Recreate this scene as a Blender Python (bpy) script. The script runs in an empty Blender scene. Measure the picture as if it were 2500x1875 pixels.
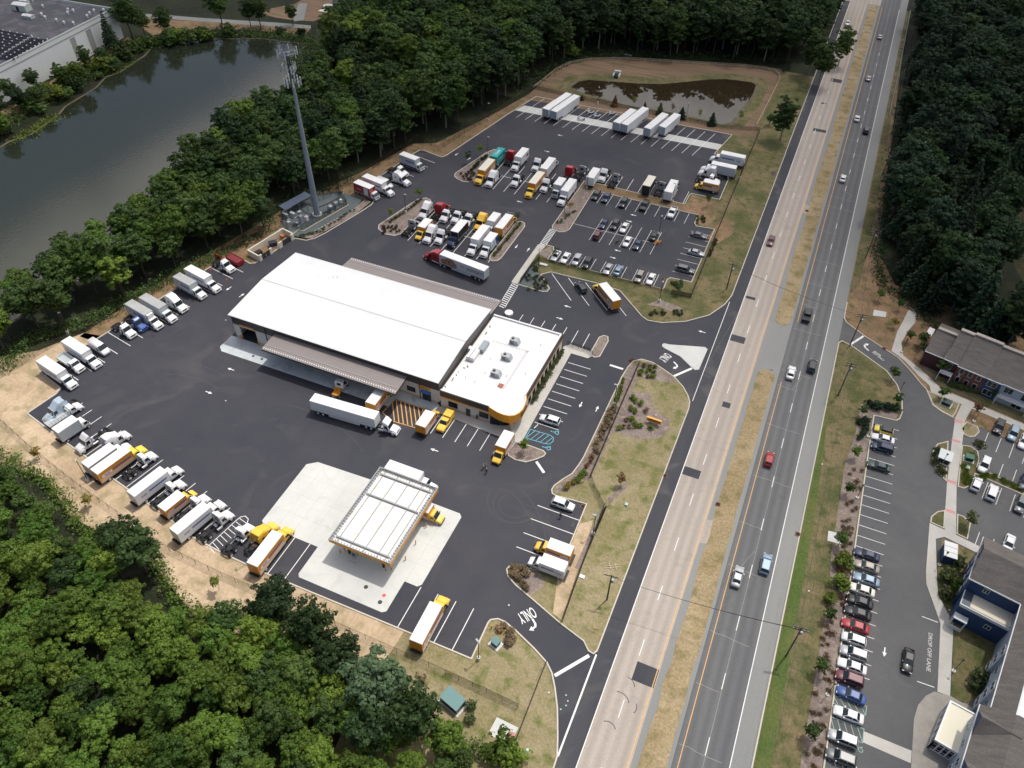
import bpy, math, random
import numpy as np
from mathutils import Vector, Matrix
from mathutils.geometry import tessellate_polygon
R = math.radians
random.seed(7); np.random.seed(7)
S = bpy.context.scene; C = S.collection

# ------------------------------------------------------------------ camera
CAM_H = 130.0; PIT = R(44.75); ROL = R(1.2); TH = R(22.66); FPX = 1904.0
rt = Vector((math.cos(TH), math.sin(TH), 0)); fg = Vector((-math.sin(TH), math.cos(TH), 0)); zz = Vector((0, 0, 1))
fw = fg*math.cos(PIT) - zz*math.sin(PIT); up = fg*math.sin(PIT) + zz*math.cos(PIT)
cx = rt*math.cos(ROL) + up*math.sin(ROL); cy = -rt*math.sin(ROL) + up*math.cos(ROL)
cd = bpy.data.cameras.new('camera'); cam = bpy.data.objects.new('camera', cd); C.objects.link(cam)
cd.sensor_width = 36; cd.lens = FPX/2500*36; cd.clip_start = 1; cd.clip_end = 3000
M = Matrix((cx, cy, -fw)).transposed().to_4x4(); M.translation = (0, 0, CAM_H); cam.matrix_world = M
S.camera = cam
S.render.resolution_x = 1024; S.render.resolution_y = 768

# ------------------------------------------------------------------ light
SUN_AZ = 68.0; SUN_EL = 66.0                      # where the sun stands: degrees from +X, and above the horizon
w = bpy.data.worlds.new('World'); S.world = w; w.use_nodes = True
nt = w.node_tree; bg = nt.nodes['Background']
sk = nt.nodes.new('ShaderNodeTexSky'); sk.sky_type = 'NISHITA'; sk.sun_disc = False
sk.sun_elevation = R(SUN_EL); sk.sun_rotation = R(90-SUN_AZ); sk.air_density = .8; sk.dust_density = 4.5
nt.links.new(sk.outputs[0], bg.inputs[0]); bg.inputs[1].default_value = 0.125
sl = bpy.data.lights.new('sun', 'SUN'); sl.energy = 3.3; sl.angle = R(0.8); sl.color = (1.0, 0.965, 0.9)
so = bpy.data.objects.new('sun', sl); C.objects.link(so)
sd = Vector((math.cos(R(SUN_AZ))*math.cos(R(SUN_EL)), math.sin(R(SUN_AZ))*math.cos(R(SUN_EL)), math.sin(R(SUN_EL))))
so.rotation_euler = sd.to_track_quat('Z', 'Y').to_euler(); so.location = (0, 0, 300)
S.view_settings.view_transform = 'Standard'; S.view_settings.look = 'None'
S.view_settings.exposure = -0.12; S.view_settings.gamma = 1.0

# a thin sheet of high cloud, out of the picture above, thicker to the north and east: it takes part of the sun there
def cloud_sheet():
    CZ = 620.0; k = CZ/math.tan(R(SUN_EL)); ox, oy = k*math.cos(R(SUN_AZ)), k*math.sin(R(SUN_AZ))
    m = bpy.data.materials.new('high thin cloud'); m.use_nodes = True; t = m.node_tree; n = t.nodes; L = t.links.new; n.remove(n['Principled BSDF'])
    g = n.new('ShaderNodeNewGeometry'); sp = n.new('ShaderNodeSeparateXYZ'); L(g.outputs['Position'], sp.inputs[0])
    def mr(o, a, b, lo, hi): q = n.new('ShaderNodeMapRange'); q.interpolation_type = 'SMOOTHSTEP'; q.inputs[1].default_value = a; q.inputs[2].default_value = b; q.inputs[3].default_value = lo; q.inputs[4].default_value = hi; L(o, q.inputs[0]); return q.outputs[0]
    a = mr(sp.outputs[1], 85+oy, 265+oy, 0, .46); b = mr(sp.outputs[0], -25+ox, 62+ox, 0, .20)
    no = n.new('ShaderNodeTexNoise'); no.inputs['Scale'].default_value = .012; no.inputs['Detail'].default_value = 4; L(g.outputs['Position'], no.inputs['Vector']); c = mr(no.outputs[0], .3, .7, -.06, .07)
    s1 = n.new('ShaderNodeMath'); s1.operation = 'ADD'; L(a, s1.inputs[0]); L(b, s1.inputs[1]); s2 = n.new('ShaderNodeMath'); s2.operation = 'ADD'; s2.use_clamp = True; L(s1.outputs[0], s2.inputs[0]); L(c, s2.inputs[1])
    tr = n.new('ShaderNodeBsdfTransparent'); tl = n.new('ShaderNodeBsdfTranslucent'); tl.inputs[0].default_value = (.95,.95,.95,1); mx = n.new('ShaderNodeMixShader'); L(s2.outputs[0], mx.inputs[0]); L(tr.outputs[0], mx.inputs[1]); L(tl.outputs[0], mx.inputs[2]); L(mx.outputs[0], n['Material Output'].inputs[0])
    rnd = random.Random(3); me = bpy.data.meshes.new('cloud'); N = 24; vs = []; fs = []
    for lay in (0, 1):
        for j in range(N+1):
            for i in range(N+1): vs.append((-1300+2600*i/N+ox, -1100+2600*j/N+oy, CZ+lay*45+rnd.uniform(-9,9)))
    q = lambda l, i, j: l*(N+1)**2+j*(N+1)+i
    for l in (0, 1):
        for j in range(N):
            for i in range(N): f = (q(l,i,j), q(l,i+1,j), q(l,i+1,j+1), q(l,i,j+1)); fs.append(f if l else f[::-1])
    for i in range(N):
        for e in (0, N): fs.append((q(0,i,e), q(0,i+1,e), q(1,i+1,e), q(1,i,e))); fs.append((q(0,e,i), q(0,e,i+1), q(1,e,i+1), q(1,e,i)))
    me.from_pydata(vs, [], fs); me.materials.append(m); o = bpy.data.objects.new('cloud', me); C.objects.link(o); o['kind'] = 'structure'
cloud_sheet()

# ------------------------------------------------------------------ survey: a measured sight line meets the plane at height z
FR = {0:(0,0,3.45625), 'c':(1040,240,6.9125), 'f':(960,460,6.9125), 'o':(1040,840,6.9125), 'd':(680,840,6.9125), 't':(2180,780,6.9125), 'k':(2260,1290,9.2167), 'p':(2220,1640,7.9), 'e':(580,380,6.9125)}
def at(ij, u, v, z=0.0):
    if isinstance(ij, str): x0, y0, s = FR[ij]
    else: x0 = (0,620,1240,1860)[ij//10]; y0 = (0,460,920,1395)[ij % 10]; s = 3.45625
    x = x0+u/s-1250; y = 937.5-(y0+v/s); c, n = math.cos(ROL), math.sin(ROL); x, y = c*x-n*y, n*x+c*y
    d = (x, FPX*math.cos(PIT)+y*math.sin(PIT), -FPX*math.sin(PIT)+y*math.cos(PIT)); k = (CAM_H-z)/-d[2]; a, b = d[0]*k, d[1]*k
    c, n = math.cos(TH), math.sin(TH); return (c*a-n*b, n*a+c*b)
def seen(x, y, z=5.0, m=0):
    v = Vector((x, y, z-CAM_H)); d = v.dot(fw)
    if d < 1: return False
    return -m < 1250+FPX*v.dot(cx)/d < 2500+m and -m < 937.5-FPX*v.dot(cy)/d < 1875+m
def dist(x, y): return math.sqrt(x*x+y*y+CAM_H**2)

# ------------------------------------------------------------------ materials
MATS = {}
def srgb(r, g, b): return tuple((c/255/12.92 if c <= 10 else ((c/255+.055)/1.055)**2.4) for c in (r, g, b))
def newmat(name):
    m = bpy.data.materials.new(name); m.use_nodes = True; MATS[name] = m
    return m, m.node_tree, m.node_tree.nodes['Principled BSDF']
def mat(name, col, rough=.5, metal=0., var=.06, scale=6., coat=0., bump=0.):
    """plain surface with slight wear: noise-driven variation of value and roughness"""
    if name in MATS: return MATS[name]
    m, t, b = newmat(name); n = t.nodes
    tc = n.new('ShaderNodeTexCoord'); no = n.new('ShaderNodeTexNoise'); no.inputs['Scale'].default_value = scale; no.inputs['Detail'].default_value = 3
    mr = n.new('ShaderNodeMapRange'); mr.inputs[3].default_value = 1-var; mr.inputs[4].default_value = 1+var*.6
    hs = n.new('ShaderNodeHueSaturation'); hs.inputs['Color'].default_value = (*col, 1)
    t.links.new(tc.outputs['Object'], no.inputs['Vector']); t.links.new(no.outputs[0], mr.inputs[0])
    t.links.new(mr.outputs[0], hs.inputs['Value']); t.links.new(hs.outputs[0], b.inputs['Base Color'])
    b.inputs['Roughness'].default_value = rough; b.inputs['Metallic'].default_value = metal
    if coat: b.inputs['Coat Weight'].default_value = coat; b.inputs['Coat Roughness'].default_value = .08
    if bump:
        bp = n.new('ShaderNodeBump'); bp.inputs['Strength'].default_value = bump; bp.inputs['Distance'].default_value = .05
        t.links.new(no.outputs[0], bp.inputs['Height']); t.links.new(bp.outputs[0], b.inputs['Normal'])
    return m
def ground(name, cols, patch=.05, fine=2.5, rough=.9, stain=None, stretch=None, bump=.25, contrast=(.38, .62), fw_=.35, lanes=None):
    """three-scale ground: cols[0]<->cols[1] in large patches, fine grain, optional stains"""
    m, t, b = newmat(name); n = t.nodes; L = t.links.new
    tc = n.new('ShaderNodeTexCoord'); mp = n.new('ShaderNodeMapping'); L(tc.outputs['Object'], mp.inputs[0])
    if stretch: mp.inputs['Scale'].default_value = stretch
    a = n.new('ShaderNodeTexNoise'); a.inputs['Scale'].default_value = patch; a.inputs['Detail'].default_value = 8; a.inputs['Roughness'].default_value = .65
    f = n.new('ShaderNodeTexNoise'); f.inputs['Scale'].default_value = fine; f.inputs['Detail'].default_value = 5; f.inputs['Roughness'].default_value = .8
    L(mp.outputs[0], a.inputs['Vector']); L(tc.outputs['Object'], f.inputs['Vector'])
    r = n.new('ShaderNodeMapRange'); r.inputs[1].default_value = contrast[0]; r.inputs[2].default_value = contrast[1]; L(a.outputs[0], r.inputs[0])
    mx = n.new('ShaderNodeMixRGB'); mx.inputs[1].default_value = (*cols[0], 1); mx.inputs[2].default_value = (*cols[1], 1); L(r.outputs[0], mx.inputs[0])
    out = mx
    if len(cols) > 2:
        a2 = n.new('ShaderNodeTexNoise'); a2.inputs['Scale'].default_value = patch*4.3; a2.inputs['Detail'].default_value = 6; L(mp.outputs[0], a2.inputs['Vector'])
        r2 = n.new('ShaderNodeMapRange'); r2.inputs[1].default_value = .5; r2.inputs[2].default_value = .68; L(a2.outputs[0], r2.inputs[0])
        m2 = n.new('ShaderNodeMixRGB'); m2.inputs[2].default_value = (*cols[2], 1); L(mx.outputs[0], m2.inputs[1]); L(r2.outputs[0], m2.inputs[0]); out = m2
    fr = n.new('ShaderNodeMapRange'); fr.inputs[1].default_value = .3; fr.inputs[2].default_value = .7; fr.inputs[3].default_value = 1-fw_; fr.inputs[4].default_value = 1+fw_; L(f.outputs[0], fr.inputs[0])
    hs = n.new('ShaderNodeHueSaturation'); L(out.outputs[0], hs.inputs['Color']); L(fr.outputs[0], hs.inputs['Value']); last = hs
    if stain:
        s = n.new('ShaderNodeTexNoise'); s.inputs['Scale'].default_value = stain[1]; s.inputs['Detail'].default_value = 7; s.inputs['Distortion'].default_value = 1.5; L(tc.outputs['Object'], s.inputs['Vector'])
        sr = n.new('ShaderNodeMapRange'); sr.inputs[1].default_value = .56; sr.inputs[2].default_value = .72; sr.inputs[4].default_value = stain[2]; L(s.outputs[0], sr.inputs[0])
        sm = n.new('ShaderNodeMixRGB'); sm.inputs[2].default_value = (*stain[0], 1); L(hs.outputs[0], sm.inputs[1]); L(sr.outputs[0], sm.inputs[0]); last = sm
    if lanes:                                    # worn wheel paths: two per lane
        sx = n.new('ShaderNodeSeparateXYZ'); L(tc.outputs['Object'], sx.inputs[0]); m1 = n.new('ShaderNodeMath'); m1.operation = 'MULTIPLY_ADD'; m1.inputs[1].default_value = 2*math.pi*2/lanes[0]; m1.inputs[2].default_value = -lanes[1]*2*math.pi*2/lanes[0]; L(sx.outputs[0], m1.inputs[0])
        m2_ = n.new('ShaderNodeMath'); m2_.operation = 'COSINE'; L(m1.outputs[0], m2_.inputs[0]); m3 = n.new('ShaderNodeMath'); m3.operation = 'MULTIPLY_ADD'; m3.inputs[1].default_value = lanes[2]; m3.inputs[2].default_value = 1.0; L(m2_.outputs[0], m3.inputs[0])
        h2 = n.new('ShaderNodeHueSaturation'); L(last.outputs[0], h2.inputs['Color']); L(m3.outputs[0], h2.inputs['Value']); last = h2
    L(last.outputs[0], b.inputs['Base Color']); b.inputs['Roughness'].default_value = rough; b.inputs['Specular IOR Level'].default_value = .3
    bp = n.new('ShaderNodeBump'); bp.inputs['Strength'].default_value = bump; bp.inputs['Distance'].default_value = .1; L(f.outputs[0], bp.inputs['Height']); L(bp.outputs[0], b.inputs['Normal'])
    return m
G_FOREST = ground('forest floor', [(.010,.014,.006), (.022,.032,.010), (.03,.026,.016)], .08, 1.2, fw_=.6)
G_DIRT = ground('sandy bare soil', [srgb(196,174,146), srgb(172,150,122), srgb(152,138,106)], .07, 1.6, fw_=.22, stain=(srgb(120,112,74), .12, .6))
G_DIRT2 = ground('brown stony soil', [srgb(148,120,92), srgb(118,98,74), srgb(96,92,58)], .09, 1.6, fw_=.35)
G_DRY = ground('dry mown grass', [srgb(150,138,108), srgb(128,120,84), srgb(102,106,58)], .09, 2.2, fw_=.34)
G_MED = ground('straw coloured median grass', [srgb(164,147,116), srgb(144,127,94), srgb(120,110,72)], .07, 2.0, fw_=.38)
G_GREEN = ground('green verge grass', [srgb(82,86,50), srgb(124,110,80), srgb(76,84,44)], .11, 2.0, fw_=.35)
G_BASIN = ground('reddish tilled soil', [srgb(136,112,90), srgb(120,100,80), srgb(100,92,66)], .05, 1.3, fw_=.25, stretch=(.3,2,1))
G_MULCH = ground('grey brown mulch', [srgb(140,126,118), srgb(116,104,98), srgb(150,138,124)], .2, 3.5, fw_=.45)
G_GRAVEL = ground('grey gravel', [srgb(98,108,110), srgb(84,92,94)], .1, 4, fw_=.3)
G_ASPH = ground('new dark asphalt', [(.036,.038,.051), (.052,.052,.061), (.043,.044,.055)], .035, 5.0, rough=.72, fw_=.16, stain=((.085,.082,.082), .07, .6), bump=.12)
G_ASPH2 = ground('worn grey asphalt', [srgb(96,97,99), srgb(108,108,107)], .05, 4, rough=.8, fw_=.16, lanes=(3.75,7.7,.10), stretch=(1,.12,1), stain=(srgb(80,82,84), .3, .3), bump=.1)
G_ASPH3 = ground('pale shoulder asphalt', [srgb(130,132,130), srgb(142,142,138)], .05, 4, rough=.85, fw_=.14, stretch=(1,.15,1), bump=.1)
G_ASPH4 = ground('car park asphalt', [srgb(86,87,89), srgb(98,98,98)], .05, 4, rough=.8, fw_=.15, stain=(srgb(112,110,106), .12, .35), bump=.1)
G_ASPH5 = ground('dark patched asphalt', [srgb(58,60,66), srgb(72,73,77)], .06, 4, rough=.8, fw_=.15, stretch=(1,.15,1), stain=(srgb(104,100,96), .09, .6), bump=.1)
G_CROAD = ground('worn concrete road', [srgb(160,151,141), srgb(174,164,153)], .12, 3, rough=.85, fw_=.12, lanes=(3.7,-6.8,.08), stretch=(3,.1,1), stain=(srgb(146,138,130), .35, .45), bump=.08)
G_CONC = ground('pale new concrete', [srgb(206,206,200), srgb(194,196,192)], .12, 3, rough=.85, fw_=.06, stain=(srgb(178,178,174), .2, .45), bump=.08)
G_CONC2 = ground('grey dock concrete', [srgb(196,202,204), srgb(180,188,190)], .15, 3, rough=.8, fw_=.08, stain=(srgb(136,142,146), .25, .6), bump=.08)
G_WALK = ground('sidewalk concrete', [srgb(196,192,184), srgb(182,180,172)], .12, 3, rough=.85, fw_=.07, stain=(srgb(166,162,154), .3, .4), bump=.08)
PAINT = mat('white road paint', (.80,.80,.78), .6, var=.15, scale=3)
PAINTO = mat('worn white road paint', (.55,.55,.53), .7, var=.35, scale=3)
YPAINT = mat('yellow road paint', srgb(226,170,90), .6, var=.25, scale=3)
BPAINT = mat('blue road paint', srgb(110,200,222), .6, var=.2, scale=3)
KERB = mat('kerb concrete', srgb(200,193,178), .8, var=.15, scale=1.5)
def water(name, col, rough=.06, bump=.04, sc=.9):
    m, t, b = newmat(name); n = t.nodes; L = t.links.new
    b.inputs['Base Color'].default_value = (*col, 1); b.inputs['Roughness'].default_value = rough; b.inputs['IOR'].default_value = 1.6
    b.inputs['Specular IOR Level'].default_value = .5; b.inputs['Specular Tint'].default_value = (1,.93,.78,1)
    tc = n.new('ShaderNodeTexCoord'); no = n.new('ShaderNodeTexNoise'); no.inputs['Scale'].default_value = sc; no.inputs['Detail'].default_value = 4
    bp = n.new('ShaderNodeBump'); bp.inputs['Strength'].default_value = bump; bp.inputs['Distance'].default_value = .3
    L(tc.outputs['Object'], no.inputs['Vector']); L(no.outputs[0], bp.inputs['Height']); L(bp.outputs[0], b.inputs['Normal'])
    return m
WATER = water('pond water', (.022,.028,.018), .08, .035); WATER2 = water('basin water', (.030,.022,.012), .02, .012)

# ------------------------------------------------------------------ mesh building
class MB:
    """collects faces (each with a material) and links them as ONE mesh object"""
    def __init__(s): s.v = []; s.f = []; s.m = []; s.mats = []; s.mi = 0
    def use(s, m):
        if m not in s.mats: s.mats.append(m)
        s.mi = s.mats.index(m); return s
    def add(s, vs, fs):
        o = len(s.v); s.v += [tuple(p) for p in vs]
        for f in fs: s.f.append(tuple(i+o for i in f)); s.m.append(s.mi)
        return s
    def hexa(s, b, t):   # bottom 4 points, top 4 points
        return s.add(list(b)+list(t), [(3,2,1,0),(4,5,6,7),(0,1,5,4),(1,2,6,5),(2,3,7,6),(3,0,4,7)])
    def box(s, x0, x1, y0, y1, z0, z1):
        return s.hexa([(x0,y0,z0),(x1,y0,z0),(x1,y1,z0),(x0,y1,z0)], [(x0,y0,z1),(x1,y0,z1),(x1,y1,z1),(x0,y1,z1)])
    def taper(s, x0, x1, y0, y1, z0, X0, X1, Y0, Y1, z1):
        return s.hexa([(x0,y0,z0),(x1,y0,z0),(x1,y1,z0),(x0,y1,z0)], [(X0,Y0,z1),(X1,Y0,z1),(X1,Y1,z1),(X0,Y1,z1)])
    def prism(s, pts, z0, z1, bottom=False):
        n = len(pts); tri = tessellate_polygon([[Vector((p[0], p[1], 0)) for p in pts]])
        area = sum(pts[i][0]*pts[(i+1) % n][1]-pts[(i+1) % n][0]*pts[i][1] for i in range(n))
        vs = [(p[0],p[1],z0) for p in pts]+[(p[0],p[1],z1) for p in pts]
        fs = []
        for t in tri:
            a, b, c = t; A = (pts[b][0]-pts[a][0])*(pts[c][1]-pts[a][1])-(pts[c][0]-pts[a][0])*(pts[b][1]-pts[a][1])
            if A < 0: a, b, c = a, c, b
            fs.append((a+n, b+n, c+n))
            if bottom: fs.append((c, b, a))
        if z1 != z0:
            for i in range(n):
                j = (i+1) % n; fs.append((i, j, j+n, i+n) if area > 0 else (j, i, i+n, j+n))
        return s.add(vs, fs)
    def sheet(s, pts, z):
        return s.prism(pts, z, z)
    def cyl(s, a, b, r, r2=None, n=10, cap=True):
        a, b = Vector(a), Vector(b); d = (b-a).normalized(); r2 = r if r2 is None else r2
        u = d.orthogonal().normalized(); v = d.cross(u)
        vs = [a+(u*math.cos(2*math.pi*k/n)+v*math.sin(2*math.pi*k/n))*r for k in range(n)]
        vs += [b+(u*math.cos(2*math.pi*k/n)+v*math.sin(2*math.pi*k/n))*r2 for k in range(n)]
        fs = [(k, (k+1) % n, (k+1) % n+n, k+n) for k in range(n)]
        if cap: fs += [tuple(range(n-1, -1, -1)), tuple(range(n, 2*n))]
        return s.add(vs, fs)
    def loft(s, rings, cap=True):
        n = len(rings[0]); vs = [p for r in rings for p in r]; fs = []
        for i in range(len(rings)-1):
            for k in range(n): a = i*n+k; b = i*n+(k+1) % n; fs.append((a, b, b+n, a+n))
        if cap: fs += [tuple(range(n-1, -1, -1)), tuple(range(len(vs)-n, len(vs)))]
        return s.add(vs, fs)
    def mesh(s, name, smooth=False):
        me = bpy.data.meshes.new(name); me.from_pydata(s.v, [], s.f)
        for m in s.mats: me.materials.append(m)
        me.polygons.foreach_set('material_index', s.m)
        if smooth: me.polygons.foreach_set('use_smooth', [True]*len(s.f))
        me.update(); return me
    def build(s, name, parent=None, smooth=False):
        o = bpy.data.objects.new(name, s.mesh(name, smooth)); C.objects.link(o)
        if parent: o.parent = parent
        return o
def mb(m): return MB().use(m)
def tag(o, label, cat, group=None, kind=None):
    if label: o['label'] = label
    if cat: o['category'] = cat
    if group: o['group'] = group
    if kind: o['kind'] = kind
    return o
def thing(name, label, cat, loc=(0,0,0), rz=0., group=None):
    o = bpy.data.objects.new(name, None); C.objects.link(o); o.location = loc; o.rotation_euler = (0, 0, rz); o.empty_display_size = .3
    return tag(o, label, cat, group)
def structure(name, b, parent=None):
    o = b.build(name, parent)
    if not parent: o['kind'] = 'structure'
    return o
def copy_tree(o, parent=None, loc=None, rz=None, scale=None, label=None, group=None):
    c = o.copy(); C.objects.link(c); c.parent = parent
    if loc is not None: c.location = loc
    if rz is not None: c.rotation_euler = (0, 0, rz)
    if scale is not None: c.scale = scale if isinstance(scale, tuple) else (scale,)*3
    if label: c['label'] = label
    if group: c['group'] = group
    for ch in KIDS.get(o.name, []): copy_tree(ch, c)
    return c
KIDS = {}
def kids(root, *ch): KIDS.setdefault(root.name, []).extend(ch); return root
def text_mesh(body, size, m, bold=.0, shear=0., depth=0.):
    cu = bpy.data.curves.new('lettering', 'FONT'); cu.body = body; cu.size = size; cu.align_x = 'CENTER'; cu.align_y = 'CENTER'; cu.shear = shear; cu.offset = bold; cu.extrude = depth; cu.resolution_u = 3
    o = bpy.data.objects.new('lettering', cu); C.objects.link(o); dg = bpy.context.evaluated_depsgraph_get()
    me = bpy.data.meshes.new_from_object(o.evaluated_get(dg)); bpy.data.objects.remove(o); me.materials.clear(); me.materials.append(m); return me
def put_text(body, size, m, loc, rot, parent=None, name='lettering', bold=.0, shear=0., sx=1., depth=0.):
    o = bpy.data.objects.new(name, text_mesh(body, size, m, bold, shear, depth)); C.objects.link(o); o.location = loc; o.rotation_euler = rot; o.scale = (sx, 1, 1)
    if parent: o.parent = parent
    return o
def rot2(x, y, a, o=(0, 0)): c, s = math.cos(a), math.sin(a); return (o[0]+c*x-s*y, o[1]+s*x+c*y)
def ribbon(b, pts, wd, z0, z1, closed=False):
    """a strip of width wd along a polyline, as a kerb (z1>z0) or a painted line (z1==z0)"""
    P = [Vector((p[0], p[1])) for p in pts]; n = len(P); L_, R_ = [], []
    for i in range(n):
        a = P[i-1] if (i > 0 or closed) else P[i]; c = P[(i+1) % n] if (i < n-1 or closed) else P[i]
        d1 = (P[i]-a); d2 = (c-P[i])
        d1 = d1.normalized() if d1.length > 1e-6 else d2.normalized(); d2 = d2.normalized() if d2.length > 1e-6 else d1
        t = (d1+d2); t = t.normalized() if t.length > 1e-6 else d1
        nn = Vector((-t.y, t.x)); k = 1/max(.4, nn.dot(Vector((-d1.y, d1.x)))); L_.append(P[i]+nn*wd/2*k); R_.append(P[i]-nn*wd/2*k)
    m = n if closed else n-1
    for i in range(m):
        j = (i+1) % n; q = [R_[i], R_[j], L_[j], L_[i]]
        if z1 == z0: b.add([(p.x, p.y, z0) for p in q], [(0,1,2,3)])
        else: b.hexa([(p.x, p.y, z0) for p in q], [(p.x, p.y, z1) for p in q])
    return b
# ------------------------------------------------------------------ ground, roads, lots
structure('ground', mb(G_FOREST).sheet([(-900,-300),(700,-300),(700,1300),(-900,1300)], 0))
LOTW = [(-146.2,67.3),(-145.1,74.4),(-145.5,76.3),(-146.3,76.6),(-154.2,78.5),(-150.5,94.4),(-146.5,118.7),(-144.5,129.6),(-143.5,135),(-137.9,135.1),(-135.8,134.5),(-134.8,135.2),(-134.2,137),(-131.8,149.8),(-130.8,150.1),(-128.1,150.4),(-126.5,152.2),(-125.2,155.8),(-123.2,164.1),(-121.8,169.9),(-120.9,174.7),(-121.3,176.9),(-122.3,177.8),(-130.2,179.5),(-129.2,181.0),(-126.8,192.7),(-125.5,201.3),(-124.4,208.3),(-123.7,211.1),(-122.5,211.5),(-116.0,210.1),(-114.7,210.2),(-114.0,211.4),(-107.4,248.0),(-103.6,266.0),(-29.6,267.2)]
LOTS = [(-146.2,67.3),(-132.9,64.6),(-122.6,62.6),(-115.5,60.9),(-96.9,57.4),(-90.8,56.0),(-82.3,55.4),(-73.2,55.1),(-41.8,55.5),(-29.8,55.6),(-30.0,63.1),(-29.8,63.7),(-28.7,64.4),(-27.3,64.4),(-24.8,63.6),(-20.5,61.8),(-17.5,60.3),(-16.0,58.9),(-14.6,56.7),(-13.0,53.7),(-11.2,49.2),(-10.2,46.4),(-10.1,44.5),(-10.1,30)]
structure('ground', mb(G_DIRT).sheet([(-178,50),(-128,55.4),(-116,50),(-96,49),(-80,43),(-64,43),(-40,44),(-30,38),(-24,32),(-10.1,-20),(-10.1,44.5)]+LOTS[::-1][2:]+[(-145.1,74.4),(-145.5,76.3),(-146.3,76.6),(-154.2,78.5),(-150.5,94.4),(-155.5,93.5),(-160.5,84),(-170,76)], .004)).name = 'bare_soil'
structure('soil_bank', mb(G_DIRT2).sheet([(-155.5,92),(-150.5,92),(-146.5,118.7),(-144.5,129.6),(-143.5,134),(-135,134),(-131,150),(-134,150),(-126,176),(-121,177.8),(-130.2,179.5),(-125.5,201.3),(-123.7,212),(-114,210),(-107.4,248),(-103.6,266),(-29.6,267.2),(-22,266),(-22,276),(-48,276),(-92,276),(-107,266),(-114,240),(-121,218),(-128,214),(-134,190),(-142,170),(-146,150),(-152,122)], .004))
structure('asphalt_lot', mb(G_ASPH).sheet(LOTW+[(-6.9,267.2),(-6.9,30)]+LOTS[::-1], .008))
# highway
Y0, Y1 = -120, 900
structure('road', mb(G_ASPH5).sheet([(-10.1,Y0),(-6.9,Y0),(-6.9,Y1),(-10.1,Y1)], .012)).name = 'highway_shoulder'
structure('southbound_road', mb(G_CROAD).sheet([(-6.9,Y0),(.95,Y0),(.95,Y1),(-6.9,Y1)], .012))
structure('median_apron', mb(G_ASPH3).sheet([(.95,Y0),(6.9,Y0),(6.9,Y1),(.95,Y1)], .010))
structure('northbound_road', mb(G_ASPH2).sheet([(6.9,Y0),(15.55,Y0),(15.55,Y1),(6.9,Y1)], .012))
structure('highway_shoulder', mb(G_ASPH3).sheet([(15.55,Y0),(18.7,Y0),(18.7,Y1),(15.55,Y1)], .012))
def wob(x, y0, y1, amp, step=4.): return [(x+random.uniform(-amp, amp), y0+(y1-y0)*k/max(1, int(abs(y1-y0)/step))) for k in range(int(abs(y1-y0)/step)+1)]
for a, b_ in ((-120, 149.5), (171.0, 424)):
    top = [(5.6,b_+.8),(4.3,b_+1.8),(3.0,b_+1.2)] if b_ < 200 else [(4.3,b_)]
    bot = [(3.2,a-1.2),(4.6,a-1.6),(5.8,a-.6)] if a > 0 else []
    pts = wob(2.2, b_, a, .25)+bot+[(6.3 if not (a < 100) else 6.2, a)]+wob(6.2, a, b_, .2)+top
    structure('median_grass', mb(G_MED).prism(pts, 0, .06))
structure('junction_road', mb(G_CROAD).sheet([(-12,426),(6.9,426),(6.9,440),(-12,440)], .016))
# grass verge between the lots and the highway, and the islands (all kerbed and raised)
def island(name, pts, m, h=.11, kerb=True, closed=True, kpts=None):
    o = structure(name, mb(m).prism(pts, 0, h))
    if kerb:
        k = structure('kerb', ribbon(mb(KERB), kpts or pts, .22, 0, h+.05, closed if kpts is None else False), o)
    return o
V6 = [(-60.5,215.9),(-66.3,215.6),(-66.2,187.1),(-65.4,185.7),(-63.3,185.1),(-61.7,185.9),(-61.0,187.8),(-61.6,211.4),(-28.0,211.5),(-27.9,206.6),(-27.0,205.2),(-21.6,206.0),(-21.5,177.7),(-27.3,177.1),(-27.9,176.0),(-27.7,171.4),(-61.3,171.0),(-61.4,176.0),(-62.0,177.3),(-64.0,177.4),(-65.8,175.9),(-66.2,157.9),(-65.7,157.2),(-64.5,156.9),(-57.2,156.7),(-56.0,157.3),(-55.9,158.8),(-60.4,163.6),(-58.2,165.8),(-45.3,166.3),(-38.2,165.8),(-29.7,157.9),(-27.8,156.9),(-24.2,157.5),(-18.7,160.6),(-13.7,165.7),(-11.0,171.8),(-10.1,176.4),(-10.1,262)]
VE = [(-10.1,330),(-22,330),(-22,300),(-22.5,276),(-21.5,268),(-29.6,267.2),(-32.2,251),(-24.3,250.3),(-24.0,223.0),(-32.9,222.8),(-33.3,221.4),(-33.3,215.7)]
island('grass_verge', V6+VE, G_GREEN, kpts=VE[5:]+V6)
VB = [(-27.4,106.7),(-27.5,134.1),(-27.2,137.9),(-26.6,140.5),(-24.9,142.0),(-22.2,142.0),(-19.5,140.9),(-16.1,139.3),(-13.2,136.8),(-11.4,134.4),(-10.5,132.6),(-10.2,130.4),(-10.2,65.9),(-10.6,65.1),(-11.6,65.3),(-13.0,66.7),(-18.3,68.3),(-24.7,70.7),(-28.4,72.0),(-30.6,73.2),(-31.4,74.5),(-31.1,75.6),(-28,76.3),(-22.3,77.4),(-22.3,84.5),(-22.6,95.2),(-29.2,94.6),(-30.0,94.8),(-30.5,95.7),(-30.4,96.9),(-29.4,99.1),(-28.1,101.4),(-27.6,104.4)]
island('grass_verge', VB, G_DRY)
structure('kerb', ribbon(mb(KERB), LOTW, .26, 0, .15)); structure('kerb', ribbon(mb(KERB), LOTS, .26, 0, .15))
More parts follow.
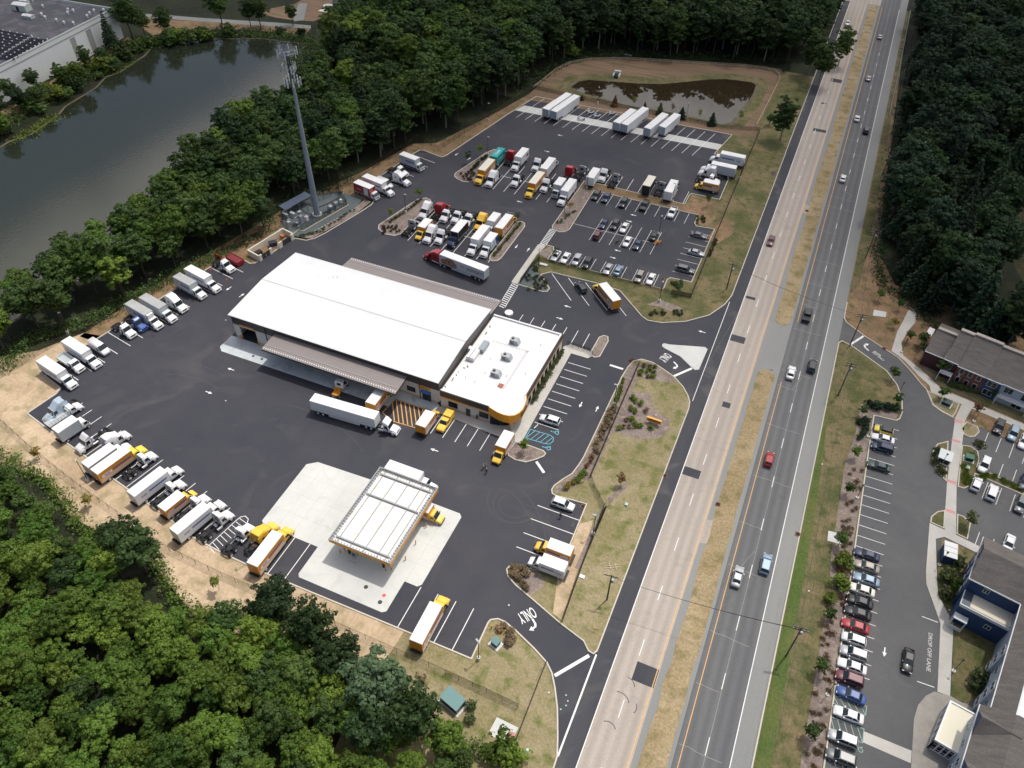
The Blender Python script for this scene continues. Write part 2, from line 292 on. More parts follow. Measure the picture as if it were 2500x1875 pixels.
structure('grass_verge', mb(G_DRY).sheet([(-29.8,55.6)]+LOTS[10:]+[(-10.1,0),(-40,0),(-44,40),(-43,55.5)], .0065))
# bare and mulched patches lying on the verges
def patch(name, pts, m, z): return structure(name, mb(m).sheet(pts, z))
patch('mulch_bed', [(-66.0,205),(-66.0,187.3),(-65.2,186),(-63.3,185.4),(-61.9,186.1),(-61.3,187.9),(-61.8,211),(-66,211)], G_MULCH, .114)
patch('bare_soil', [(-65.8,215.4),(-65.8,211.2),(-61.6,211.6),(-45,211.7),(-28.2,211.7),(-27.7,206.9),(-24,206.5),(-22.5,212),(-24.5,221),(-32.5,222.2),(-33,215.4),(-60,215.7)], G_DIRT2, .114)
patch('mulch_bed', [(-65.0,160),(-64.3,157.2),(-57.2,157.0),(-56.3,157.5),(-56.2,158.7),(-60.8,163.4),(-62.6,166),(-64.8,165)], G_GRAVEL, .114)
patch('mulch_bed', [(-65.2,172.5),(-61.7,171.4),(-61.7,175.9),(-63,177)], G_MULCH, .114)
patch('mulch_bed', [(-27.1,107),(-27.2,134),(-26.9,137.8),(-26.2,139.8),(-23.9,139.2),(-23.8,130),(-20,131.6),(-17.5,127),(-13.2,125),(-12.6,122),(-14,118.5),(-18,116.6),(-23.9,116.3),(-24.1,101.9),(-26,99),(-29.4,95),(-30.2,96),(-28.0,101.4)], G_MULCH, .114)
patch('mulch_bed', [(-24,139.5),(-24.2,141.6),(-22,141.6),(-17,139.3),(-15,137.2),(-20,136),(-23.6,136)], G_MULCH, .114)
patch('mulch_bed', [(-30.8,74.8),(-28.2,72.4),(-25,71.2),(-23.5,74),(-25,76.2),(-29,75.8)], G_MULCH, .114)
patch('bare_soil', [(-22,77.5),(-20,69.5),(-17.8,68.8),(-19,80),(-20,92),(-22.2,90)], G_DIRT, .114)
patch('bare_soil', [(-12.2,76),(-10.6,76),(-10.6,112),(-11.6,112),(-12.4,95)], G_DRY, .116)
patch('mulch_bed', [(-19.6,95.5),(-18.6,96.5),(-16.2,103),(-17,104.2),(-19,98.5),(-18.5,80),(-19.6,80)], G_MULCH, .116)
patch('bare_soil', [(-22.5,200),(-19,199),(-16,206),(-17,212),(-21,213)], G_DIRT2, .118)
patch('mulch_bed', [(-30,163),(-26,163.6),(-19.5,161.8),(-20.5,165.3),(-27,166.6)], G_MULCH, .120)
# lot islands
island('planting_island', [(-101.0,222.3),(-102.6,219.0),(-106.0,202.4),(-105.4,200.6),(-103.9,199.6),(-101.6,198.8),(-100.0,199.3),(-98.4,201.0),(-98.2,216),(-98.6,221.5)], G_MULCH)
island('planting_island', [(-107.6,185.2),(-109.6,183.3),(-113.2,166.1),(-112.2,164.2),(-109.1,162.7),(-106.2,163.1),(-105.0,164.8),(-105.0,180),(-105.6,184.6)], G_MULCH)
island('planting_island', [(-76.8,183.5),(-76.7,165.8),(-76.2,164.2),(-75.2,163.7),(-73.9,164.4),(-73.5,166.0),(-73.6,183.5),(-74.2,185),(-75.2,185.5),(-76.4,184.9)], G_MULCH)
island('planting_island', [(-42.9,101.2),(-42.4,100.5),(-40.7,100.0),(-38.3,100.3),(-36.7,101.8),(-35.4,103.4),(-35.3,104.3),(-36.0,104.8),(-40.0,104.9),(-42.6,104.7)], G_MULCH)
island('planting_island', [(-37.2,139.4),(-36.5,138.2),(-35.8,137.8),(-34.7,138.6),(-34.6,145.0),(-35.2,146.5),(-36.3,146.5),(-37.1,145.4)], G_MULCH)
o = structure('traffic_island', mb(G_CONC).prism([(-21.8,149.6),(-21.3,150.0),(-20.3,150.0),(-11.8,152.8),(-11.0,152.3),(-11.2,144.2),(-12.0,143.6),(-12.8,144.0),(-16.6,146.9),(-20.9,148.2),(-21.7,148.7)], 0, .15))
# compound strip with gravel beside the mast
patch('gravel_pad', [(-143.7,160.5),(-138.5,153.5),(-133.4,151),(-128.5,151.6),(-124,168),(-125.2,177),(-134.1,177.1),(-140,172.6)], G_GRAVEL, .0085)
patch('mulch_bed', [(-131.5,151.2),(-127.2,151.9),(-122.5,168.5),(-122,176.6),(-124.5,176.5),(-124.6,168.5),(-128.6,153.4)], G_MULCH, .0125)
# concrete
CH = .02
patch('fuel_pad', [(-78.9,82.1),(-66.4,82.6),(-45.3,82.5),(-44.6,81.8),(-44.6,65.0),(-45.2,64.3),(-47.9,64.3),(-47.9,57.5),(-48.6,57.0),(-66.5,57.0),(-67.0,57.6),(-67.0,64.1),(-79.7,64.1),(-80.6,64.8),(-80.8,80.6)], G_CONC, CH)
patch('dock_apron', [(-121.4,107.9),(-121.4,103.3),(-120,102.1),(-79.0,102.3),(-73.5,102.6),(-73.3,105.4),(-62.9,105.6),(-62.9,107.9)], G_CONC2, CH)
patch('concrete_strip', [at(20,140,890), at(20,60,930), at(20,1785,1268), at(20,1805,1220)], G_CONC, CH)
structure('sidewalk', mb(G_WALK).prism([(-62.9,105.6),(-62.9,107.4),(-50,107.4),(-44.1,113),(-44.0,138.5),(-42.8,139.9),(-37.2,139.4),(-36.4,137.9),(-37.2,136.8),(-41.5,136.8),(-41.3,107),(-41.2,105.2),(-42.5,104.8),(-46,104.6),(-62.7,105.5)], .0, .12))
structure('sidewalk', mb(G_WALK).prism([(-66.5,176.4),(-66.4,157.2),(-65.6,156.6),(-64.6,157.2),(-64.9,172),(-64.2,176),(-64.4,177.2),(-65.6,177.2)], .0, .13))
J = mat('concrete joint', (.34,.34,.33), .9)
jb = mb(J)
for x in np.arange(-77, -46, 3.66): ribbon(jb, [(x, 64.3), (x, 82.3)], .03, CH+.004, CH+.004)
for y in (68.7, 73.3, 77.9): ribbon(jb, [(-80.3,y), (-44.8,y)], .03, CH+.004, CH+.004)
for x in np.arange(-118, -64, 4.5): ribbon(jb, [(x, 102.4), (x, 107.8)], .05, CH+.004, CH+.004)
for y in np.arange(108.5, 136, 2.4): ribbon(jb, [(-43.9,y), (-41.4,y)], .04, .124, .124)
for x in np.arange(-61, -47, 2.4): ribbon(jb, [(x, 105.4), (x, 107.3)], .04, .124, .124)
for y in np.arange(40, 424, 7.6):
    if (y*7.3) % 3 < 1.7: ribbon(jb, [(-6.8,y), (.9,y)], .06, .016, .016)
ribbon(jb, [(-3.05,-100), (-3.05,424)], .05, .015, .015); ribbon(jb, [(11.55,-100), (11.55,424)], .06, .015, .015)
for k in range(34):
    y = -5+k*12.4+random.uniform(-4,4); x = 7.2
    if y > 424: break
    P = []
    while x < 15.4: P.append((x, y+random.uniform(-.18,.18)+(x-7)*-.05)); x += random.uniform(.8,1.6)
    ribbon(jb, P if k % 3 else P[:5], .07, .016, .016)
    if k % 4 == 0: ribbon(jb, [(7.2+random.uniform(1,6), y), (8+random.uniform(1,6), y+3), (8+random.uniform(1,6), y+5)], .05, .0165, .0165)
structure('pavement_joints', jb)
# paving seams, sealed cracks and drips on the yard
cb = mb(mat('sealed crack', (.022,.022,.025), .6))
for x0, y0_, x1, y1_ in ((-150,80,-76,66.5),(-148,92,-125,88),(-125,100,-76,95),(-120,150,-77,147),(-118,178,-80,186.5),(-100,190,-66,192),(-100,230,-35,232.5),(-105,243,-33,243.5),(-60,150,-28,150),(-44,95,-33,93),(-34,142,-34,160),(-46,60,-31,61),(-128,130,-121,128)):
    n_ = max(4, int(math.dist((x0,y0_),(x1,y1_))/3)); ribbon(cb, [(x0+(x1-x0)*k/n_, y0_+(y1_-y0_)*k/n_+random.uniform(-.12,.12)) for k in range(n_+1)], .07, .0115, .0115)
structure('pavement_seams', cb)
db = mb(mat('oil drip stain', (.020,.019,.019), .45, var=.4))
for k in range(150):
    a, b_, c_, d_ = random.choice([(-149,-100,64,76),(-146,-138,82,130),(-101,-78,163,180),(-94,-66,199,216),(-103,-32,247,264),(-60,-30,175,210),(-60,-46,98,105),(-30,-23,80,94),(30,34.5,40,140)]); x = random.uniform(a,b_); y = random.uniform(c_,d_); r = random.uniform(.1,.38)
    db.sheet([(x+r*random.uniform(.7,1.2)*math.cos(t), y+r*random.uniform(.7,1.2)*math.sin(t)) for t in np.linspace(0,5.6,8)], .0225)
structure('oil_stains', db)
pb = mb(G_ASPH5)
for x0, x1, y, h in [(-3.1,.8,65.2,3.6),(-6.7,-3.1,112.2,2.4),(-6.7,-3.1,159.4,2.6),(-3.4,-1.6,135.2,1.8),(-6.5,-4,177.5,1.2),(-4,.6,284,2.2),(-3.6,.6,330,3.5),(-4.3,-2.6,307,1.2)]:
    pb.sheet([(x0,y-h/2),(x1,y-h/2),(x1,y+h/2),(x0,y+h/2)], .020)
structure('asphalt_patches', pb)
patch('inlet_apron', [(.9,95.5),(2.9,96),(3.1,100.5),(2.4,102),(.9,101.5)], G_CROAD, .018); patch('inlet_apron', [(.9,226),(2.9,226.5),(2.9,231),(.9,232)], G_CROAD, .018)

# ------------------------------------------------------------------ residential side
structure('car_park', mb(G_ASPH4).sheet([(18.7,186),(18.7,178.5),(24.6,173.9),(30,170.7),(33,168.9),(36.6,164.5),(38.9,161.1),(40,159.9),(41.6,155),(46.3,152.6),(49.8,152.6),(90,143),(90,20),(29.4,20),(29.2,134.3),(29.3,145.9),(34.1,146.3),(35.2,149.6),(34.8,154.5),(33.4,158.7),(30.7,162.7),(26.2,165.8),(21.9,168.7),(18.7,169.6)], .016))
structure('grass_verge', mb(G_DIRT2).prism([(18.7,184.6),(18.9,178.6),(24.6,173.9),(30,170.7),(33,168.9),(36.6,164.5),(38.9,161.1),(40,159.9),(41.6,155),(46.3,152.6),(49.8,152.6),(90,143),(90,205),(44,196),(30,200),(24,215),(22,300),(19.5,424),(18.8,424)], 0, .05)).name = 'bare_soil'
structure('grass_verge', mb(G_GREEN).prism([(18.7,169.6),(21.9,168.7),(26.2,165.8),(30.7,162.7),(33.4,158.7),(34.8,154.5),(35.2,149.6),(34.1,146.3),(29.3,145.9),(29.2,134.3),(29.4,20),(29.4,-60),(18.7,-60)], 0, .1))
structure('grass_verge', mb(G_GREEN).sheet([(18.9,424),(18.9,190),(21,196),(21.8,230),(20.6,330),(20.6,424)], .06))
structure('kerb', ribbon(mb(KERB), [(18.75,186.5),(18.8,179.3),(19.6,177.6),(24.6,173.9),(30,170.7),(33,168.9),(36.6,164.5),(38.9,161.1),(40,159.9),(41.6,155),(43.6,153.6),(46.3,152.6)], .24, 0, .15))
structure('kerb', ribbon(mb(KERB), [(18.75,-60),(18.75,168.6),(19.4,169.6),(21.9,168.7),(26.2,165.8),(30.7,162.7),(33.4,158.7),(34.8,154.5),(35.2,149.6),(34.8,147.2),(34.1,146.3),(29.3,145.9),(29.2,134.3),(29.3,20)], .24, 0, .15))
structure('kerb', ribbon(mb(KERB), [(-10.15,262),(-10.15,424)], .24, 0, .15))
patch('mulch_bed', [(26.2,148.5),(28,149.4),(34.5,148.8),(33.9,146.6),(29.1,146.2),(28.9,134),(29,60),(29,20),(25.6,20),(25.9,96),(25.2,102),(24.9,128),(26,138)], G_MULCH, .104)
patch('grass_patch', [(19,-40),(21.2,-40),(21.5,60),(20.9,110),(19.2,150),(18.95,150)], ground('lush strip grass', [srgb(78,96,44), srgb(100,104,58)], .08, 2.2, fw_=.35), .104)
structure('sidewalk', mb(G_WALK).prism([(36,190.5),(34,189.5),(33,184),(32,179.3),(31.2,170.8),(34.7,168.2),(37.9,164.2),(40.6,161.6),(41,159.5),(47.8,158.1),(46.5,152.7),(46.0,144.2),(45.4,131.8),(45.3,123.9),(45.4,118.6),(42.5,119.2),(42.4,106.8),(42.6,104),(45.4,96.3),(45.4,82.5),(47.4,82.5),(47.6,97.2),(44.7,102.5),(44.3,107.7),(43.8,115.6),(45.4,116.8),(53.2,115),(53.6,116.8),(47.5,118.3),(47.3,131.5),(48.1,144.3),(48.6,152.6),(50,157.6),(62,154.8),(80,150.4),(80,152.6),(62,157),(48.5,160.3),(43.4,161.4),(38.6,166.5),(34,170.3),(33.3,175),(34.3,180),(36,185)], 0, .12))
def tinted(pts, m, h=.12, name='planting_island', kerb=True): return island(name, pts, m, h, kerb)
tinted([(45.2,144.3),(43.1,142.5),(42.2,139.5),(42.4,136.2),(43.6,133.9),(45.2,132.2)], G_GREEN)
tinted([(48.2,144.4),(49.9,144.8),(51.3,143.9),(51.6,141.5),(51.2,139.0),(60.5,136.4),(60.3,134.9),(50.9,136.9),(50.2,134.5),(49.6,132.6),(48.7,131.6),(47.6,131.6)], G_GREEN)
tinted([(45.2,123.7),(43.9,122.8),(42.8,121.0),(42.7,119.5),(45.2,119)], G_GREEN)
tinted([(47.7,123.8),(48.8,123.7),(50.1,122.5),(49.6,118.2),(47.7,118.6)], G_GREEN)
tinted([(48.9,152.4),(51.2,151.9),(51.6,150.4),(50.7,148.5),(49.6,147.8),(48.5,148.1),(47.9,149.8)], G_DRY)
tinted([(46.0,158.2),(41.3,159.2),(40.2,159.2),(41.8,155.1),(43.6,153.8),(45.9,152.9),(46.5,154.6),(47.2,157.9)], G_DRY)
structure('grass_verge', mb(G_GREEN).prism([(44.9,115.9),(44.4,107.7),(44.8,102.5),(47.7,97.2),(47.6,82.6),(49.5,82.2),(60,90),(62,112),(53,114.8),(45.4,116.5)], 0, .1))
structure('grass_verge', mb(G_DRY).prism([(43.6,162.4),(48.6,161.2),(62,158),(80,153.6),(80,170),(44,178),(38,172),(39,167)], 0, .1))
structure('brick_plaza', mb(ground('plaza paving', [srgb(158,154,146), srgb(146,142,134)], .3, 3, fw_=.1)).prism([(44.9,82.3),(43.6,80.9),(42.5,78.7),(42.0,75.9),(42.1,60),(56,60),(56,80),(49.6,82.4),(47.6,82.6)], 0, .1))
patch('sidewalk', [(34.6,70.5),(42.0,70.4),(42.0,68.3),(34.5,68.6)], G_WALK, .022)
patch('concrete_slab', [at(31,945,1025), at(31,1050,1045), at(31,1045,1090), at(31,935,1075)], G_CONC, .12); patch('concrete_slab', [at(32,560,1300),at(32,697,1335),at(32,690,1420),at(32,552,1385)], G_CONC, .12)
patch('concrete_slab', [at(13,2050,1230), at(23,90,1320), at(23,10,1470), at(13,1975,1370)], G_CONC, .025); patch('concrete_slab', [at(13,2150,1345), at(13,2205,1362), at(13,2180,1415), at(13,2130,1400)], mat('red hatch cover', srgb(200,130,130), .7), .032)
patch('tactile_strip', [(46.4,152.4),(48.2,152.3),(48.1,151.4),(46.3,151.5)], mat('red tactile paving', srgb(206,146,142), .8), .126)
patch('tactile_strip', [(46.0,145.6),(47.8,145.6),(47.8,144.8),(45.9,144.8)], MATS['red tactile paving'], .126)
patch('tactile_strip', [(45.5,132.8),(47.2,132.8),(47.2,131.9),(45.4,131.9)], MATS['red tactile paving'], .126)
patch('tactile_strip', [(45.5,124.4),(47.2,124.4),(47.2,123.6),(45.4,123.6)], MATS['red tactile paving'], .126)

# ------------------------------------------------------------------ ponds
POND = [(-176,80),(-174.5,100),(-173,112),(-173,122.9),(-178,134),(-180,150),(-181,165),(-183,188),(-183,206),(-188,230),(-196,255),(-203,268),(-211.5,270.0),(-229.1,267.2),(-244,260),(-251.5,255.7),(-259.6,246.9),(-264.0,240.6),(-260.7,232.8),(-260.0,226.7),(-258.2,216.3),(-259.8,210.3),(-256.3,202.0),(-254.6,185.3),(-251.9,179.3),(-249.0,165.0),(-251.5,157.3),(-251.0,153.1),(-256,130),(-250,60),(-215,20),(-185,50)]
structure('pond_water', mb(WATER).sheet(POND, .03)); structure('pond_bank', ribbon(mb(ground('muddy bank', [srgb(112,104,84), srgb(84,80,60)], .2, 2)), POND, 1.6, 0, .022, True))
BAS = [(-94.6,279.4),(-93.5,285.3),(-90.7,288.4),(-80.9,291.2),(-72.0,293.7),(-63.5,297.2),(-55,303.5),(-47.6,309.5),(-42,312.5),(-36.8,313.5),(-31.7,314.0),(-29.9,311.9),(-29.4,305),(-29.6,298.3),(-31.0,287.8),(-31.9,276.6),(-34.7,273.6),(-48.4,275.4),(-61.6,274.6),(-70.1,273.6),(-82.0,275.4),(-90.2,277)]
BC = (-58, 290)
def grow(pts, c, s): return [(c[0]+(x-c[0])*s, c[1]+(y-c[1])*s) for x, y in pts]
structure('basin_slope', mb(G_BASIN).sheet([(-107,262),(-106.4,277.9),(-105.4,290.5),(-102.5,298.9),(-96.7,306.4),(-82.8,315),(-59.9,322),(-37.2,329),(-24,332),(-20,325),(-20,268),(-29.6,267.4)], .02))
structure('basin_grass', mb(G_GREEN).sheet([(-101,276),(-99,288),(-93,294),(-80,298),(-66,302),(-54,311),(-40,319),(-28,319),(-25,312),(-25,296),(-27,276),(-33,271.5),(-50,272.6),(-90,273)], .024))
structure('basin_bank', mb(MATS['muddy bank']).sheet(grow(BAS, BC, 1.045), .028)); structure('pond_water', mb(WATER2).sheet(BAS, .032))
structure('lane_track', mb(G_DIRT2).sheet([at(30,0,980), at(30,150,640), at(30,250,660), at(30,160,1080), at(30,60,1100), at(20,2090,1100)], .03))
structure('farm_field', mb(ground('rough olive field', [srgb(46,52,30), srgb(58,56,34), srgb(84,70,48)], .06, 1.5, fw_=.4)).sheet([(58,262),(74,268),(130,268),(140,216),(100,186),(70,190),(60,225)], .03))
patch('access_road', [at(0,1150,112), at(0,1330,122), at(0,1680,150), at(10,180,190), at(10,480,215), at(10,420,150), at(10,330,120), at(10,470,25), at(10,400,25), at(10,330,100), at(10,280,180), at(0,1600,130)][0:5]+[at(10,480,240), at(10,180,225), at(0,1680,180), at(0,1150,140)], G_ASPH3, .03)
patch('bare_soil', [at(0,1150,140), at(0,1400,165), at(0,1700,182), at(10,180,225), at(10,480,240), at(10,440,290), at(0,2050,250), at(0,1500,250), at(0,1290,300), at(0,1150,200)], G_DIRT2, .032)
patch('bare_soil', [at(10,0,100), at(10,350,30), at(10,400,0), at(10,800,0), at(10,700,110), at(10,500,180), at(10,330,170), at(10,190,150)], G_BASIN, .026)
patch('access_road', [at(10,330,130), at(10,380,28), at(10,450,28), at(10,420,170), at(10,340,180)], G_ASPH3, .034)
patch('bare_soil', [(-281,245),(-277,205),(-272,168),(-268,120),(-259,120),(-262,165),(-266,210),(-268,238)], G_DIRT2, .02)

# ------------------------------------------------------------------ painted markings
ZM = .024
mk = mb(PAINT)
def line(p, q, wd=.15, z=ZM, b=None): ribbon(b or mk, [p, q], wd, z, z)
def off(p, ang, L_): return (p[0]+L_*math.cos(R(ang)), p[1]+L_*math.sin(R(ang)))
for u, v in [(662,1618),(775,1543),(886,1470),(993,1397),(1102,1330),(1205,1262),(1307,1195),(1408,1132),(1505,1067),(1602,1003),(1694,940),(1787,880),(1877,822),(1965,764),(2052,708)]:
    p = at(1,u,v); line(p, off(p, 169.3, 8.9))
for u, v in [(1527,1375),(1467,1412),(1409,1451),(1348,1490),(1224,1573),(1097,1655)]:
    p = at(10,u,v); line(p, off(p, 169.6, 6.9))
for k in range(19):
    x = -103.7+k*3.66*.985; line((x,247.0), off((x,247.0), 79.2, 19.0))
for u, v in [(697,220),(777,278),(858,336),(940,395),(1025,454),(1109,514),(1197,576),(1285,638),(1375,700),(1465,765),(1555,832),(1650,898),(1747,965),(1845,1035),(1942,1106)]:
    p = at(2,u,v); line(p, off(p, 258.5, 9.0))
for x in (-44.5,-40.9,-37.2,-33.6): line((x,55.6),(x,64.5))
for a, b_ in (((345,1357),(110,1659)), ((475,1410),(295,1659))): p = at(12,*a); line(p, (p[0], 55.2))
for y in (90.8,87.2,83.5,79.9): line((-31.7,y),(-22.5,y))
for k in range(6): line((-60.8+k*3.02,99.2),(-60.8+k*3.02,105.4))
for k in range(9):
    y = 111.9+k*2.7; line((-41.0,y),(-35.2,y))
line((-41.0,103.9),(-40.2,109.2), .01)
for k in range(7): line((-58.1+k*3.05,140.3),(-58.1+k*3.05,145.7))
for a, b_ in (((370,718),(533,945)), ((510,755),(685,990)), ((655,795),(838,1030)), ((830,860),(998,1075))): line(at(21,*a), at(21,*b_))
for k in range(9): line((-94.6+k*3.66,198.8),(-94.6+k*3.66,216.2 if k % 2 == 0 or k > 4 else 215.2))
line((-98,207.4),(-66.4,207.4))
for k in range(8): line((-101.6+k*3.66,162.7),(-101.6+k*3.66,180.5))
line((-104.8,171.6),(-76.9,171.6))
for k in range(9): line((-63.2+k*3.66,216.2),(-63.2+k*3.66,223.6))
for u, v in [(750,123),(830,143),(908,160),(990,180),(1070,200),(1152,220),(1236,238),(1318,258),(1401,278),(1486,298)]:
    p = at(21,u,v); line(p, (p[0], 211.3), .11)
for u, v in [(685,435),(768,455),(853,477),(938,497),(1024,517),(1112,538),(1198,558)]:
    p = at(21,u,v); line(p, (p[0], p[1]+12.4), .11)
line(at(21,555,297), at(21,1240,465), .11)
for u, v in [(492,528),(575,550),(658,573),(745,596),(830,618),(915,640),(1005,662),(1097,683),(1187,706),(1275,727)]:
    p = at(21,u,v); line(p, (p[0], 171.3), .11)
for u, v in [(1545,360),(1522,408),(1500,452),(1477,500),(1454,547),(1431,597),(1408,647),(1384,697)]:
    p = at(21,u,v); line(p, (-21.8, p[1]), .11)
for u, v in [(1155,455),(1145,527),(1137,600),(1128,677),(1117,750),(1107,828),(1102,907),(1092,988),(1082,1070),(1073,1153),(1061,1237),(1050,1325),(1040,1414),(1028,1503),(1018,1599)]:
    p = at(32,u,v); line(p, (29.4, p[1]), .11)
for u, v in [(1005,50),(997,153),(985,253),(972,355),(960,462),(947,570),(935,683),(922,798),(908,915)]:
    p = at(33,u,v); line(p, (29.4, p[1]), .11)
for k in range(6):
    p = (53.6+k*2.7*.974, 145.9-k*2.7*.225+5.2); line(p, off(p, 257, 5.2), .11)
    p = (56.9+k*2.7*.974-3, 137.6-k*.6+5.4); line(p, off(p, 257, 5.3), .11)
    p = (52.3+k*2.7*.974, 130.4-k*.6); line(p, off(p, 77, 5.3), .11)
for k in range(3): p = (51.9+k*2.7, 121-k*.6); line(p, off(p, 257, 5.3), .11)
line(at(33,1350,380), at(33,1485,430), .14); line(at(33,1310,928), at(33,1455,978), .14)
# stop bars, zebra crossings, hatching
for a, b_ in ((at(21,860,1490), at(21,972,1525)), (at(21,1400,1585), at(21,1560,1515)), (at(22,240,715), at(22,305,810)), (at(23,395,880), at(23,685,710))): line(a, b_, .6)
line(at(31,750,1315), at(31,860,1245), .55)
for ax, ay, bx, by in ((-66.1,185.6,-66.0,176.8), (-65.9,156.6,-65.3,146.5)):
    n_ = 12 if by > 170 else 12; line((ax-.1,ay),(bx-.1,by), .14); line((ax+1.7,ay),(bx+1.7,by), .14)
    for k in range(n_+1): t = k/n_; x = ax+(bx-ax)*t; y = ay+(by-ay)*t; line((x,y),(x+1.6,y-.3), .28)
ribbon(mk, [at(2,1745,1440), at(2,1990,1215), at(2,2030,1183), at(2,2070,1175), at(2,2095,1200), at(2,2085,1240), at(2,1885,1490)], .14, ZM, ZM)
for k in range(9):
    t = k/9+.05; p = Vector(at(2,1745,1440)).lerp(Vector(at(2,2040,1180)), t); line(p, (p.x+2.2, p.y-.9+.5*t), .12)
yb = mb(YPAINT); HQ = [(-73.2,105.2),(-65.5,105.4),(-63.8,99.4),(-70.6,99.0),(-73.7,100.4)]
ribbon(yb, HQ, .16, ZM, ZM, True)
for k in range(9):
    x = -74+k*1.15
    a = (x, 105.2); b_ = (x+4.1, 99.2)
    if a[0] < -73.2: a = (-73.3, 105.2-(-73.3-x)*1.46)
    if b_[0] > -64: s_ = (b_[0]+64)/4.1; b_ = (b_[0]-(b_[0]+63.9), 99.2+(b_[0]+63.9)*1.46)
    ribbon(yb, [a, b_], .22, ZM, ZM)
for x in (7.9,): ribbon(yb, [(x,-100),(x,148.3)], .13, ZM, ZM); ribbon(yb, [(x,172.5),(x,424)], .13, ZM, ZM)
ribbon(yb, [(.55,-100),(.55,424)], .14, ZM, ZM)
for x in (-6.85, 15.5): line((x,-100),(x,424), .15)
line((-10.0,144.5),(-7.0,170), .01)
ribbon(mk, [(-10.0,133.2),(-10.05,173.5)], .14, ZM, ZM); ribbon(mk, [(-10.1,46.5),(-10.1,65.2)], .3, ZM, ZM)
for k in range(-10, 33): y = 138.9-12.0*k*.985+0*k; 
for k in range(-24, 20):
    y = 138.9+k*11.82; line((11.5,y),(11.5,y+3.1), .13); line((-3.15,y+.1),(-3.15,y+3.4), .13)
bb = mb(BPAINT)
ribbon(bb, [(-41.0,109.5),(-36.4,109.7),(-35.4,109.3),(-35.1,108.3),(-35.5,107.2),(-36.6,106.9),(-41.0,106.7)], .12, ZM, ZM, True)
for k in range(5): ribbon(bb, [(-40.9+k*1.1,106.9),(-39.9+k*1.1,109.5)], .11, ZM, ZM)
def wheelchair(x, y, s, a, b=bb):
    q = lambda u, v: rot2(u*s, v*s, a, (x, y))
    ribbon(b, [q(.35*math.cos(t)-.1, .35*math.sin(t)-.3) for t in np.linspace(1.9, 6.6, 10)], .11*s, ZM, ZM)
    ribbon(b, [q(-.12,.75), q(-.12,.1), q(.3,.1), q(.45,-.45), q(.65,-.4)], .11*s, ZM, ZM); ribbon(b, [q(-.12,.4), q(.25,.4)], .09*s, ZM, ZM)
    b.sheet([q(-.12+.13*math.cos(t), .95+.13*math.sin(t)) for t in np.linspace(0, 5.6, 8)], ZM)
wheelchair(-35.5,111.0,1.1,R(90)); wheelchair(-35.5,106.0,1.1,R(90)); line((-40.4,110.2),(-40.0,111.6), .18); line((-40.9,105.2),(-40.5,106.5), .18)
# green accessible bays by the residential hall
gb = mb(mat('pale green road paint', srgb(150,190,180), .7, var=.3))
for qd in ([(600,1045),(885,1140),(875,1215),(590,1110)], [(580,1225),(862,1330),(850,1448),(552,1310)]):
    qd = [Vector(at(33,*p)) for p in qd]; ribbon(gb, [tuple(p) for p in qd], .12, ZM, ZM, True)
    for k in range(5): ribbon(gb, [tuple(qd[0].lerp(qd[1],k/5)), tuple(qd[3].lerp(qd[2],(k+1)/5))], .1, ZM, ZM)
wheelchair(*at(33,820,1500),.9,R(90),gb)
for k in range(4): line((29.8+k*1.2,65.4),(31+k*1.2,63), .12)
# arrows
def arrow(x, y, ang, s=1., b=None, turn=False, z=ZM):
    b = b or mk; a = R(ang)
    if not turn: pts = [(-1.2,-.14),(.1,-.14),(.1,-.5),(1.25,0),(.1,.5),(.1,.14),(-1.2,.14)]
    else: pts = [(-1.5,-.2),(-.1,-.2),(.45,-.45),(.55,-1.0),(.15,-1.0),(.75,-1.9),(1.35,-1.0),(.95,-1.0),(.85,-.2),(.2,.2),(-1.5,.2)]
    b.sheet([rot2(u*s, v*s, a, (x, y)) for u, v in pts], z)
for ij, u, v, ang in [(10,1710,1302,260),(10,1815,1340,80),(20,440,1142,180),(20,330,1278,0),(11,2165,205,0),(21,97,112,180),(21,20,205,0),(21,72,490,270),(21,172,517,90),(21,1058,225,180),(21,1025,278,0),(21,925,525,180),(21,887,585,0),(21,502,996,180),(21,437,1097,0),(21,1637,1210,180),(22,615,235,270),(22,752,270,90),(12,1522,618,180),(1,1930,845,260),(1,2040,902,80),(1,1948,1526,180),(2,1762,132,0),(33,1035,680,270)]:
    arrow(*at(ij,u,v), ang, .78)
arrow(*at(23,230,440), -38, .85, turn=True); arrow(*at(21,1425,1490), -40, .85, turn=True); arrow(*at(31,870,1340), 135, .9, turn=True)
structure('road_markings', mk); structure('yellow_markings', yb); structure('blue_markings', bb); structure('green_markings', gb)
for txt, p, rz, sz, wd_ in (('ONLY', (-24.2,67.3), R(-128), 3.2, 3.3), ('ONLY', (-19.9,145.1), R(-108), 3.0, 3.1)):
    o = put_text(txt, sz, PAINT, (*p, ZM), (0,0,rz), name='pavement_lettering', bold=.03, sx=1); o.scale = (wd_/o.dimensions.x, 1, 1); o['kind'] = 'structure'
o = put_text('DROP OFF LANE', .95, PAINTO, (43.8,89.7,ZM), (0,0,R(-90)), name='pavement_lettering', bold=.015, sx=1); o.scale = (7.8/o.dimensions.x, 1, 1); o['kind'] = 'structure'
for i_, t_ in enumerate(('ENTER', 'EXIT ONLY')):
    o = put_text(t_, .8, PAINTO, (*at(31,975+6*i_,1395+22*i_), ZM), (0,0,R(-38)), name='pavement_lettering', bold=.03, sx=.9); o['kind'] = 'structure'
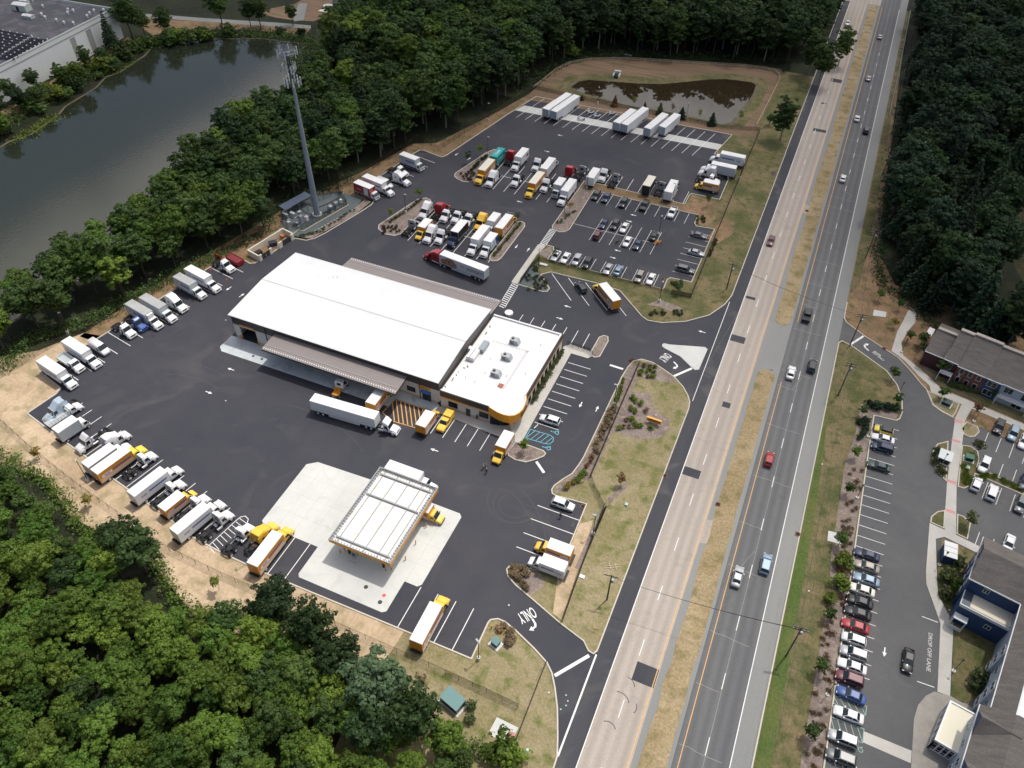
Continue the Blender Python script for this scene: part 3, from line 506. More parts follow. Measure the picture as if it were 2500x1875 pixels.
# stains and skid marks rubbed into the pavement
sb = mb(mat('tyre rubber mark', (.10,.095,.09), .8, var=.3))
for c, r, a0, a1 in (((-3.7,62),1.5,.2,1.6), ((-4.1,58.5),2.0,.4,1.9), ((-2.2,58.8),1.4,-.6,.7), ((-4.3,53.5),1.5,.5,2.2)):
    ribbon(sb, [(c[0]+r*math.cos(t), c[1]+r*math.sin(t)) for t in np.linspace(a0, a1, 8)], .16, .0175, .0175)
structure('tyre_marks', sb)
tb_ = mb(mat('pale tyre scuff', (.075,.073,.075), .8, var=.4))
for c, r, a0, a1 in (((-118,70),22,1.3,2.0), ((-120,72),24,1.3,1.9), ((-90,60),34,1.0,1.7), ((-92,62),36,1.0,1.6), ((-70,230),14,3.2,4.4), ((-70,230),16,3.2,4.4), ((-40,150),16,1.5,2.6), ((-40,150),18,1.6,2.6), ((-30,180),9,3.0,4.6), ((-30,180),10.8,3.0,4.6), ((-45,75),18,.2,1.2), ((-45,75),20,.2,1.1), ((-36,89),3.2,2.6,6.0), ((-36,89),4.4,2.9,6.2), ((-36.5,90),5.6,3.1,6.0), ((-33,97),7,4.0,5.6)):
    ribbon(tb_, [(c[0]+r*math.cos(t), c[1]+r*math.sin(t)) for t in np.linspace(a0, a1, 20)], .12, .0125, .0125)
structure('tyre_marks', tb_)
# ------------------------------------------------------------------ building materials
def ribbed(name, col, pitch, ang=0., rough=.4, depth=.35, dark=.75, spec=.5):
    """standing-seam / siding metal: thin darker seams every `pitch` metres along local X (or Y with ang=90)"""
    m, t, b = newmat(name); n = t.nodes; L = t.links.new
    tc = n.new('ShaderNodeTexCoord'); sp = n.new('ShaderNodeSeparateXYZ'); L(tc.outputs['Object'], sp.inputs[0])
    mm = n.new('ShaderNodeMath'); mm.operation = 'DIVIDE'; mm.inputs[1].default_value = pitch; L(sp.outputs[0 if ang == 0 else (1 if ang == 90 else 2)], mm.inputs[0])
    fr = n.new('ShaderNodeMath'); fr.operation = 'FRACT'; L(mm.outputs[0], fr.inputs[0])
    lt = n.new('ShaderNodeMath'); lt.operation = 'LESS_THAN'; lt.inputs[1].default_value = depth*.35; L(fr.outputs[0], lt.inputs[0])
    no = n.new('ShaderNodeTexNoise'); no.inputs['Scale'].default_value = .25; no.inputs['Detail'].default_value = 5; L(tc.outputs['Object'], no.inputs['Vector'])
    mr = n.new('ShaderNodeMapRange'); mr.inputs[3].default_value = .88; mr.inputs[4].default_value = 1.08; L(no.outputs[0], mr.inputs[0])
    mx = n.new('ShaderNodeMixRGB'); mx.inputs[1].default_value = (*col, 1); mx.inputs[2].default_value = (*[c*dark for c in col], 1); L(lt.outputs[0], mx.inputs[0])
    hs = n.new('ShaderNodeHueSaturation'); L(mx.outputs[0], hs.inputs['Color']); L(mr.outputs[0], hs.inputs['Value']); L(hs.outputs[0], b.inputs['Base Color'])
    b.inputs['Roughness'].default_value = rough; b.inputs['Specular IOR Level'].default_value = spec
    return m
WROOF = ribbed('white standing seam roof', (.70,.71,.71), .61, rough=.5, dark=.88)
BROOF = ribbed('brown grey seam roof', srgb(138,130,127), .61, rough=.45, dark=.62, depth=.5)
DARKP = mat('dark bronze panel', srgb(72,66,66), .5, var=.08, scale=1); STUC = mat('off white stucco', srgb(214,210,202), .85, var=.06, scale=.6)
TANB = mat('tan block base', srgb(190,172,150), .85, var=.12, scale=4); MEMB = mat('white roof membrane', (.72,.72,.71), .55, var=.05, scale=.3)
YEL = mat('traffic yellow panel', srgb(232,160,40), .45, var=.04, scale=.5); GLASS = mat('dark window glass', (.012,.016,.022), .05, var=.3, scale=.5)
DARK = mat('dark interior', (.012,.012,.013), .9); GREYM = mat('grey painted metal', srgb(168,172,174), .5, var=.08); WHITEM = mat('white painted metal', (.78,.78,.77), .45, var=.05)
BLACKM = mat('black painted metal', (.015,.015,.016), .5); BOLL = mat('yellow bollard', srgb(226,150,50), .5); STEEL = mat('galvanised steel', srgb(150,158,166), .45, metal=.3, var=.12)
BLUEAW = mat('blue awning', srgb(60,110,160), .6); CREAM = mat('cream painted wall', srgb(226,218,196), .85, var=.06)

def window(b, x, y, z, wd, h, nx=0, ny=-1, root=None, panes=2, frame=None):
    """a window as its own part: frame proud of the wall with dark panes set in it (nx,ny = outward normal)"""
    f = mb(frame or BLACKM); t = Vector((-ny, nx)); c = Vector((x, y)); nrm = Vector((nx, ny))
    def slab(m, u0, u1, z0, z1, d0, d1):
        P = [c+t*u0+nrm*d0, c+t*u1+nrm*d0, c+t*u1+nrm*d1, c+t*u0+nrm*d1]
        m.hexa([(p.x, p.y, z0) for p in P], [(p.x, p.y, z1) for p in P])
    fr_ = .07
    slab(f, -wd/2, wd/2, z, z+fr_, .003, .09); slab(f, -wd/2, wd/2, z+h-fr_, z+h, .003, .09)
    for k in range(panes+1): u = -wd/2+k*(wd-fr_)/panes; slab(f, u, u+fr_, z+fr_, z+h-fr_, .003, .085)
    g = mb(GLASS); slab(g, -wd/2+fr_, wd/2-fr_, z+fr_, z+h-fr_, .004, .04)
    o = f.build('window', root); g.build('pane', o); return o
def door(x, y, z, wd, h, nx, ny, m, root, name='door'):
    t = Vector((-ny, nx)); c = Vector((x, y)); nrm = Vector((nx, ny)); f = mb(m)
    P = [c-t*wd/2+nrm*.003, c+t*wd/2+nrm*.003, c+t*wd/2+nrm*.07, c-t*wd/2+nrm*.07]
    f.hexa([(p.x,p.y,z) for p in P], [(p.x,p.y,z+h) for p in P]); o = f.build(name, root)
    hd = mb(STEEL); q = c+t*wd*.36+nrm*.11; hd.box(q.x-.04, q.x+.04, q.y-.04, q.y+.04, z+1.0, z+1.12); hd.build('door_handle', o); return o

# ------------------------------------------------------------------ truck workshop
X0, X1, YA, YB, ZE, ZP = -119.7, -62.9, 107.9, 135.2, 7.35, 8.45
ws = thing('truck_workshop', 'long truck workshop with a bright white metal roof and dark eaves band', 'workshop')
b = mb(STUC); DOORS = [(-118.0,-113.2), (-104.5,-100.3), (-98.5,-94.3), (-92.5,-88.3), (-86.5,-82.3)]
xs = X0
for d0, d1 in DOORS: b.box(xs, d0, YA, YA+.3, .9, 4.6); b.box(d0, d1, YA, YA+.3, 4.2, 4.6); xs = d1
b.box(xs, X1, YA, YA+.3, .9, 4.6); b.box(X0, X0+.3, YA+.3, YB, .9, 4.6); b.box(X0, X1, YB, YB+.3, .9, 4.6); b.box(X1-.3, X1, YA+.3, YB, .9, 4.6)
b.build('wall', ws)
b = mb(TANB); xs = X0-.03
for d0, d1 in DOORS: b.box(xs, d0, YA-.04, YA+.3, 0, .9); xs = d1
b.box(xs, X1-.5, YA-.04, YA+.3, 0, .9); b.box(X0-.04, X0+.3, YA+.3, YB+.34, 0, .9); b.box(X0, X1, YB, YB+.34, 0, .9); b.build('block_base', ws)
b = mb(ribbed('dark bronze siding', srgb(74,68,68), .4, rough=.5)); b.box(X0-.06, X1+.06, YA-.06, YA+.3, 4.6, ZE); b.box(X0-.06, X1+.06, YB, YB+.36, 4.6, ZE); b.build('upper_siding', ws)
YM = (YA+YB)/2; ribbed('dark bronze gable siding', srgb(96,90,90), .4, 90, rough=.5)
for x in (X0-.06, X1-.2):
    b = mb(MATS['dark bronze gable siding']); b.loft([[(x,YA+.3,4.6),(x,YB,4.6),(x,YB,ZE),(x,YM,ZP-.1),(x,YA+.3,ZE)], [(x+.26,YA+.3,4.6),(x+.26,YB,4.6),(x+.26,YB,ZE),(x+.26,YM,ZP-.1),(x+.26,YA+.3,ZE)]]); b.build('gable_siding', ws)
b = mb(WROOF); e = .45
for s0, s1 in ((YA-e, YM), (YB+.3+e, YM)):
    b.hexa([(X0-e,s0,ZE-.02),(X1+.2,s0,ZE-.02),(X1+.2,s1,ZP-.02),(X0-e,s1,ZP-.02)] if s0 < s1 else [(X0-e,s1,ZP-.02),(X1+.2,s1,ZP-.02),(X1+.2,s0,ZE-.02),(X0-e,s0,ZE-.02)],
           [(X0-e,s0,ZE+.13),(X1+.2,s0,ZE+.13),(X1+.2,s1,ZP+.13),(X0-e,s1,ZP+.13)] if s0 < s1 else [(X0-e,s1,ZP+.13),(X1+.2,s1,ZP+.13),(X1+.2,s0,ZE+.13),(X0-e,s0,ZE+.13)])
b.use(mat('roof seam metal', (.50,.52,.52), .5)); x = X0-.2
while x < X1:
    b.box(x, x+.04, YB+.1, YB+.75, ZE+.14, ZE+.2); b.box(x, x+.04, YA-.47, YA+.05, ZE+.12, ZE+.2); x += .61
rf = b.build('roof', ws)
b = mb(MATS['roof seam metal']); b.box(X0-e, X1+.2, YM-.16, YM+.16, ZP+.12, ZP+.17); b.box(X0-e, X1+.2, YB-1.7, YB-1.62, ZE+.24, ZE+.27); b.box(X0-e, X1+.2, YA+1.5, YA+1.58, ZE+.24, ZE+.27); b.build('ridge_cap', rf)
for px_, py_ in ((-105.5,129.5),(-104.9,130.6),(-104.5,130.0),(-104.0,131.1),(-103.6,130.5),(-108.5,129.2)): mb(GREYM).cyl((px_,py_,7.7),(px_,py_,8.15),.07).build('roof_vent', rf)
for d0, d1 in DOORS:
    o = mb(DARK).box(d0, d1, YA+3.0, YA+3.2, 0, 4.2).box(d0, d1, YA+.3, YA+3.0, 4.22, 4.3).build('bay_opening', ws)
b = mb(BOLL)
for d0, d1 in DOORS[:1]:
    for x in (d0-.15, d1+.15): mb(BOLL).box(x-.1, x+.1, YA-.28, YA-.06, .0, 1.4).build('door_guard', ws)
mb(BOLL).box(-117.6,-113.4,YA-.25,YA-.08,4.75,5.15).build('door_header', ws)
b = mb(YEL); b.box(-68.2,-65.0,YA-.18,YA-.07,3.75,4.45); sg = b.build('service_sign', ws)
put_text('Service', .62, BLACKM, (-66.5,YA-.19,4.08), (R(90),0,0), sg, bold=.02)
door(-66.2, YA, .12, 2.2, 2.7, 0, -1, GLASS, ws, 'glass_door'); mb(BLUEAW).taper(-67.4,-65,YA-.75,YA-.06,2.95,-67.4,-65,YA-.2,YA-.06,3.35).build('awning', ws)
window(None, -70.2, YA, 1.5, 2.2, 1.5, root=ws); door(-74.6, YA, .1, 1.0, 2.2, 0, -1, DARKP, ws); door(-107.6, YA, .05, 1.0, 2.2, 0, -1, DARKP, ws)
for x in (-110.0, -101.5, -80.5, -67.9): mb(DARKP).box(x, x+.14, YA-.22, YA-.07, .1, ZE-.1).build('downpipe', ws)
def canopy(name, x0, x1, yin, yout, zin, zout, label):
    c = thing(name, label, 'canopy', group=None); s = 1 if yout > yin else -1
    yA, yB, zA, zB = (yin, yout, zin, zout) if s > 0 else (yout, yin, zout, zin)
    g = mb(BROOF).hexa([(x0,yA,zA-.1),(x1,yA,zA-.1),(x1,yB,zB-.1),(x0,yB,zB-.1)], [(x0,yA,zA),(x1,yA,zA),(x1,yB,zB),(x0,yB,zB)]); g.use(WHITEM)
    f = mb(DARKP); f.box(x0-.03, x1+.03, min(yout, yout+s*.08), max(yout, yout+s*.08), zout-.42, zout+.05)
    for x in (x0-.09, x1+.01): f.hexa([(x,yA,zA-.42),(x+.08,yA,zA-.42),(x+.08,yB,zB-.42),(x,yB,zB-.42)], [(x,yA,zA+.06),(x+.08,yA,zA+.06),(x+.08,yB,zB+.06),(x,yB,zB+.06)])
    f.build('fascia', c)
    k = x0+.3; slope = (zout-zin)/(yout-yin)
    while k < x1-.2:
        y_ = yout-s*.55; z_ = zout-slope*s*.55; g.box(k, k+.16, y_-.22, y_+.22, z_+.02, z_+.09); k += .61
    g.build('roof_sheet', c)
    r = mb(MATS['roof seam metal']); y_ = yout-s*1.6; z_ = zout-slope*s*1.6; r.box(x0+.4, x1-.4, y_-.04, y_+.04, z_+.04, z_+.1); r.build('guard_rail', c)
    return c
canopy('dock_canopy', -107.0, -70.9, YA-.08, 102.25, 5.95, 5.45, 'brown grey standing seam canopy over the front service bays')
canopy('dock_canopy', -107.3, -62.9, YB+.4, 142.7, 5.75, 5.3, 'brown grey seamed canopy behind the white roofed workshop')

# ------------------------------------------------------------------ office wing
of = thing('office_wing', 'low office with a flat white roof and a rounded yellow corner', 'office')
OX0, OX1, OY0, OY1, OZ = -62.3, -44.1, 107.4, 136.9, 5.5
arc = [(-50.2,OY0-.16),(-49.0,106.85),(-47.6,106.5),(-46.2,106.4),(-45.0,106.6),(-44.0,107.2),(-43.4,108.2),(-43.1,109.5),(-43.2,111.2),(-43.5,112.7),(OX1+.06,113.9)]
arc_in = [(x+(-47.5-x)*.06, y+(111-y)*.06) for x, y in arc]
foot = [(OX0,OY0),(-50.2,OY0),(-48,107.8),(-46.3,108.5),(-45.1,109.8),(-44.5,112),(OX1,113.9),(OX1,OY1),(OX0,OY1)]
mb(STUC).prism(foot, .95, 3.55).build('wall', of); mb(TANB).prism([(x*1.0+(.04 if x > -50 else 0), y-(.04 if y < 108 else 0)) for x, y in foot], 0, .95).build('block_base', of)
oroof = mb(MEMB).prism([(OX0,OY0),(-50.2,OY0)]+arc_in[1:-1]+[(OX1-.1,113.9),(OX1-.1,OY1-.1),(OX0,OY1-.1)], 4.9, 5.12)
b = mb(DARKP); b.box(OX0-.03,-50.2,OY0-.12,OY0+.12,3.85,OZ); b.box(OX1-.12,OX1+.12,113.9,OY1+.12,3.85,OZ); b.box(OX0,OX1-.12,OY1-.12,OY1+.12,3.85,OZ); b.build('fascia', of)
b = mb(YEL); b.box(OX0-.03,-50.2,OY0-.14,OY0+.1,3.5,3.85); b.box(OX1-.1,OX1+.14,113.9,OY1+.1,3.5,3.85); b.build('yellow_band', of)
b = mb(YEL); ribbon(b, arc, .16, 3.2, OZ+.06); b.build('rounded_corner', of)
b = mb(mat('white coping', (.8,.8,.79), .5)); b.box(OX0,-50.2,OY0+.12,OY0+.5,OZ-.35,OZ+.02); b.box(OX1-.5,OX1-.12,113.9,OY1-.12,OZ-.35,OZ+.02); b.box(OX0,OX1-.5,OY1-.5,OY1-.12,OZ-.35,OZ+.02)
ribbon(b, arc_in, .3, OZ-.4, OZ+.03); b.build('parapet', of)
o = put_text('PENSKE', 1.15, BLACKM, (-42.98,110.2,4.4), (R(90),0,R(92)), of, bold=.05, shear=.35, depth=.03); o.name = 'lettering'
window(None, -59.2, OY0, 1.25, 2.3, 1.7, root=of); window(None, -51.5, OY0, 1.25, 2.3, 1.7, root=of); door(-55.4, OY0, .12, 1.1, 2.3, 0, -1, DARKP, of)
for k in range(8):
    window(None, OX1, 116.2+k*2.55, 1.2, 1.5, 1.7, 1, 0, root=of)
gl = mb(GLASS); ribbon(gl, [(-49.9,107.25),(-47.9,107.65),(-46.2,108.35),(-45.0,109.7),(-44.4,111.8)], .12, .2, 3.0); g = gl.build('storefront_glass', of)
b = mb(BLACKM)
for x, y in [(-49.8,107.2),(-48.9,107.4),(-47.9,107.6),(-47.0,107.95),(-46.2,108.3),(-45.6,109.0),(-45.0,109.7),(-44.4,111.8)]: b.box(x-.07,x+.07,y-.09,y+.05,.12,3.1)
b.build('mullions', g)
mb(TANB).cyl((-44.9,107.6,.12),(-44.9,107.6,3.2),.38, n=16).build('column', of)
hv0 = None
for x, y in ((-52.9,117.4),(-52.9,123.5),(-53.4,129.4)):
    u = thing('rooftop_air_unit', {117.4:'grey rooftop air unit nearest the rounded yellow corner',123.5:'grey rooftop air unit, middle of the three on the white office roof',129.4:'grey rooftop air unit farthest from the yellow corner'}[y], 'air conditioner', (x,y,5.12), 0, 'air units on the office roof')
    mb(GREYM).hexa([(-1.2,-.8,0),(1.2,-.8,0),(1.2,.8,0),(-1.2,.8,0)], [(-1.2,-.8,1.25),(.7,-.8,1.25),(.7,.8,1.25),(-1.2,.8,1.25)]).build('housing', u)
    g = mb(BLACKM); g.cyl((-.6,0,1.26),(-.6,0,1.34),.36, n=14); g.build('fan', u); mb(mat('coil grille', srgb(110,118,120), .6)).box(-1.24,-1.21,-.7,.7,.2,1.1).box(-1.1,-.1,-.84,-.81,.2,1.1).build('coil_grille', u)
du = thing('air_duct', 'large white air duct elbow on the office roof against the workshop wall', 'duct', (-60.6,120.6,5.12))
mb(WHITEM).box(-.9,1.1,-1.5,1.9,.35,1.25).box(-1.5,-.9,.9,1.9,.5,1.6).box(-.6,.8,-1.3,-.9,0,.35).box(-.6,.8,1.2,1.6,0,.35).build('duct_body', du); mb(GREYM).box(-.1,.1,-1.45,1.85,1.26,1.4).build('duct_flange', du)
ex = thing('exhaust_unit', 'ribbed galvanised exhaust housing beside the white duct on the office roof', 'exhaust unit', (-59.4,124.4,5.12))
mb(STEEL).box(-.7,.7,-1.7,1.7,.25,1.2).build('housing', ex); mb(BLACKM).box(-.5,.5,-1.5,-1.3,0,.25).box(-.5,.5,1.3,1.5,0,.25).build('frame', ex)
cr = thing('red_crate', 'small red slatted crate at the corner of the roof walkway', 'crate', (-50.6,114.6,5.12)); b = mb(mat('faded red paint', srgb(206,130,112), .6))
for k in range(4): b.box(-.6,.6,-.5+k*.3,-.36+k*.3,0,.3)
b.build('slats', cr)
b = oroof; b.use(mat('grey walkway pad', srgb(196,196,194), .8))
for k in range(18): y = 114.0+k*.78; b.box(-49.95,-49.35,y,y+.55,5.125,5.15)
for k in range(13): x = -58.6+k*.74; b.box(x,x+.5,127.6,128.15,5.125,5.15); 
for k in range(7): b.box(-59.3,-58.75,121+k*.9,121.6+k*.9,5.125,5.15)
b.box(-50.6,-50.05,113.6,114.1,5.125,5.15)
for x, y in ((-54.8,124.3),(-55.6,117.0),(-50.6,118),(-59,113.8),(-56.4,113.2),(-60.3,117.2),(-47,120.5),(-47.5,131),(-56.3,121.6)): b = mb(WHITEM); b.cyl((x,y,5.12),(x,y,5.6),.08); b.cyl((x,y,5.55),(x+.2,y,5.6),.08); b.build('vent_pipe', of)
b = oroof; b.use(DARKP)
for x, y, a, l in ((-61.4,111.4,.1,1.2),(-61.2,113.4,.5,.5),(-61.3,114.6,.2,.3),(-61.7,109.0,.8,.6),(-61.3,132.0,.4,.7),(-61.2,129.2,.1,1.0),(-60.0,117.0,.6,.9),(-60.5,116.5,1.6,.5)):
    ribbon(b, [(x,y), rot2(0,l,a,(x,y))], .22, 5.125, 5.19)
b.build('roof', of)

# ------------------------------------------------------------------ fuel canopy
fc = thing('fuel_canopy', 'open topped fuel canopy with white deck and yellow fascia over pumps', 'fuel canopy')
FX0, FX1, FY0, FY1, FZ0, FZ = -63.4, -50.1, 63.7, 82.8, 4.5, 5.5
b = mb(YEL); b.box(FX0,FX1,FY0,FY0+.1,FZ0,FZ); b.box(FX0,FX1,FY1-.1,FY1,FZ0,FZ); b.box(FX0,FX0+.1,FY0+.1,FY1-.1,FZ0,FZ); b.box(FX1-.1,FX1,FY0+.1,FY1-.1,FZ0,FZ); fas = b
m_ = ground('white deck sheet', [(.76,.76,.74), (.72,.71,.68)], .3, 2, fw_=.05, stain=(srgb(206,186,168), .35, .7), stretch=(.3,1,1))
mb(m_).box(FX0+.12,FX1-.12,FY0+.12,FY1-.12,FZ0+.25,FZ0+.4).build('deck', fc)
b = mb(mat('canopy steel', srgb(150,152,150), .5))
for x in (-61.9,-59.0,-56.2,-53.4,-51.6): b.box(x,x+.12,FY0+.2,FY1-.2,FZ-.5,FZ-.36)
for y in (FY0+1.2, FY0+12.2, FY1-1.5): b.box(FX0+.9,FX1-.9,y,y+.3,FZ-.52,FZ-.2); 
b.build('beams', fc)
b = fas; b.use(GREYM)
for k in range(30): y = FY0+.5+k*.63; b.box(FX0+.12,FX0+.75,y,y+.05,FZ-.5,FZ-.08); b.box(FX1-.75,FX1-.12,y,y+.05,FZ-.5,FZ-.08)
for k in range(20): x = FX0+.6+k*.65; b.box(x,x+.05,FY0+.12,FY0+.55,FZ-.5,FZ-.06); b.box(x,x+.05,FY1-.55,FY1-.12,FZ-.5,FZ-.06)
b.build('fascia', fc)
b = mb(GREYM); q = .102; b.box(FX0+q,FX0+q+.04,FY0+q,FY1-q,FZ0+.4,FZ+.02); b.box(FX1-q-.04,FX1-q,FY0+q,FY1-q,FZ0+.4,FZ+.02); b.box(FX0+q+.04,FX1-q-.04,FY1-q-.04,FY1-q,FZ0+.4,FZ+.02); b.box(FX0+q+.04,FX1-q-.04,FY0+q,FY0+q+.04,FZ0+.4,FZ+.02); b.box(FX0,FX1,FY0,FY0+.1,FZ+.002,FZ+.03); b.box(FX0,FX1,FY1-.1,FY1,FZ+.002,FZ+.03); b.box(FX0,FX0+.1,FY0+.1,FY1-.1,FZ+.002,FZ+.03); b.box(FX1-.1,FX1,FY0+.1,FY1-.1,FZ+.002,FZ+.03); b.build('inner_lining', fc)
for x in (-60.6,-53.0):
    for y in (65.4,72.8,80.6): mb(BLACKM).box(x-.18,x+.18,y-.18,y+.18,CH,FZ0+.25).build('column', fc)
pump0 = None
for x, y, lb in ((-59.2,65.3,'grey fuel dispenser under the near edge of the canopy'),(-59.2,74.5,'grey fuel dispenser deep under the fuel canopy, west lane'),(-54.2,68.5,'grey fuel dispenser under the canopy, east lane near end'),(-54.2,76.5,'grey fuel dispenser under the canopy, east lane far end')):
    p = thing('fuel_pump', lb, 'fuel pump', (x,y,CH), 0, 'fuel pumps'); mb(G_CONC).box(-.9,.9,-1.4,1.4,.002,.16).build('pump_island', p); mb(GREYM).box(-.35,.35,-.5,.5,.16,1.75).build('cabinet', p); mb(BLACKM).box(-.3,.3,-.53,-.5,.9,1.5).box(-.42,-.36,-.3,.3,.6,1.3).build('display', p)
def bollard(x, y, h, lb, g, m=None): p = mb(m or BOLL).cyl((0,0,0),(0,0,h),.11,n=10).cyl((0,0,h),(0,0,h+.05),.11,.05,n=10).build('bollard'); p.location = (x,y,.02); tag(p, lb, 'bollard', g)
for x, y in ((-61.8,65.6),(-62.2,64.7),(-52.2,64.9),(-51.4,65.5),(-50.0,68.5),(-49.9,72.4),(-49.9,76.8),(-61.2,66.8),(-50.2,80.5)): bollard(x, y, 1.25, 'yellow bollard guarding the fuel canopy', 'yellow bollards round the fuel canopy')
for u, v in ((2005,480),(2070,495),(2070,520),(2120,520)): bollard(*at(13,u,v), 1.0, 'yellow bollard guarding the small green cabinet', 'yellow bollards by the green cabinet')
b = mb(mat('manhole iron', (.05,.05,.052), .7))
for u, v in ((945,132),(1064,260)): b.cyl((*at(13,u,v),CH+.002),(*at(13,u,v),CH+.012),.42,n=16)
for u, v in ((2137,1415),(2210,1440)): b.cyl((*at(1,u,v),CH+.002),(*at(1,u,v),CH+.012),.35,n=16)
structure('manhole_covers', b); b = mb(mat('red fill cap', srgb(214,80,80), .6)); b.cyl((*at(13,1098,203),CH+.002),(*at(13,1098,203),CH+.02),.35,n=14); structure('fill_cap', b)

# ------------------------------------------------------------------ warehouse beyond the pond
wh = thing('warehouse', 'big white warehouse with a dark flat roof beyond the pond', 'warehouse')
WP = [(-274.6,150),(-282.0,243.5),(-345,238.4),(-350,144)]; WH = 11.4
WPN = [(-273.0,130),(-281.9,243.5),(-355,237.7),(-355,124)]
mb(mat('white tilt wall panel', srgb(232,236,234), .8, var=.05, scale=.4)).prism(WPN, 0, WH).build('wall', wh)
GRF = ground('dark ballast roof', [srgb(78,78,84), srgb(88,88,94), srgb(104,104,108)], .05, 3, fw_=.2, stain=(srgb(120,120,122), .06, .5))
inn = [(-273.9,130),(-282.7,242.7),(-354,237),(-354,125)]
mb(GRF).prism(inn, WH-.4, WH+.004).build('roof', wh)
b = mb(mat('parapet cap grey', srgb(190,194,194), .7)); ribbon(b, [(-273.3,130.5),(-282.1,243.2),(-354.6,237.4)], .5, WH-.1, WH+.55); b.build('parapet', wh)
b = mb(mat('grey wall stripe', srgb(164,166,160), .8))
def wpt(t): return Vector(WPN[0]).lerp(Vector(WPN[1]), t)
wd_ = (Vector(WPN[1])-Vector(WPN[0])).normalized(); wn = Vector((wd_.y, -wd_.x))
for y, wd2 in ((216.2,2.6),(225.0,2.8)):
    t = (y-130)/113.5; p = wpt(t); q = [p+wn*.003, p+wd_*wd2+wn*.003, p+wd_*wd2+wn*.05, p+wn*.05]; b.hexa([(v.x,v.y,.8) for v in q], [(v.x,v.y,9.2) for v in q])
p = wpt(.03); q = [p+wn*.003, wpt(.99)+wn*.003, wpt(.99)+wn*.06, p+wn*.06]; b.hexa([(v.x,v.y,9.6) for v in q], [(v.x,v.y,10.0) for v in q]); b.build('wall_stripes', wh)
p = wpt((210.5-130)/113.5); d = mb(GREYM); q = [p+wn*.003, p+wd_*1.1+wn*.003, p+wd_*1.1+wn*.06, p+wn*.06]; d.hexa([(v.x,v.y,0) for v in q], [(v.x,v.y,2.3) for v in q]); d.build('door', wh)
for nm, (ij, u, v), sx, sy, sz, lb in (('rooftop_house',(0,195,85),3.3,1.7,2.4,'pale pitched roof house on the dark warehouse roof'),('rooftop_air_unit',(0,245,150),2.2,1.1,1.0,'cream air unit beside the roof house on the warehouse'),('rooftop_air_unit',(0,210,20),1.8,1.0,.9,'pale air unit at the top edge of the warehouse roof')):
    x, y = at(ij,u,v,WH); t_ = thing(nm, lb, 'rooftop unit', (x,y,WH+.01), R(5)); mb(mat('pale green metal', srgb(206,214,204), .6)).box(-sx,sx,-sy,sy,0,sz).build('housing', t_)
    mb(WHITEM).loft([[(-sx-.1,-sy-.1,sz),(-sx-.1,sy+.1,sz),(-sx-.1,0,sz+.5)],[(sx+.1,-sy-.1,sz),(sx+.1,sy+.1,sz),(sx+.1,0,sz+.5)]]).build('roof', t_)
    if sz > 2: mb(BLACKM).box(-1.4,-.2,-sy-.05,-sy-.01,.1,1.8).build('opening', t_)
VL = ['white roof vent near the solar panels','tall white roof vent with a hood','white roof vent at the roof corner','white roof vent by the parapet']
for i_, (u, v) in enumerate(((365,65),(578,95),(623,103),(575,122),(760,125),(797,103),(878,98),(740,150),(625,210),(545,205),(480,183),(275,12),(355,135),(385,160),(120,50))):
    x, y = at(0,u,v,WH); o = mb(WHITEM).cyl((0,0,0),(0,0,.9),.32).cyl((0,0,.9),(0,0,1.3),.55,.3).build('roof_vent'); o.location = (x,y,WH+.02); tag(o, 'white domed roof vent on the dark warehouse roof', 'roof vent', 'roof vents on the warehouse')
SOL = mat('solar panel glass', (.010,.010,.014), .35); 
for k in range(11):
    for half in range(2):
        u0, v0 = (0+0*k, 275+23*k) if half == 0 else (0,0)
        a = at(0, -40, 262+k*26, WH) if half == 0 else at(0, 250-k*33+0, 318+k*20+18, WH); c_ = at(0, 262-k*32, 322+k*20+4-8, WH) if half == 0 else at(0, 395-k*34, 348+k*20, WH)
        if k > 8 or c_[0]-a[0] < 3: continue
        t_ = thing('solar_panel_row', 'row of dark solar panels on the warehouse roof', 'solar panels', (a[0],a[1],WH+.02), math.atan2(c_[1]-a[1], c_[0]-a[0]), 'solar panel rows on the warehouse roof'); L_ = math.dist(a, c_)
        mb(SOL).hexa([(0,-.5,.25),(L_,-.5,.25),(L_,.3,.6),(0,.3,.6)], [(0,-.5,.30),(L_,-.5,.30),(L_,.3,.65),(0,.3,.65)]).build('panels', t_)
        f = mb(WHITEM); n_ = int(L_/3)
        for j in range(n_+1): f.box(j*L_/max(n_,1)-.15, j*L_/max(n_,1)+.15, .4, .8, 0, .8)
        f.build('rack', t_)
sh = thing('utility_building', 'small dark roofed utility building beyond the pond', 'utility building', (-214,312,0), R(12))
mb(mat('grey green siding', srgb(84,90,92), .7)).box(-6,6,-4,4,0,4).build('wall', sh); mb(mat('dark shingle roof', srgb(70,70,74), .8)).loft([[(-6.4,-4.5,3.9),(-6.4,4.5,3.9),(-6.4,0,6)],[(6.4,-4.5,3.9),(6.4,4.5,3.9),(6.4,0,6)]]).build('roof', sh)
x, y = at(10,625,57); o = mb(G_CONC).cyl((0,0,0),(0,0,.6),2.2,n=20).build('round_tank_lid'); o.location = (x,y,0); tag(o, 'round concrete tank lid beside the utility building', 'tank')
tk = mb(CREAM).box(-2,2,-1.5,1.5,0,.5).build('concrete_vault'); tk.location = (*at(10,590,98),0); tag(tk, 'low cream concrete vault in front of the round tank', 'vault')

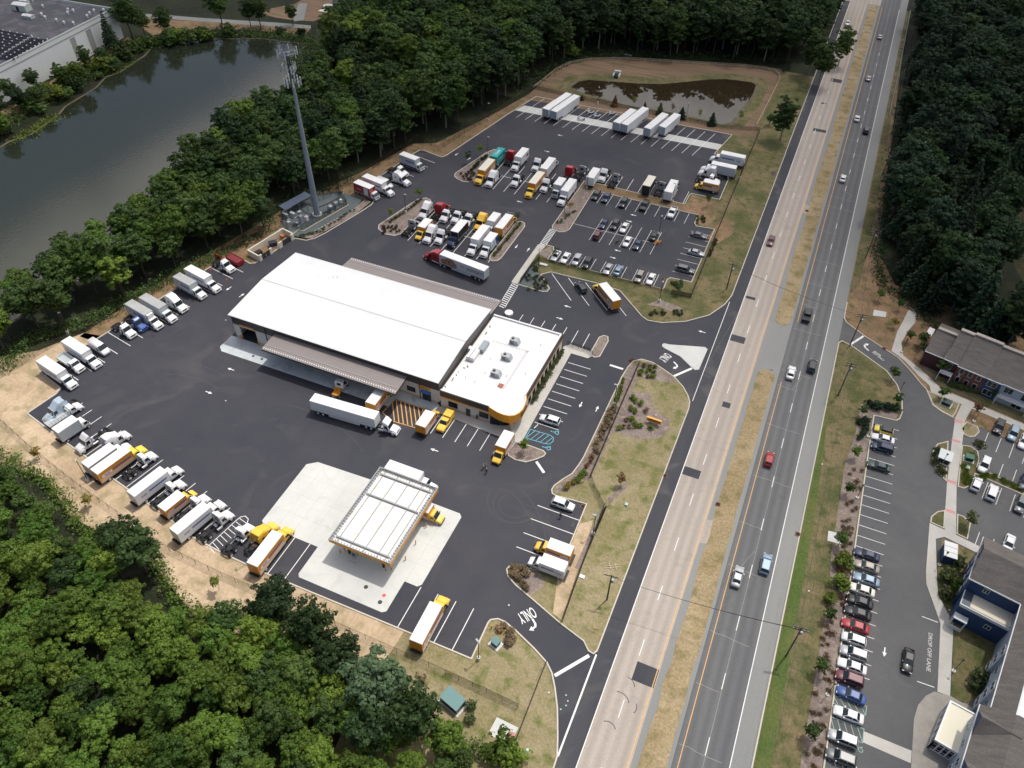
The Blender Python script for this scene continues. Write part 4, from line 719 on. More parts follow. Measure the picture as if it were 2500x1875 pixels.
# ------------------------------------------------------------------ residential buildings
SHN = ground('grey brown shingles', [srgb(108,103,98), srgb(94,90,87)], .3, 3.5, fw_=.22, stretch=(1,4,1)); TRIM = mat('white trim', (.66,.68,.68), .6)
BRK = ribbed('red brick', srgb(110,70,62), .22, 91, rough=.85, dark=.8); SIDB = ribbed('navy siding', srgb(48,72,108), .2, 91, rough=.6, dark=.75, spec=.3); SIDW = ribbed('pale blue siding', srgb(172,184,194), .2, 91, rough=.6, dark=.82, spec=.3); SIDM = ribbed('maroon siding', srgb(78,40,48), .2, 91, rough=.6)
th_ = thing('townhouse_row', 'row of townhouses with brick and navy fronts by the car park', 'townhouse', (41.7,166.1,0), R(-14.4))
secs = [(-4.4,.2,1.6,4.6,6.6,SIDM),(.2,3.4,.2,5.6,8.6,SIDM),(3.4,9.6,-.35,5.6,9.0,BRK),(9.6,13.2,-.35,5.6,8.6,SIDB),(13.2,20.5,-.1,5.6,8.6,SIDW),(20.5,30,-.1,5.6,8.6,SIDW)]
for i_, (x0, x1, y0, ze, zr, m) in enumerate(secs):
    mb(m).box(x0+.003*i_, x1-.003, y0, 13.5, 0.05, ze+.05).build('wall', th_)
    rb = mb(SHN); ym = 8.6+.0*i_; dz = .18
    for (ya, za, yb_, zb_) in ((y0-.55, ze, ym, zr), (14.1, ze, ym, zr)):
        lo, hi = ((ya,za),(yb_,zb_)) if ya < yb_ else ((yb_,zb_),(ya,za))
        rb.hexa([(x0-.1+.004*i_,lo[0],lo[1]),(x1+.05,lo[0],lo[1]),(x1+.05,hi[0],hi[1]),(x0-.1+.004*i_,hi[0],hi[1])], [(x0-.1+.004*i_,lo[0],lo[1]+dz),(x1+.05,lo[0],lo[1]+dz),(x1+.05,hi[0],hi[1]+dz),(x0-.1+.004*i_,hi[0],hi[1]+dz)])
    r_ = rb.build('roof', th_); g = mb(TRIM); g.box(x0-.12,x1+.06,y0-.72,y0-.555,ze-.05,ze+.16); g.box(x0-.16,x0-.1,y0-.5,ym,ze-.02,ze+.02); g.build('gutter', r_)
    mb(m).loft([[(x0+.01,y0,ze),(x0+.01,13.5,ze),(x0+.01,ym,zr)],[(x1-.01,y0,ze),(x1-.01,13.5,ze),(x1-.01,ym,zr)]]).build('gable', th_)
    mb(mat('pale ridge vent', srgb(170,160,152), .7)).box(x0,x1,ym-.5,ym+.5,zr+.1,zr+.5).build('ridge_parapet', r_)
for x, z in ((4.6,3.5),(6.5,3.5),(8.4,3.5),(4.6,.9),(6.5,.9),(8.4,.9)): window(None, x, -.35, z, 1.0, 1.6, root=th_, panes=1, frame=TRIM)
for x, z in ((11.4,3.3),(11.4,.8)): window(None, x, -.35, z, 2.1, 1.6, root=th_, frame=TRIM)
window(None, 15.0, -.1, 3.3, 1.9, 1.6, root=th_, frame=TRIM); window(None, 1.6, .2, 3.0, 1.3, 1.9, root=th_, frame=TRIM, panes=1)
window(None, 18.4, -.1, 3.0, 1.2, 2.0, root=th_, frame=TRIM, panes=1); window(None, 18.0, -.1, .3, 2.2, 2.0, root=th_, frame=TRIM)
put_text('2', 1.0, TRIM, (4.5,-.37,2.95), (R(90),0,0), th_, bold=.04)
for x0, x1 in ((.4,3.2),(13.4,20.2)):
    p = mb(TRIM).box(x0,x1,-1.7,-.1,2.5,2.68).box(x0,x0+.15,-1.7,-1.55,0,2.5).box(x1-.15,x1,-1.7,-1.55,0,2.5).box(x0,x1,-1.7,-1.63,3.3,3.4).build('balcony', th_)
    r_ = mb(TRIM)
    for k in range(int((x1-x0)/.3)): r_.box(x0+k*.3,x0+k*.3+.05,-1.68,-1.64,2.68,3.3)
    r_.build('railing', p)
b3 = thing('residential_hall', 'blue and pale sided hall with shingle roofs beside the drop off lane', 'residential hall', (0,0,0))
a3 = R(-12.6); O3 = (46.9,101.3)   # local x = to the right along the front, y = away from the camera
def l3(x, y): return rot2(x, y, a3, O3)
def bx3(m, x0, x1, y0, y1, z0, z1, name='wall', par=None): P = [l3(x0,y0), l3(x1,y0), l3(x1,y1), l3(x0,y1)]; return mb(m).hexa([(*p,z0) for p in P], [(*p,z1) for p in P]).build(name, par or b3)
def gable3(m, x0, x1, y0, y1, z0, z1, along='x', name='roof', th=.2):
    b = mb(m)
    if along == 'x': ym = (y0+y1)/2; q = [[(x0,y0,z0),(x0,ym,z1),(x1,ym,z1),(x1,y0,z0)], [(x1,y1,z0),(x1,ym,z1),(x0,ym,z1),(x0,y1,z0)]]
    else: xm = (x0+x1)/2; q = [[(x0,y0,z0),(x0,y1,z0),(xm,y1,z1),(xm,y0,z1)], [(xm,y0,z1),(xm,y1,z1),(x1,y1,z0),(x1,y0,z0)]]
    for f in q: b.hexa([(*l3(x,y),z) for x, y, z in f], [(*l3(x,y),z+th) for x, y, z in f])
    return b.build(name, b3)
BH = 9.0
bx3(SIDB, .3, 20, .3, 10.2, 0, BH); bx3(SIDW, 8.8, 26, -23, .3, 0, BH+.002); bx3(SIDW, 7.3, 26, -42, -23.002, 0, BH+.004)
gable3(SHN, -.2, 22, -.2, 10.6, BH, BH+2.8)
def slope3(x0, x1, y0, y1, z0, z1, m=SHN, name='roof', th=.2): q = [(x0,y0,z0),(x1,y0,z1),(x1,y1,z1),(x0,y1,z0)]; return mb(m).hexa([(*l3(x,y),z) for x,y,z in q], [(*l3(x,y),z+th) for x,y,z in q]).build(name, b3)
slope3(8.35, 11.2, -23, -.25, BH, BH+1.7); slope3(6.85, 11.2, -42, -23.01, BH, BH+2.2); slope3(11.2, 30, -42, -23.01, BH+2.2, BH+2.3); slope3(11.2, 13, -3.0, -.25, BH+1.7, BH+1.8)
slope3(11.4, 30, -22.9, -3.2, BH+1.25, BH+1.3, MEMB, 'flat_roof'); bx3(TRIM, 11.2, 11.4, -22.9, -3.2, BH+1.2, BH+1.95, 'parapet'); bx3(TRIM, 11.4, 30, -23, -22.9, BH+1.2, BH+2.55, 'parapet')
for (x0, x1, y0, y1) in ((8.2,8.34,-22.9,-.3),(6.7,6.84,-42,-23.05),(-.34,-.2,-.2,10.6)): bx3(TRIM, x0, x1, y0, y1, BH-.1, BH+.16, 'gutter')
bx3(TRIM, -.3, 8.2, -.36, -.22, BH-.1, BH+.16, 'gutter')
# two storey entrance block with a flat cream roof in the corner between the wings
bx3(SIDB, .6, 8.79, -3.4, .28, 0, 5.2); bx3(CREAM, 2.0, 8.78, -2.9, .25, 5.2, 5.3, 'flat_roof'); bx3(TRIM, .5, 8.79, -3.6, -3.4, 5.0, 5.7, 'parapet'); bx3(ribbed('dark shingle skirt', srgb(70,80,94), .3, 91, dark=.6), .6, 2.0, -3.4, .25, 5.2, 5.5, 'skirt_roof'); bx3(TRIM, .45, .6, -3.4, .25, 5.1, 5.4, 'gutter')
bx3(TRIM, .6, 2.9, -5.0, -3.62, 3.0, 3.2, 'porch_roof'); bx3(TRIM, .6, 2.9, -5.0, -4.88, .1, 1.0, 'porch_rail')
for x, y in ((.65,-4.95),(2.7,-4.95),(.65,-3.8)): bx3(TRIM, x, x+.15, y, y+.15, 0, 2.7, 'porch_post')
def win3(x, y, z, wd, h, nx, ny):
    n = rot2(nx, ny, a3); return window(None, *l3(x, y), z, wd, h, n[0], n[1], root=b3, frame=TRIM)
for y in (-7.5,-12.2,-15.6,-19.2):
    for z in (1.0, 3.9, 6.7): win3(8.8, y, z, 1.5, 1.5, -1, 0)
for y in (-25,-28,-31.5,-36):
    for z in (1.0, 3.9, 6.7): win3(7.3, y, z, 1.4, 1.5, -1, 0)
for y in (2.5, 5.5, 8.4):
    for z in (1.0, 3.9, 6.6): win3(.3, y, z, 1.3, 1.5, -1, 0)
win3(6.0, -3.4, 2.6, 1.1, 1.1, 0, -1); win3(3.2, .29, 6.9, 1.0, 1.2, 0, -1)
for y in (-10,-17.4): 
    bx3(SIDW, 8.2, 8.79, y-1.2, y+1.2, 0, BH-.3, 'bay')
    for z in (1.0, 3.9, 6.7): win3(8.2, y, z, 1.7, 1.5, -1, 0)
for y, hw in ((-26.5,2.4), (-35.5,2.4)):
    P = [(6.9,y-hw,BH+.15),(6.9,y+hw,BH+.15),(6.9,y,BH+2.5)]; Q_ = [(12.5,y-.2,BH+2.4),(12.5,y+.2,BH+2.4),(12.5,y,BH+2.6)]
    mb(SHN).loft([[(*l3(x,yy),z) for x,yy,z in P], [(*l3(x,yy),z) for x,yy,z in Q_]]).build('dormer', b3)
    mb(SIDB).loft([[(*l3(x-.06,yy),z) for x,yy,z in P], [(*l3(x-.01,yy),z) for x,yy,z in P]]).build('dormer_front', b3)
x, y = l3(14, -9); u = thing('rooftop_air_unit', 'grey air unit on the white flat roof of the residential hall', 'air conditioner', (x,y,BH+1.5), a3); mb(GREYM).box(-1,1,-.8,.8,0,1.0).build('housing', u); mb(BLACKM).cyl((0,0,1.0),(0,0,1.06),.4,n=14).build('fan', u)
# porte cochere
pc = thing('entrance_canopy', 'white framed flat roofed entrance canopy over the brick plaza', 'entrance canopy', (0,0,0))
Pq = [at('p',790,560,3.3), at('p',1290,830,3.3), at('p',1030,1640,3.3), at('p',490,1320,3.3)]
def insetq(q, d):
    c_ = (sum(p[0] for p in q)/4, sum(p[1] for p in q)/4); return [(p[0]+(c_[0]-p[0])*d, p[1]+(c_[1]-p[1])*d) for p in q]
mb(WHITEM).prism(Pq[::-1], 2.9, 3.3).build('fascia', pc); b = mb(WHITEM); ribbon(b, insetq(Pq[::-1],.03), .28, 3.301, 3.5, True); b.build('parapet', pc)
mb(mat('cream membrane', srgb(232,226,204), .7, var=.08)).prism(insetq(Pq[::-1],.09), 3.301, 3.33).build('roof', pc)
ins = insetq(Pq, .04); wb = mb(WHITEM); gb2 = mb(GLASS)
for (a, c_) in ((ins[3], ins[2]), (ins[0], ins[3])):
    A, B = Vector(a), Vector(c_); n_ = 5
    for k in range(n_+1): p = A.lerp(B, k/n_); wb.box(p.x-.1,p.x+.1,p.y-.1,p.y+.1,.1,2.9)
    for k in range(n_):
        for z in (.9, 2.1): p = A.lerp(B, (k+.04)/n_); q = A.lerp(B, (k+.96)/n_); ribbon(wb, [(p.x,p.y),(q.x,q.y)], .08, z, z+.1)
    ribbon(wb, [a, c_], .12, .1, .45)
    p = A.lerp(B, .01); q = A.lerp(B, .99); ribbon(gb2, [(p.x,p.y),(q.x,q.y)], .04, .45, 2.88)
fo = wb.build('window_frames', pc); gb2.build('window_glass', fo)
ks = thing('bus_shelter_kiosk', 'small blue hut with a flat white roof beside the sidewalk', 'hut', (45.8,112.0,.1), 0)
mb(SIDB).box(-1.0,.9,-1.75,1.6,0,2.25).build('wall', ks); mb(MEMB).box(-1.15,1.25,-1.9,1.85,2.25,2.42).build('roof', ks); b = mb(GREYM)
for y in (-.7,.6): b.box(-1.1,1.2,y,y+.05,2.42,2.47)
b.build('roof_seams', ks)
shd = thing('bus_shelter', 'small pale roofed shelter beyond the end of the townhouses', 'shelter', (39.0,178.9,0), R(-14))
mb(WHITEM).box(-.7,.7,-1.9,1.9,2.6,2.75).build('roof', shd); b = mb(GREYM)
for x in (-.6,.6):
    for y in (-1.8,1.8): b.box(x-.05,x+.05,y-.05,y+.05,0,2.6)
b.build('posts', shd)
# ------------------------------------------------------------------ vehicle kit: local +X is forward, origin on the ground under the body centre
COL = dict(white=(.78,.78,.78), cream=(.72,.70,.62), silver=(.42,.43,.44), grey=(.14,.145,.15), dark=(.020,.022,.026), black=(.006,.006,.007), blue=(.03,.09,.30), navy=(.012,.022,.07), lblue=(.24,.33,.42), red=(.36,.012,.02), maroon=(.13,.018,.028), tan=(.30,.27,.23), yellow=(.88,.54,.055), lemon=(.82,.62,.05), orange=(.62,.25,.02), green=(.03,.06,.05), teal=(.01,.36,.36), pale=(.50,.60,.68), grille=(.02,.02,.02))
def car_paint(c):
    n = 'vehicle paint '+c
    return MATS.get(n) or mat(n, COL[c], .38, metal=.25 if c in ('silver','grey','tan','lblue','pale') else 0, var=.05, scale=2, coat=.6)
TYRE = mat('tyre rubber', (.012,.012,.012), .9); RIM = mat('wheel rim', (.45,.46,.47), .35, metal=.6); WRIM = mat('white wheel rim', (.7,.7,.7), .4)
WGL = mat('vehicle glass', (.02,.03,.035), .04); FRM = mat('chassis black', (.018,.018,.019), .6, var=.3); CHR = mat('chrome', (.6,.6,.6), .2, metal=.9); HLT = mat('headlamp lens', (.7,.72,.74), .1); TLT = mat('tail lamp lens', (.35,.01,.01), .2)
BOXW = mat('white box panel', (.72,.73,.73), .5, var=.05, scale=1); BOXG = mat('grey box panel', (.46,.50,.52), .55, var=.08, scale=1); ROOFW = mat('white box roof', (.80,.80,.78), .6, var=.08, scale=.7); ROOFG = mat('dusty box roof', (.40,.41,.40), .7, var=.3, scale=.8); BOXO = mat('orange yellow box panel', (.66,.27,.02), .45, var=.05); STRB = mat('blue stripe', (.03,.08,.36), .5); TEALM = mat('teal box panel', (.01,.33,.33), .5); DKBOX = mat('dark slatted box side', (.02,.02,.02), .6)
def ring(x, hw, z0, z1, top=.9):
    h = z1-z0; return [(x,-hw*.9,z0),(x,-hw,z0+h*.2),(x,-hw*1.0,z0+h*.62),(x,-hw*.955,z0+h*.88),(x,-hw*top*.9,z1),(x,hw*top*.9,z1),(x,hw*.955,z0+h*.88),(x,hw,z0+h*.62),(x,hw,z0+h*.2),(x,hw*.9,z0)]
PROTO = {}
class Kit:
    def __init__(s): s.parts = []
    def add(s, name, b, par=None, smooth=False, loc=(0,0,0), rot=(0,0,0), scale=(1,1,1), mesh=None): s.parts.append((name, mesh or b.mesh(name, smooth), par, loc, rot, scale)); return len(s.parts)-1
    def wheel(s, xs, y, r, w_, dual=False, rim=RIM):
        key = ('wheel', r, w_, dual, rim.name)
        if key not in PROTO:
            b = MB().use(TYRE).cyl((0,-w_/2,0),(0,w_/2,0),r,n=14); b.use(rim).cyl((0,w_/2,0),(0,w_/2+.012,0),r*.62,r*.55,n=12); b.cyl((0,-w_/2-.012,0),(0,-w_/2,0),r*.55,r*.62,n=12); PROTO[key] = b.mesh('wheel')
        for x in xs:
            for sg in (-1, 1): s.add('wheel', None, mesh=PROTO[key], loc=(x, sg*y, r))
    def mirrors(s, m, *a):
        for sg in (-1,1): x0,x1,y0,y1,z0,z1 = a; s.add('mirror', mb(m).box(x0,x1,min(sg*y0,sg*y1),max(sg*y0,sg*y1),z0,z1))
    def lights(s, xf, xr, y, z, w_=.34, h=.16, zr=None):
        for sg in (-1,1):
            s.add('headlight', mb(HLT).box(xf-.10,xf+.015,sg*y-w_/2,sg*y+w_/2,z,z+h)); s.add('taillight', mb(TLT).box(xr-.012,xr+.08,sg*y-w_/2*.7,sg*y+w_/2*.7,(zr or z),(zr or z)+h*1.1))
def glasshouse(k, paint, xb0, xb1, xt0, xt1, hwb, hwt, zb, zt, roofover=.0, pillar=True):
    """xb: base rear/front, xt: top rear/front"""
    g = mb(WGL).taper(xb0, xb1, -hwb, hwb, zb, xt0, xt1, -hwt, hwt, zt); k.add('window_glass', g)
    p = mb(paint); p.taper(xt0-.05, xt1+.04, -hwt-.02, hwt+.02, zt, xt0+.06, xt1-.1, -hwt+.1, hwt-.1, zt+.055)
    for sg in (-1,1):
        for (xb, xt) in ((xb0,xt0),(xb1,xt1)):
            p.hexa([(xb-.05,sg*hwb-.03,zb),(xb+.05,sg*hwb-.03,zb),(xb+.05,sg*hwb+.03,zb),(xb-.05,sg*hwb+.03,zb)], [(xt-.05,sg*hwt-.03,zt+.01),(xt+.05,sg*hwt-.03,zt+.01),(xt+.05,sg*hwt+.03,zt+.01),(xt-.05,sg*hwt+.03,zt+.01)])
        xm = (xt0+xt1)/2-.1; p.hexa([(xm-.06,sg*hwb-.02,zb),(xm+.06,sg*hwb-.02,zb),(xm+.06,sg*hwb+.02,zb),(xm-.06,sg*hwb+.02,zb)], [(xm-.05,sg*hwt-.02,zt+.01),(xm+.05,sg*hwt-.02,zt+.01),(xm+.05,sg*hwt+.025,zt+.01),(xm-.05,sg*hwt+.025,zt+.01)])
    k.add('roof', p)
def car(kind, c, roof=None):
    key = (kind, c, roof)
    if key in PROTO: return PROTO[key]
    k = Kit(); P = car_paint(c); RP = car_paint(roof) if roof else P
    L_, W_, H_ = dict(sedan=(4.85,1.84,1.45), suv=(4.75,1.92,1.72), hatch=(4.2,1.8,1.56), wagon=(5.1,1.96,1.76), pickup=(5.6,2.0,1.86), compact=(4.0,1.78,1.52), van=(5.95,2.06,2.55))[kind]; h = L_/2; w2 = W_/2
    if kind in ('sedan',): st = [(-h,w2*.80,.45,.86),(-h+.12,w2*.92,.28,.98),(-h+.8,w2,.2,1.02),(-.6,w2,.2,.98),(.9,w2,.2,.95),(h-.9,w2*.98,.2,.88),(h-.2,w2*.9,.24,.74),(h,w2*.72,.35,.62)]
    elif kind == 'pickup': st = [(-h,w2*.94,.45,1.12),(-h+.1,w2,.35,1.16),(-.9,w2,.3,1.16),(.9,w2,.3,1.14),(h-.5,w2*.98,.3,1.08),(h-.1,w2*.9,.35,1.0),(h,w2*.8,.4,.85)]
    elif kind == 'van': st = [(-h,w2*.96,.35,2.35),(-h+.12,w2,.3,2.52),(.6,w2,.3,2.55),(1.15,w2*.98,.3,2.45),(1.95,w2*.97,.3,1.35),(h-.35,w2*.93,.3,1.12),(h-.05,w2*.84,.33,.95),(h,w2*.7,.4,.8)]
    else: st = [(-h,w2*.86,.45,1.0),(-h+.12,w2*.95,.3,1.08),(-.6,w2,.25,1.06),(.9,w2,.25,1.03),(h-.7,w2*.98,.25,.98),(h-.15,w2*.88,.28,.84),(h,w2*.74,.38,.7)]
    k.add('body', mb(P).loft([ring(*q) for q in st]), smooth=(kind != 'pickup'))
    if kind == 'sedan': glasshouse(k, RP, -h+.62, .98, -h+1.25, .22, w2*.88, w2*.70, .97, H_-.05)
    elif kind == 'pickup':
        glasshouse(k, RP, -.95, 1.3, -.85, .62, w2*.9, w2*.76, 1.12, H_-.05)
        k.add('truck_bed', mb(FRM).box(-h+.12,-1.0,-w2+.14,w2-.14,1.13,1.185) if True else None); k.add('bed_rail', mb(P).box(-h+.02,-.98,-w2+.02,-w2+.14,1.1,1.24).box(-h+.02,-.98,w2-.14,w2-.02,1.1,1.24).box(-h,-h+.1,-w2+.02,w2-.02,1.0,1.24))
    elif kind == 'van':
        k.add('windscreen', mb(WGL).hexa([(1.22,-w2*.86,2.36),(1.22,w2*.86,2.36),(1.9,w2*.9,1.46),(1.9,-w2*.9,1.46)][::-1], [(1.27,-w2*.86,2.40),(1.27,w2*.86,2.40),(1.96,w2*.9,1.49),(1.96,-w2*.9,1.49)][::-1]))
        k.add('side_window', mb(WGL).box(.35,1.2,-w2-.012,-w2+.05,1.35,1.95).box(.35,1.2,w2-.05,w2+.012,1.35,1.95))
    else: glasshouse(k, RP, -h+.08, 1.12 if kind != 'compact' else 1.0, -h+.45, .35, w2*.9, w2*.74, 1.03, H_-.05)
    r = .34 if kind in ('sedan','hatch','compact') else .38
    k.wheel((-h+.95 if kind != 'van' else -h+1.2, h-.88), w2-.10, r, .24); k.lights(h-.10, -h+.03, w2*.68, .62 if kind == 'sedan' else .75, .36, .15, .75)
    k.mirrors(P,.62,.8,w2-.02,w2+.18,.98,1.12) if kind != 'van' else k.mirrors(FRM,1.3,1.45,w2-.02,w2+.22,1.4,1.75)
    PROTO[key] = k; return k
def hood_cab(k, P, xb, W_=2.3, ht=2.55, hl=1.5, g=None, day=True):
    """conventional cab: rear wall at xb, roof at ht; returns nose x"""
    w2 = W_/2; xc = xb+1.55; xn = xc+hl
    k.add('cab', mb(P).loft([ring(xb,w2,.75,ht-.02,.96),ring(xb+.12,w2,.7,ht+.03,.94),ring(xb+1.1,w2,.7,ht,.93),ring(xc-.02,w2*.97,.7,1.72,.96)]))
    k.add('hood', mb(P).loft([ring(xc-.1,w2*.95,.75,1.72,.88),ring(xc+.4,w2*.9,.75,1.68,.84),ring(xn-.3,w2*.86,.7,1.42,.8),ring(xn,w2*.8,.75,1.15,.78)]), smooth=False)
    k.add('fender', mb(P).loft([ring(xn-1.25,w2*1.03,.72,1.02,.98),ring(xn-1.0,w2*1.06,.6,1.28,.95),ring(xn-.45,w2*1.06,.6,1.25,.95),ring(xn-.05,w2*.95,.55,1.0,.9)]))
    k.add('windscreen', mb(WGL).hexa([(xc-.05,-w2*.86,1.74),(xc-.05,w2*.86,1.74),(xb+1.12,w2*.82,ht-.12),(xb+1.12,-w2*.82,ht-.12)], [(xc+.02,-w2*.86,1.76),(xc+.02,w2*.86,1.76),(xb+1.18,w2*.82,ht-.06),(xb+1.18,-w2*.82,ht-.06)]))
    k.add('side_window', mb(WGL).box(xb+.35,xb+1.1,-w2-.012,-w2+.1,1.7,ht-.28).box(xb+.35,xb+1.1,w2-.1,w2+.012,1.7,ht-.28))
    k.add('grille', mb(g or FRM).box(xn-.04,xn+.02,-w2*.5,w2*.5,.72,1.12)); k.add('bumper', mb(FRM if g else P).box(xn-.2,xn+.12,-w2*.97,w2*.97,.38,.68))
    for sg in (-1,1): k.add('headlight', mb(HLT).box(xn-.2,xn-.02,sg*w2*.83-.16,sg*w2*.83+.16,.82,1.06))
    k.mirrors(FRM,xc-.45,xc-.33,w2+.02,w2+.32,1.5,2.15)
    if ht > 2.45: k.add('rear_window', mb(WGL).box(xb-.012,xb+.02,-.5,.5,1.75,ht-.35))
    return xn
def tractor(kind, c):
    key = (kind, c)
    if key in PROTO: return PROTO[key]
    k = Kit(); P = car_paint(c); xb = 1.1 if kind == 'daycab' else 1.5
    xn = hood_cab(k, P, xb, 2.3, 2.7 if kind == 'daycab' else 2.85, 1.55)
    if kind == 'sleeper':
        k.add('sleeper', mb(P).loft([ring(-.55,1.2,.8,3.75,.96),ring(-.45,1.22,.75,3.85,.95),ring(.9,1.2,.75,3.8,.92),ring(1.62,1.12,.8,3.35,.88),ring(2.45,1.02,2.2,2.86,.85)]))
        k.add('side_fairing', mb(P).box(-.9,-.56,-1.22,-1.12,1.0,3.5).box(-.9,-.56,1.12,1.22,1.0,3.5)); k.add('side_window', mb(WGL).box(.1,.5,-1.235,-1.1,2.1,2.6).box(.1,.5,1.1,1.235,2.1,2.6)); fx = -.6
    elif kind == 'highroof':
        k.add('roof_fairing', mb(P).loft([ring(xb+.0,1.12,2.7,3.7,.9),ring(xb+.5,1.08,2.7,3.5,.88),ring(xb+1.25,.95,2.65,2.85,.8)])); fx = xb
    else:
        k.add('roof_fairing', mb(P).loft([ring(xb+.05,.92,2.66,3.12,.88),ring(xb+.5,.88,2.66,3.05,.86),ring(xb+1.0,.7,2.66,2.78,.8)])); fx = xb
    f = mb(FRM).box(-3.2,xn-.5,-.5,-.36,.7,.95).box(-3.2,xn-.5,.36,.5,.7,.95)
    for x in (-3.2,-2.3,-1.5,-.6,.3): f.box(x,x+.14,-.36,.36,.72,.92)
    f.box(-3.3,-3.2,-.9,.9,.55,.85); k.add('chassis_frame', f)
    fw_ = mb(FRM).cyl((-2.0,0,1.0),(-2.0,0,1.12),.5,n=16).box(-2.55,-1.5,-.4,.4,.95,1.02); k.add('fifth_wheel', fw_)
    k.add('deck_plate', mb(CHR).box(fx-.95,fx-.35,-.5,.5,.97,1.0)); k.add('fuel_tank', mb(CHR).cyl((fx-.6 if kind=='sleeper' else .3,-1.0,.72),(1.5,-1.0,.72),.3,n=12)); k.add('fuel_tank', mb(CHR).cyl((fx-.6 if kind=='sleeper' else .3,1.0,.72),(1.5,1.0,.72),.3,n=12))
    k.wheel((-2.75,-1.5), .92, .5, .55, rim=WRIM); k.wheel((xn-.85,), 1.0, .5, .3, rim=WRIM)
    m_ = mb(FRM)
    for x in (-2.75,-1.5):
        for sg in (-1,1): m_.box(x-.05,x+.05,sg*.36,sg*.9,.45,.58)
    k.add('axles', m_); k.add('taillight', mb(TLT).box(-3.33,-3.29,-.8,-.5,.62,.76).box(-3.33,-3.29,.5,.8,.62,.76)); k.add('exhaust_stack' if kind != 'sleeper' else 'cab_steps', mb(CHR).cyl((xb-.15,.95,1.0),(xb-.15,.95,3.2),.08) if kind != 'sleeper' else mb(CHR).box(1.6,2.4,-1.2,-1.1,.5,.6).box(1.6,2.4,1.1,1.2,.5,.6))
    PROTO[key] = k; return k
def livery(k, L_, side, z0, z1, style, W_=2.5):
    """stripe and lettering on both box sides, each its own part standing just proud"""
    w2 = W_/2+.012; zc = (z0+z1)/2
    if style == 'plain': return
    if style in ('rental', 'rentalw'):
        for sg in (-1,1):
            for zr_ in (z0+.32, z0+.72): k.add('rub_rail', mb(WHITEM).box(-L_*.48,L_*.48,min(sg*w2,sg*(w2+.015)),max(sg*w2,sg*(w2+.015)),zr_,zr_+.12))
            b = mb(STRB).hexa([(-L_*.12,sg*(w2),zc-.05),(L_*.40,sg*(w2),zc-.05),(L_*.40,sg*(w2+.01),zc-.05),(-L_*.12,sg*(w2+.01),zc-.05)], [(-L_*.10,sg*(w2),zc+.30),(L_*.44,sg*(w2),zc+.30),(L_*.44,sg*(w2+.01),zc+.30),(-L_*.10,sg*(w2+.01),zc+.30)]); k.add('blue_stripe', b)
            k.add('white_panel', mb(WHITEM).box(-L_*.42,-L_*.13,min(sg*w2,sg*(w2+.012)),max(sg*w2,sg*(w2+.012)),zc-.28,zc+.34))
            k.add('lettering', None, mesh=lettering('PENSKE', .42, STRB, .3), loc=(-L_*.275,sg*(w2+.016),zc+.06), rot=(R(90),0,0 if sg < 0 else R(180)))
            k.add('lettering', None, mesh=lettering('Truck Rental', .22, STRB, .1), loc=(-L_*.275,sg*(w2+.016),zc-.18), rot=(R(90),0,0 if sg < 0 else R(180)))
LET = {}
def lettering(t, s_, m, sh=0.):
    key = (t, s_, m.name)
    if key not in LET: LET[key] = text_mesh(t, s_, m, .01, sh)
    return LET[key]
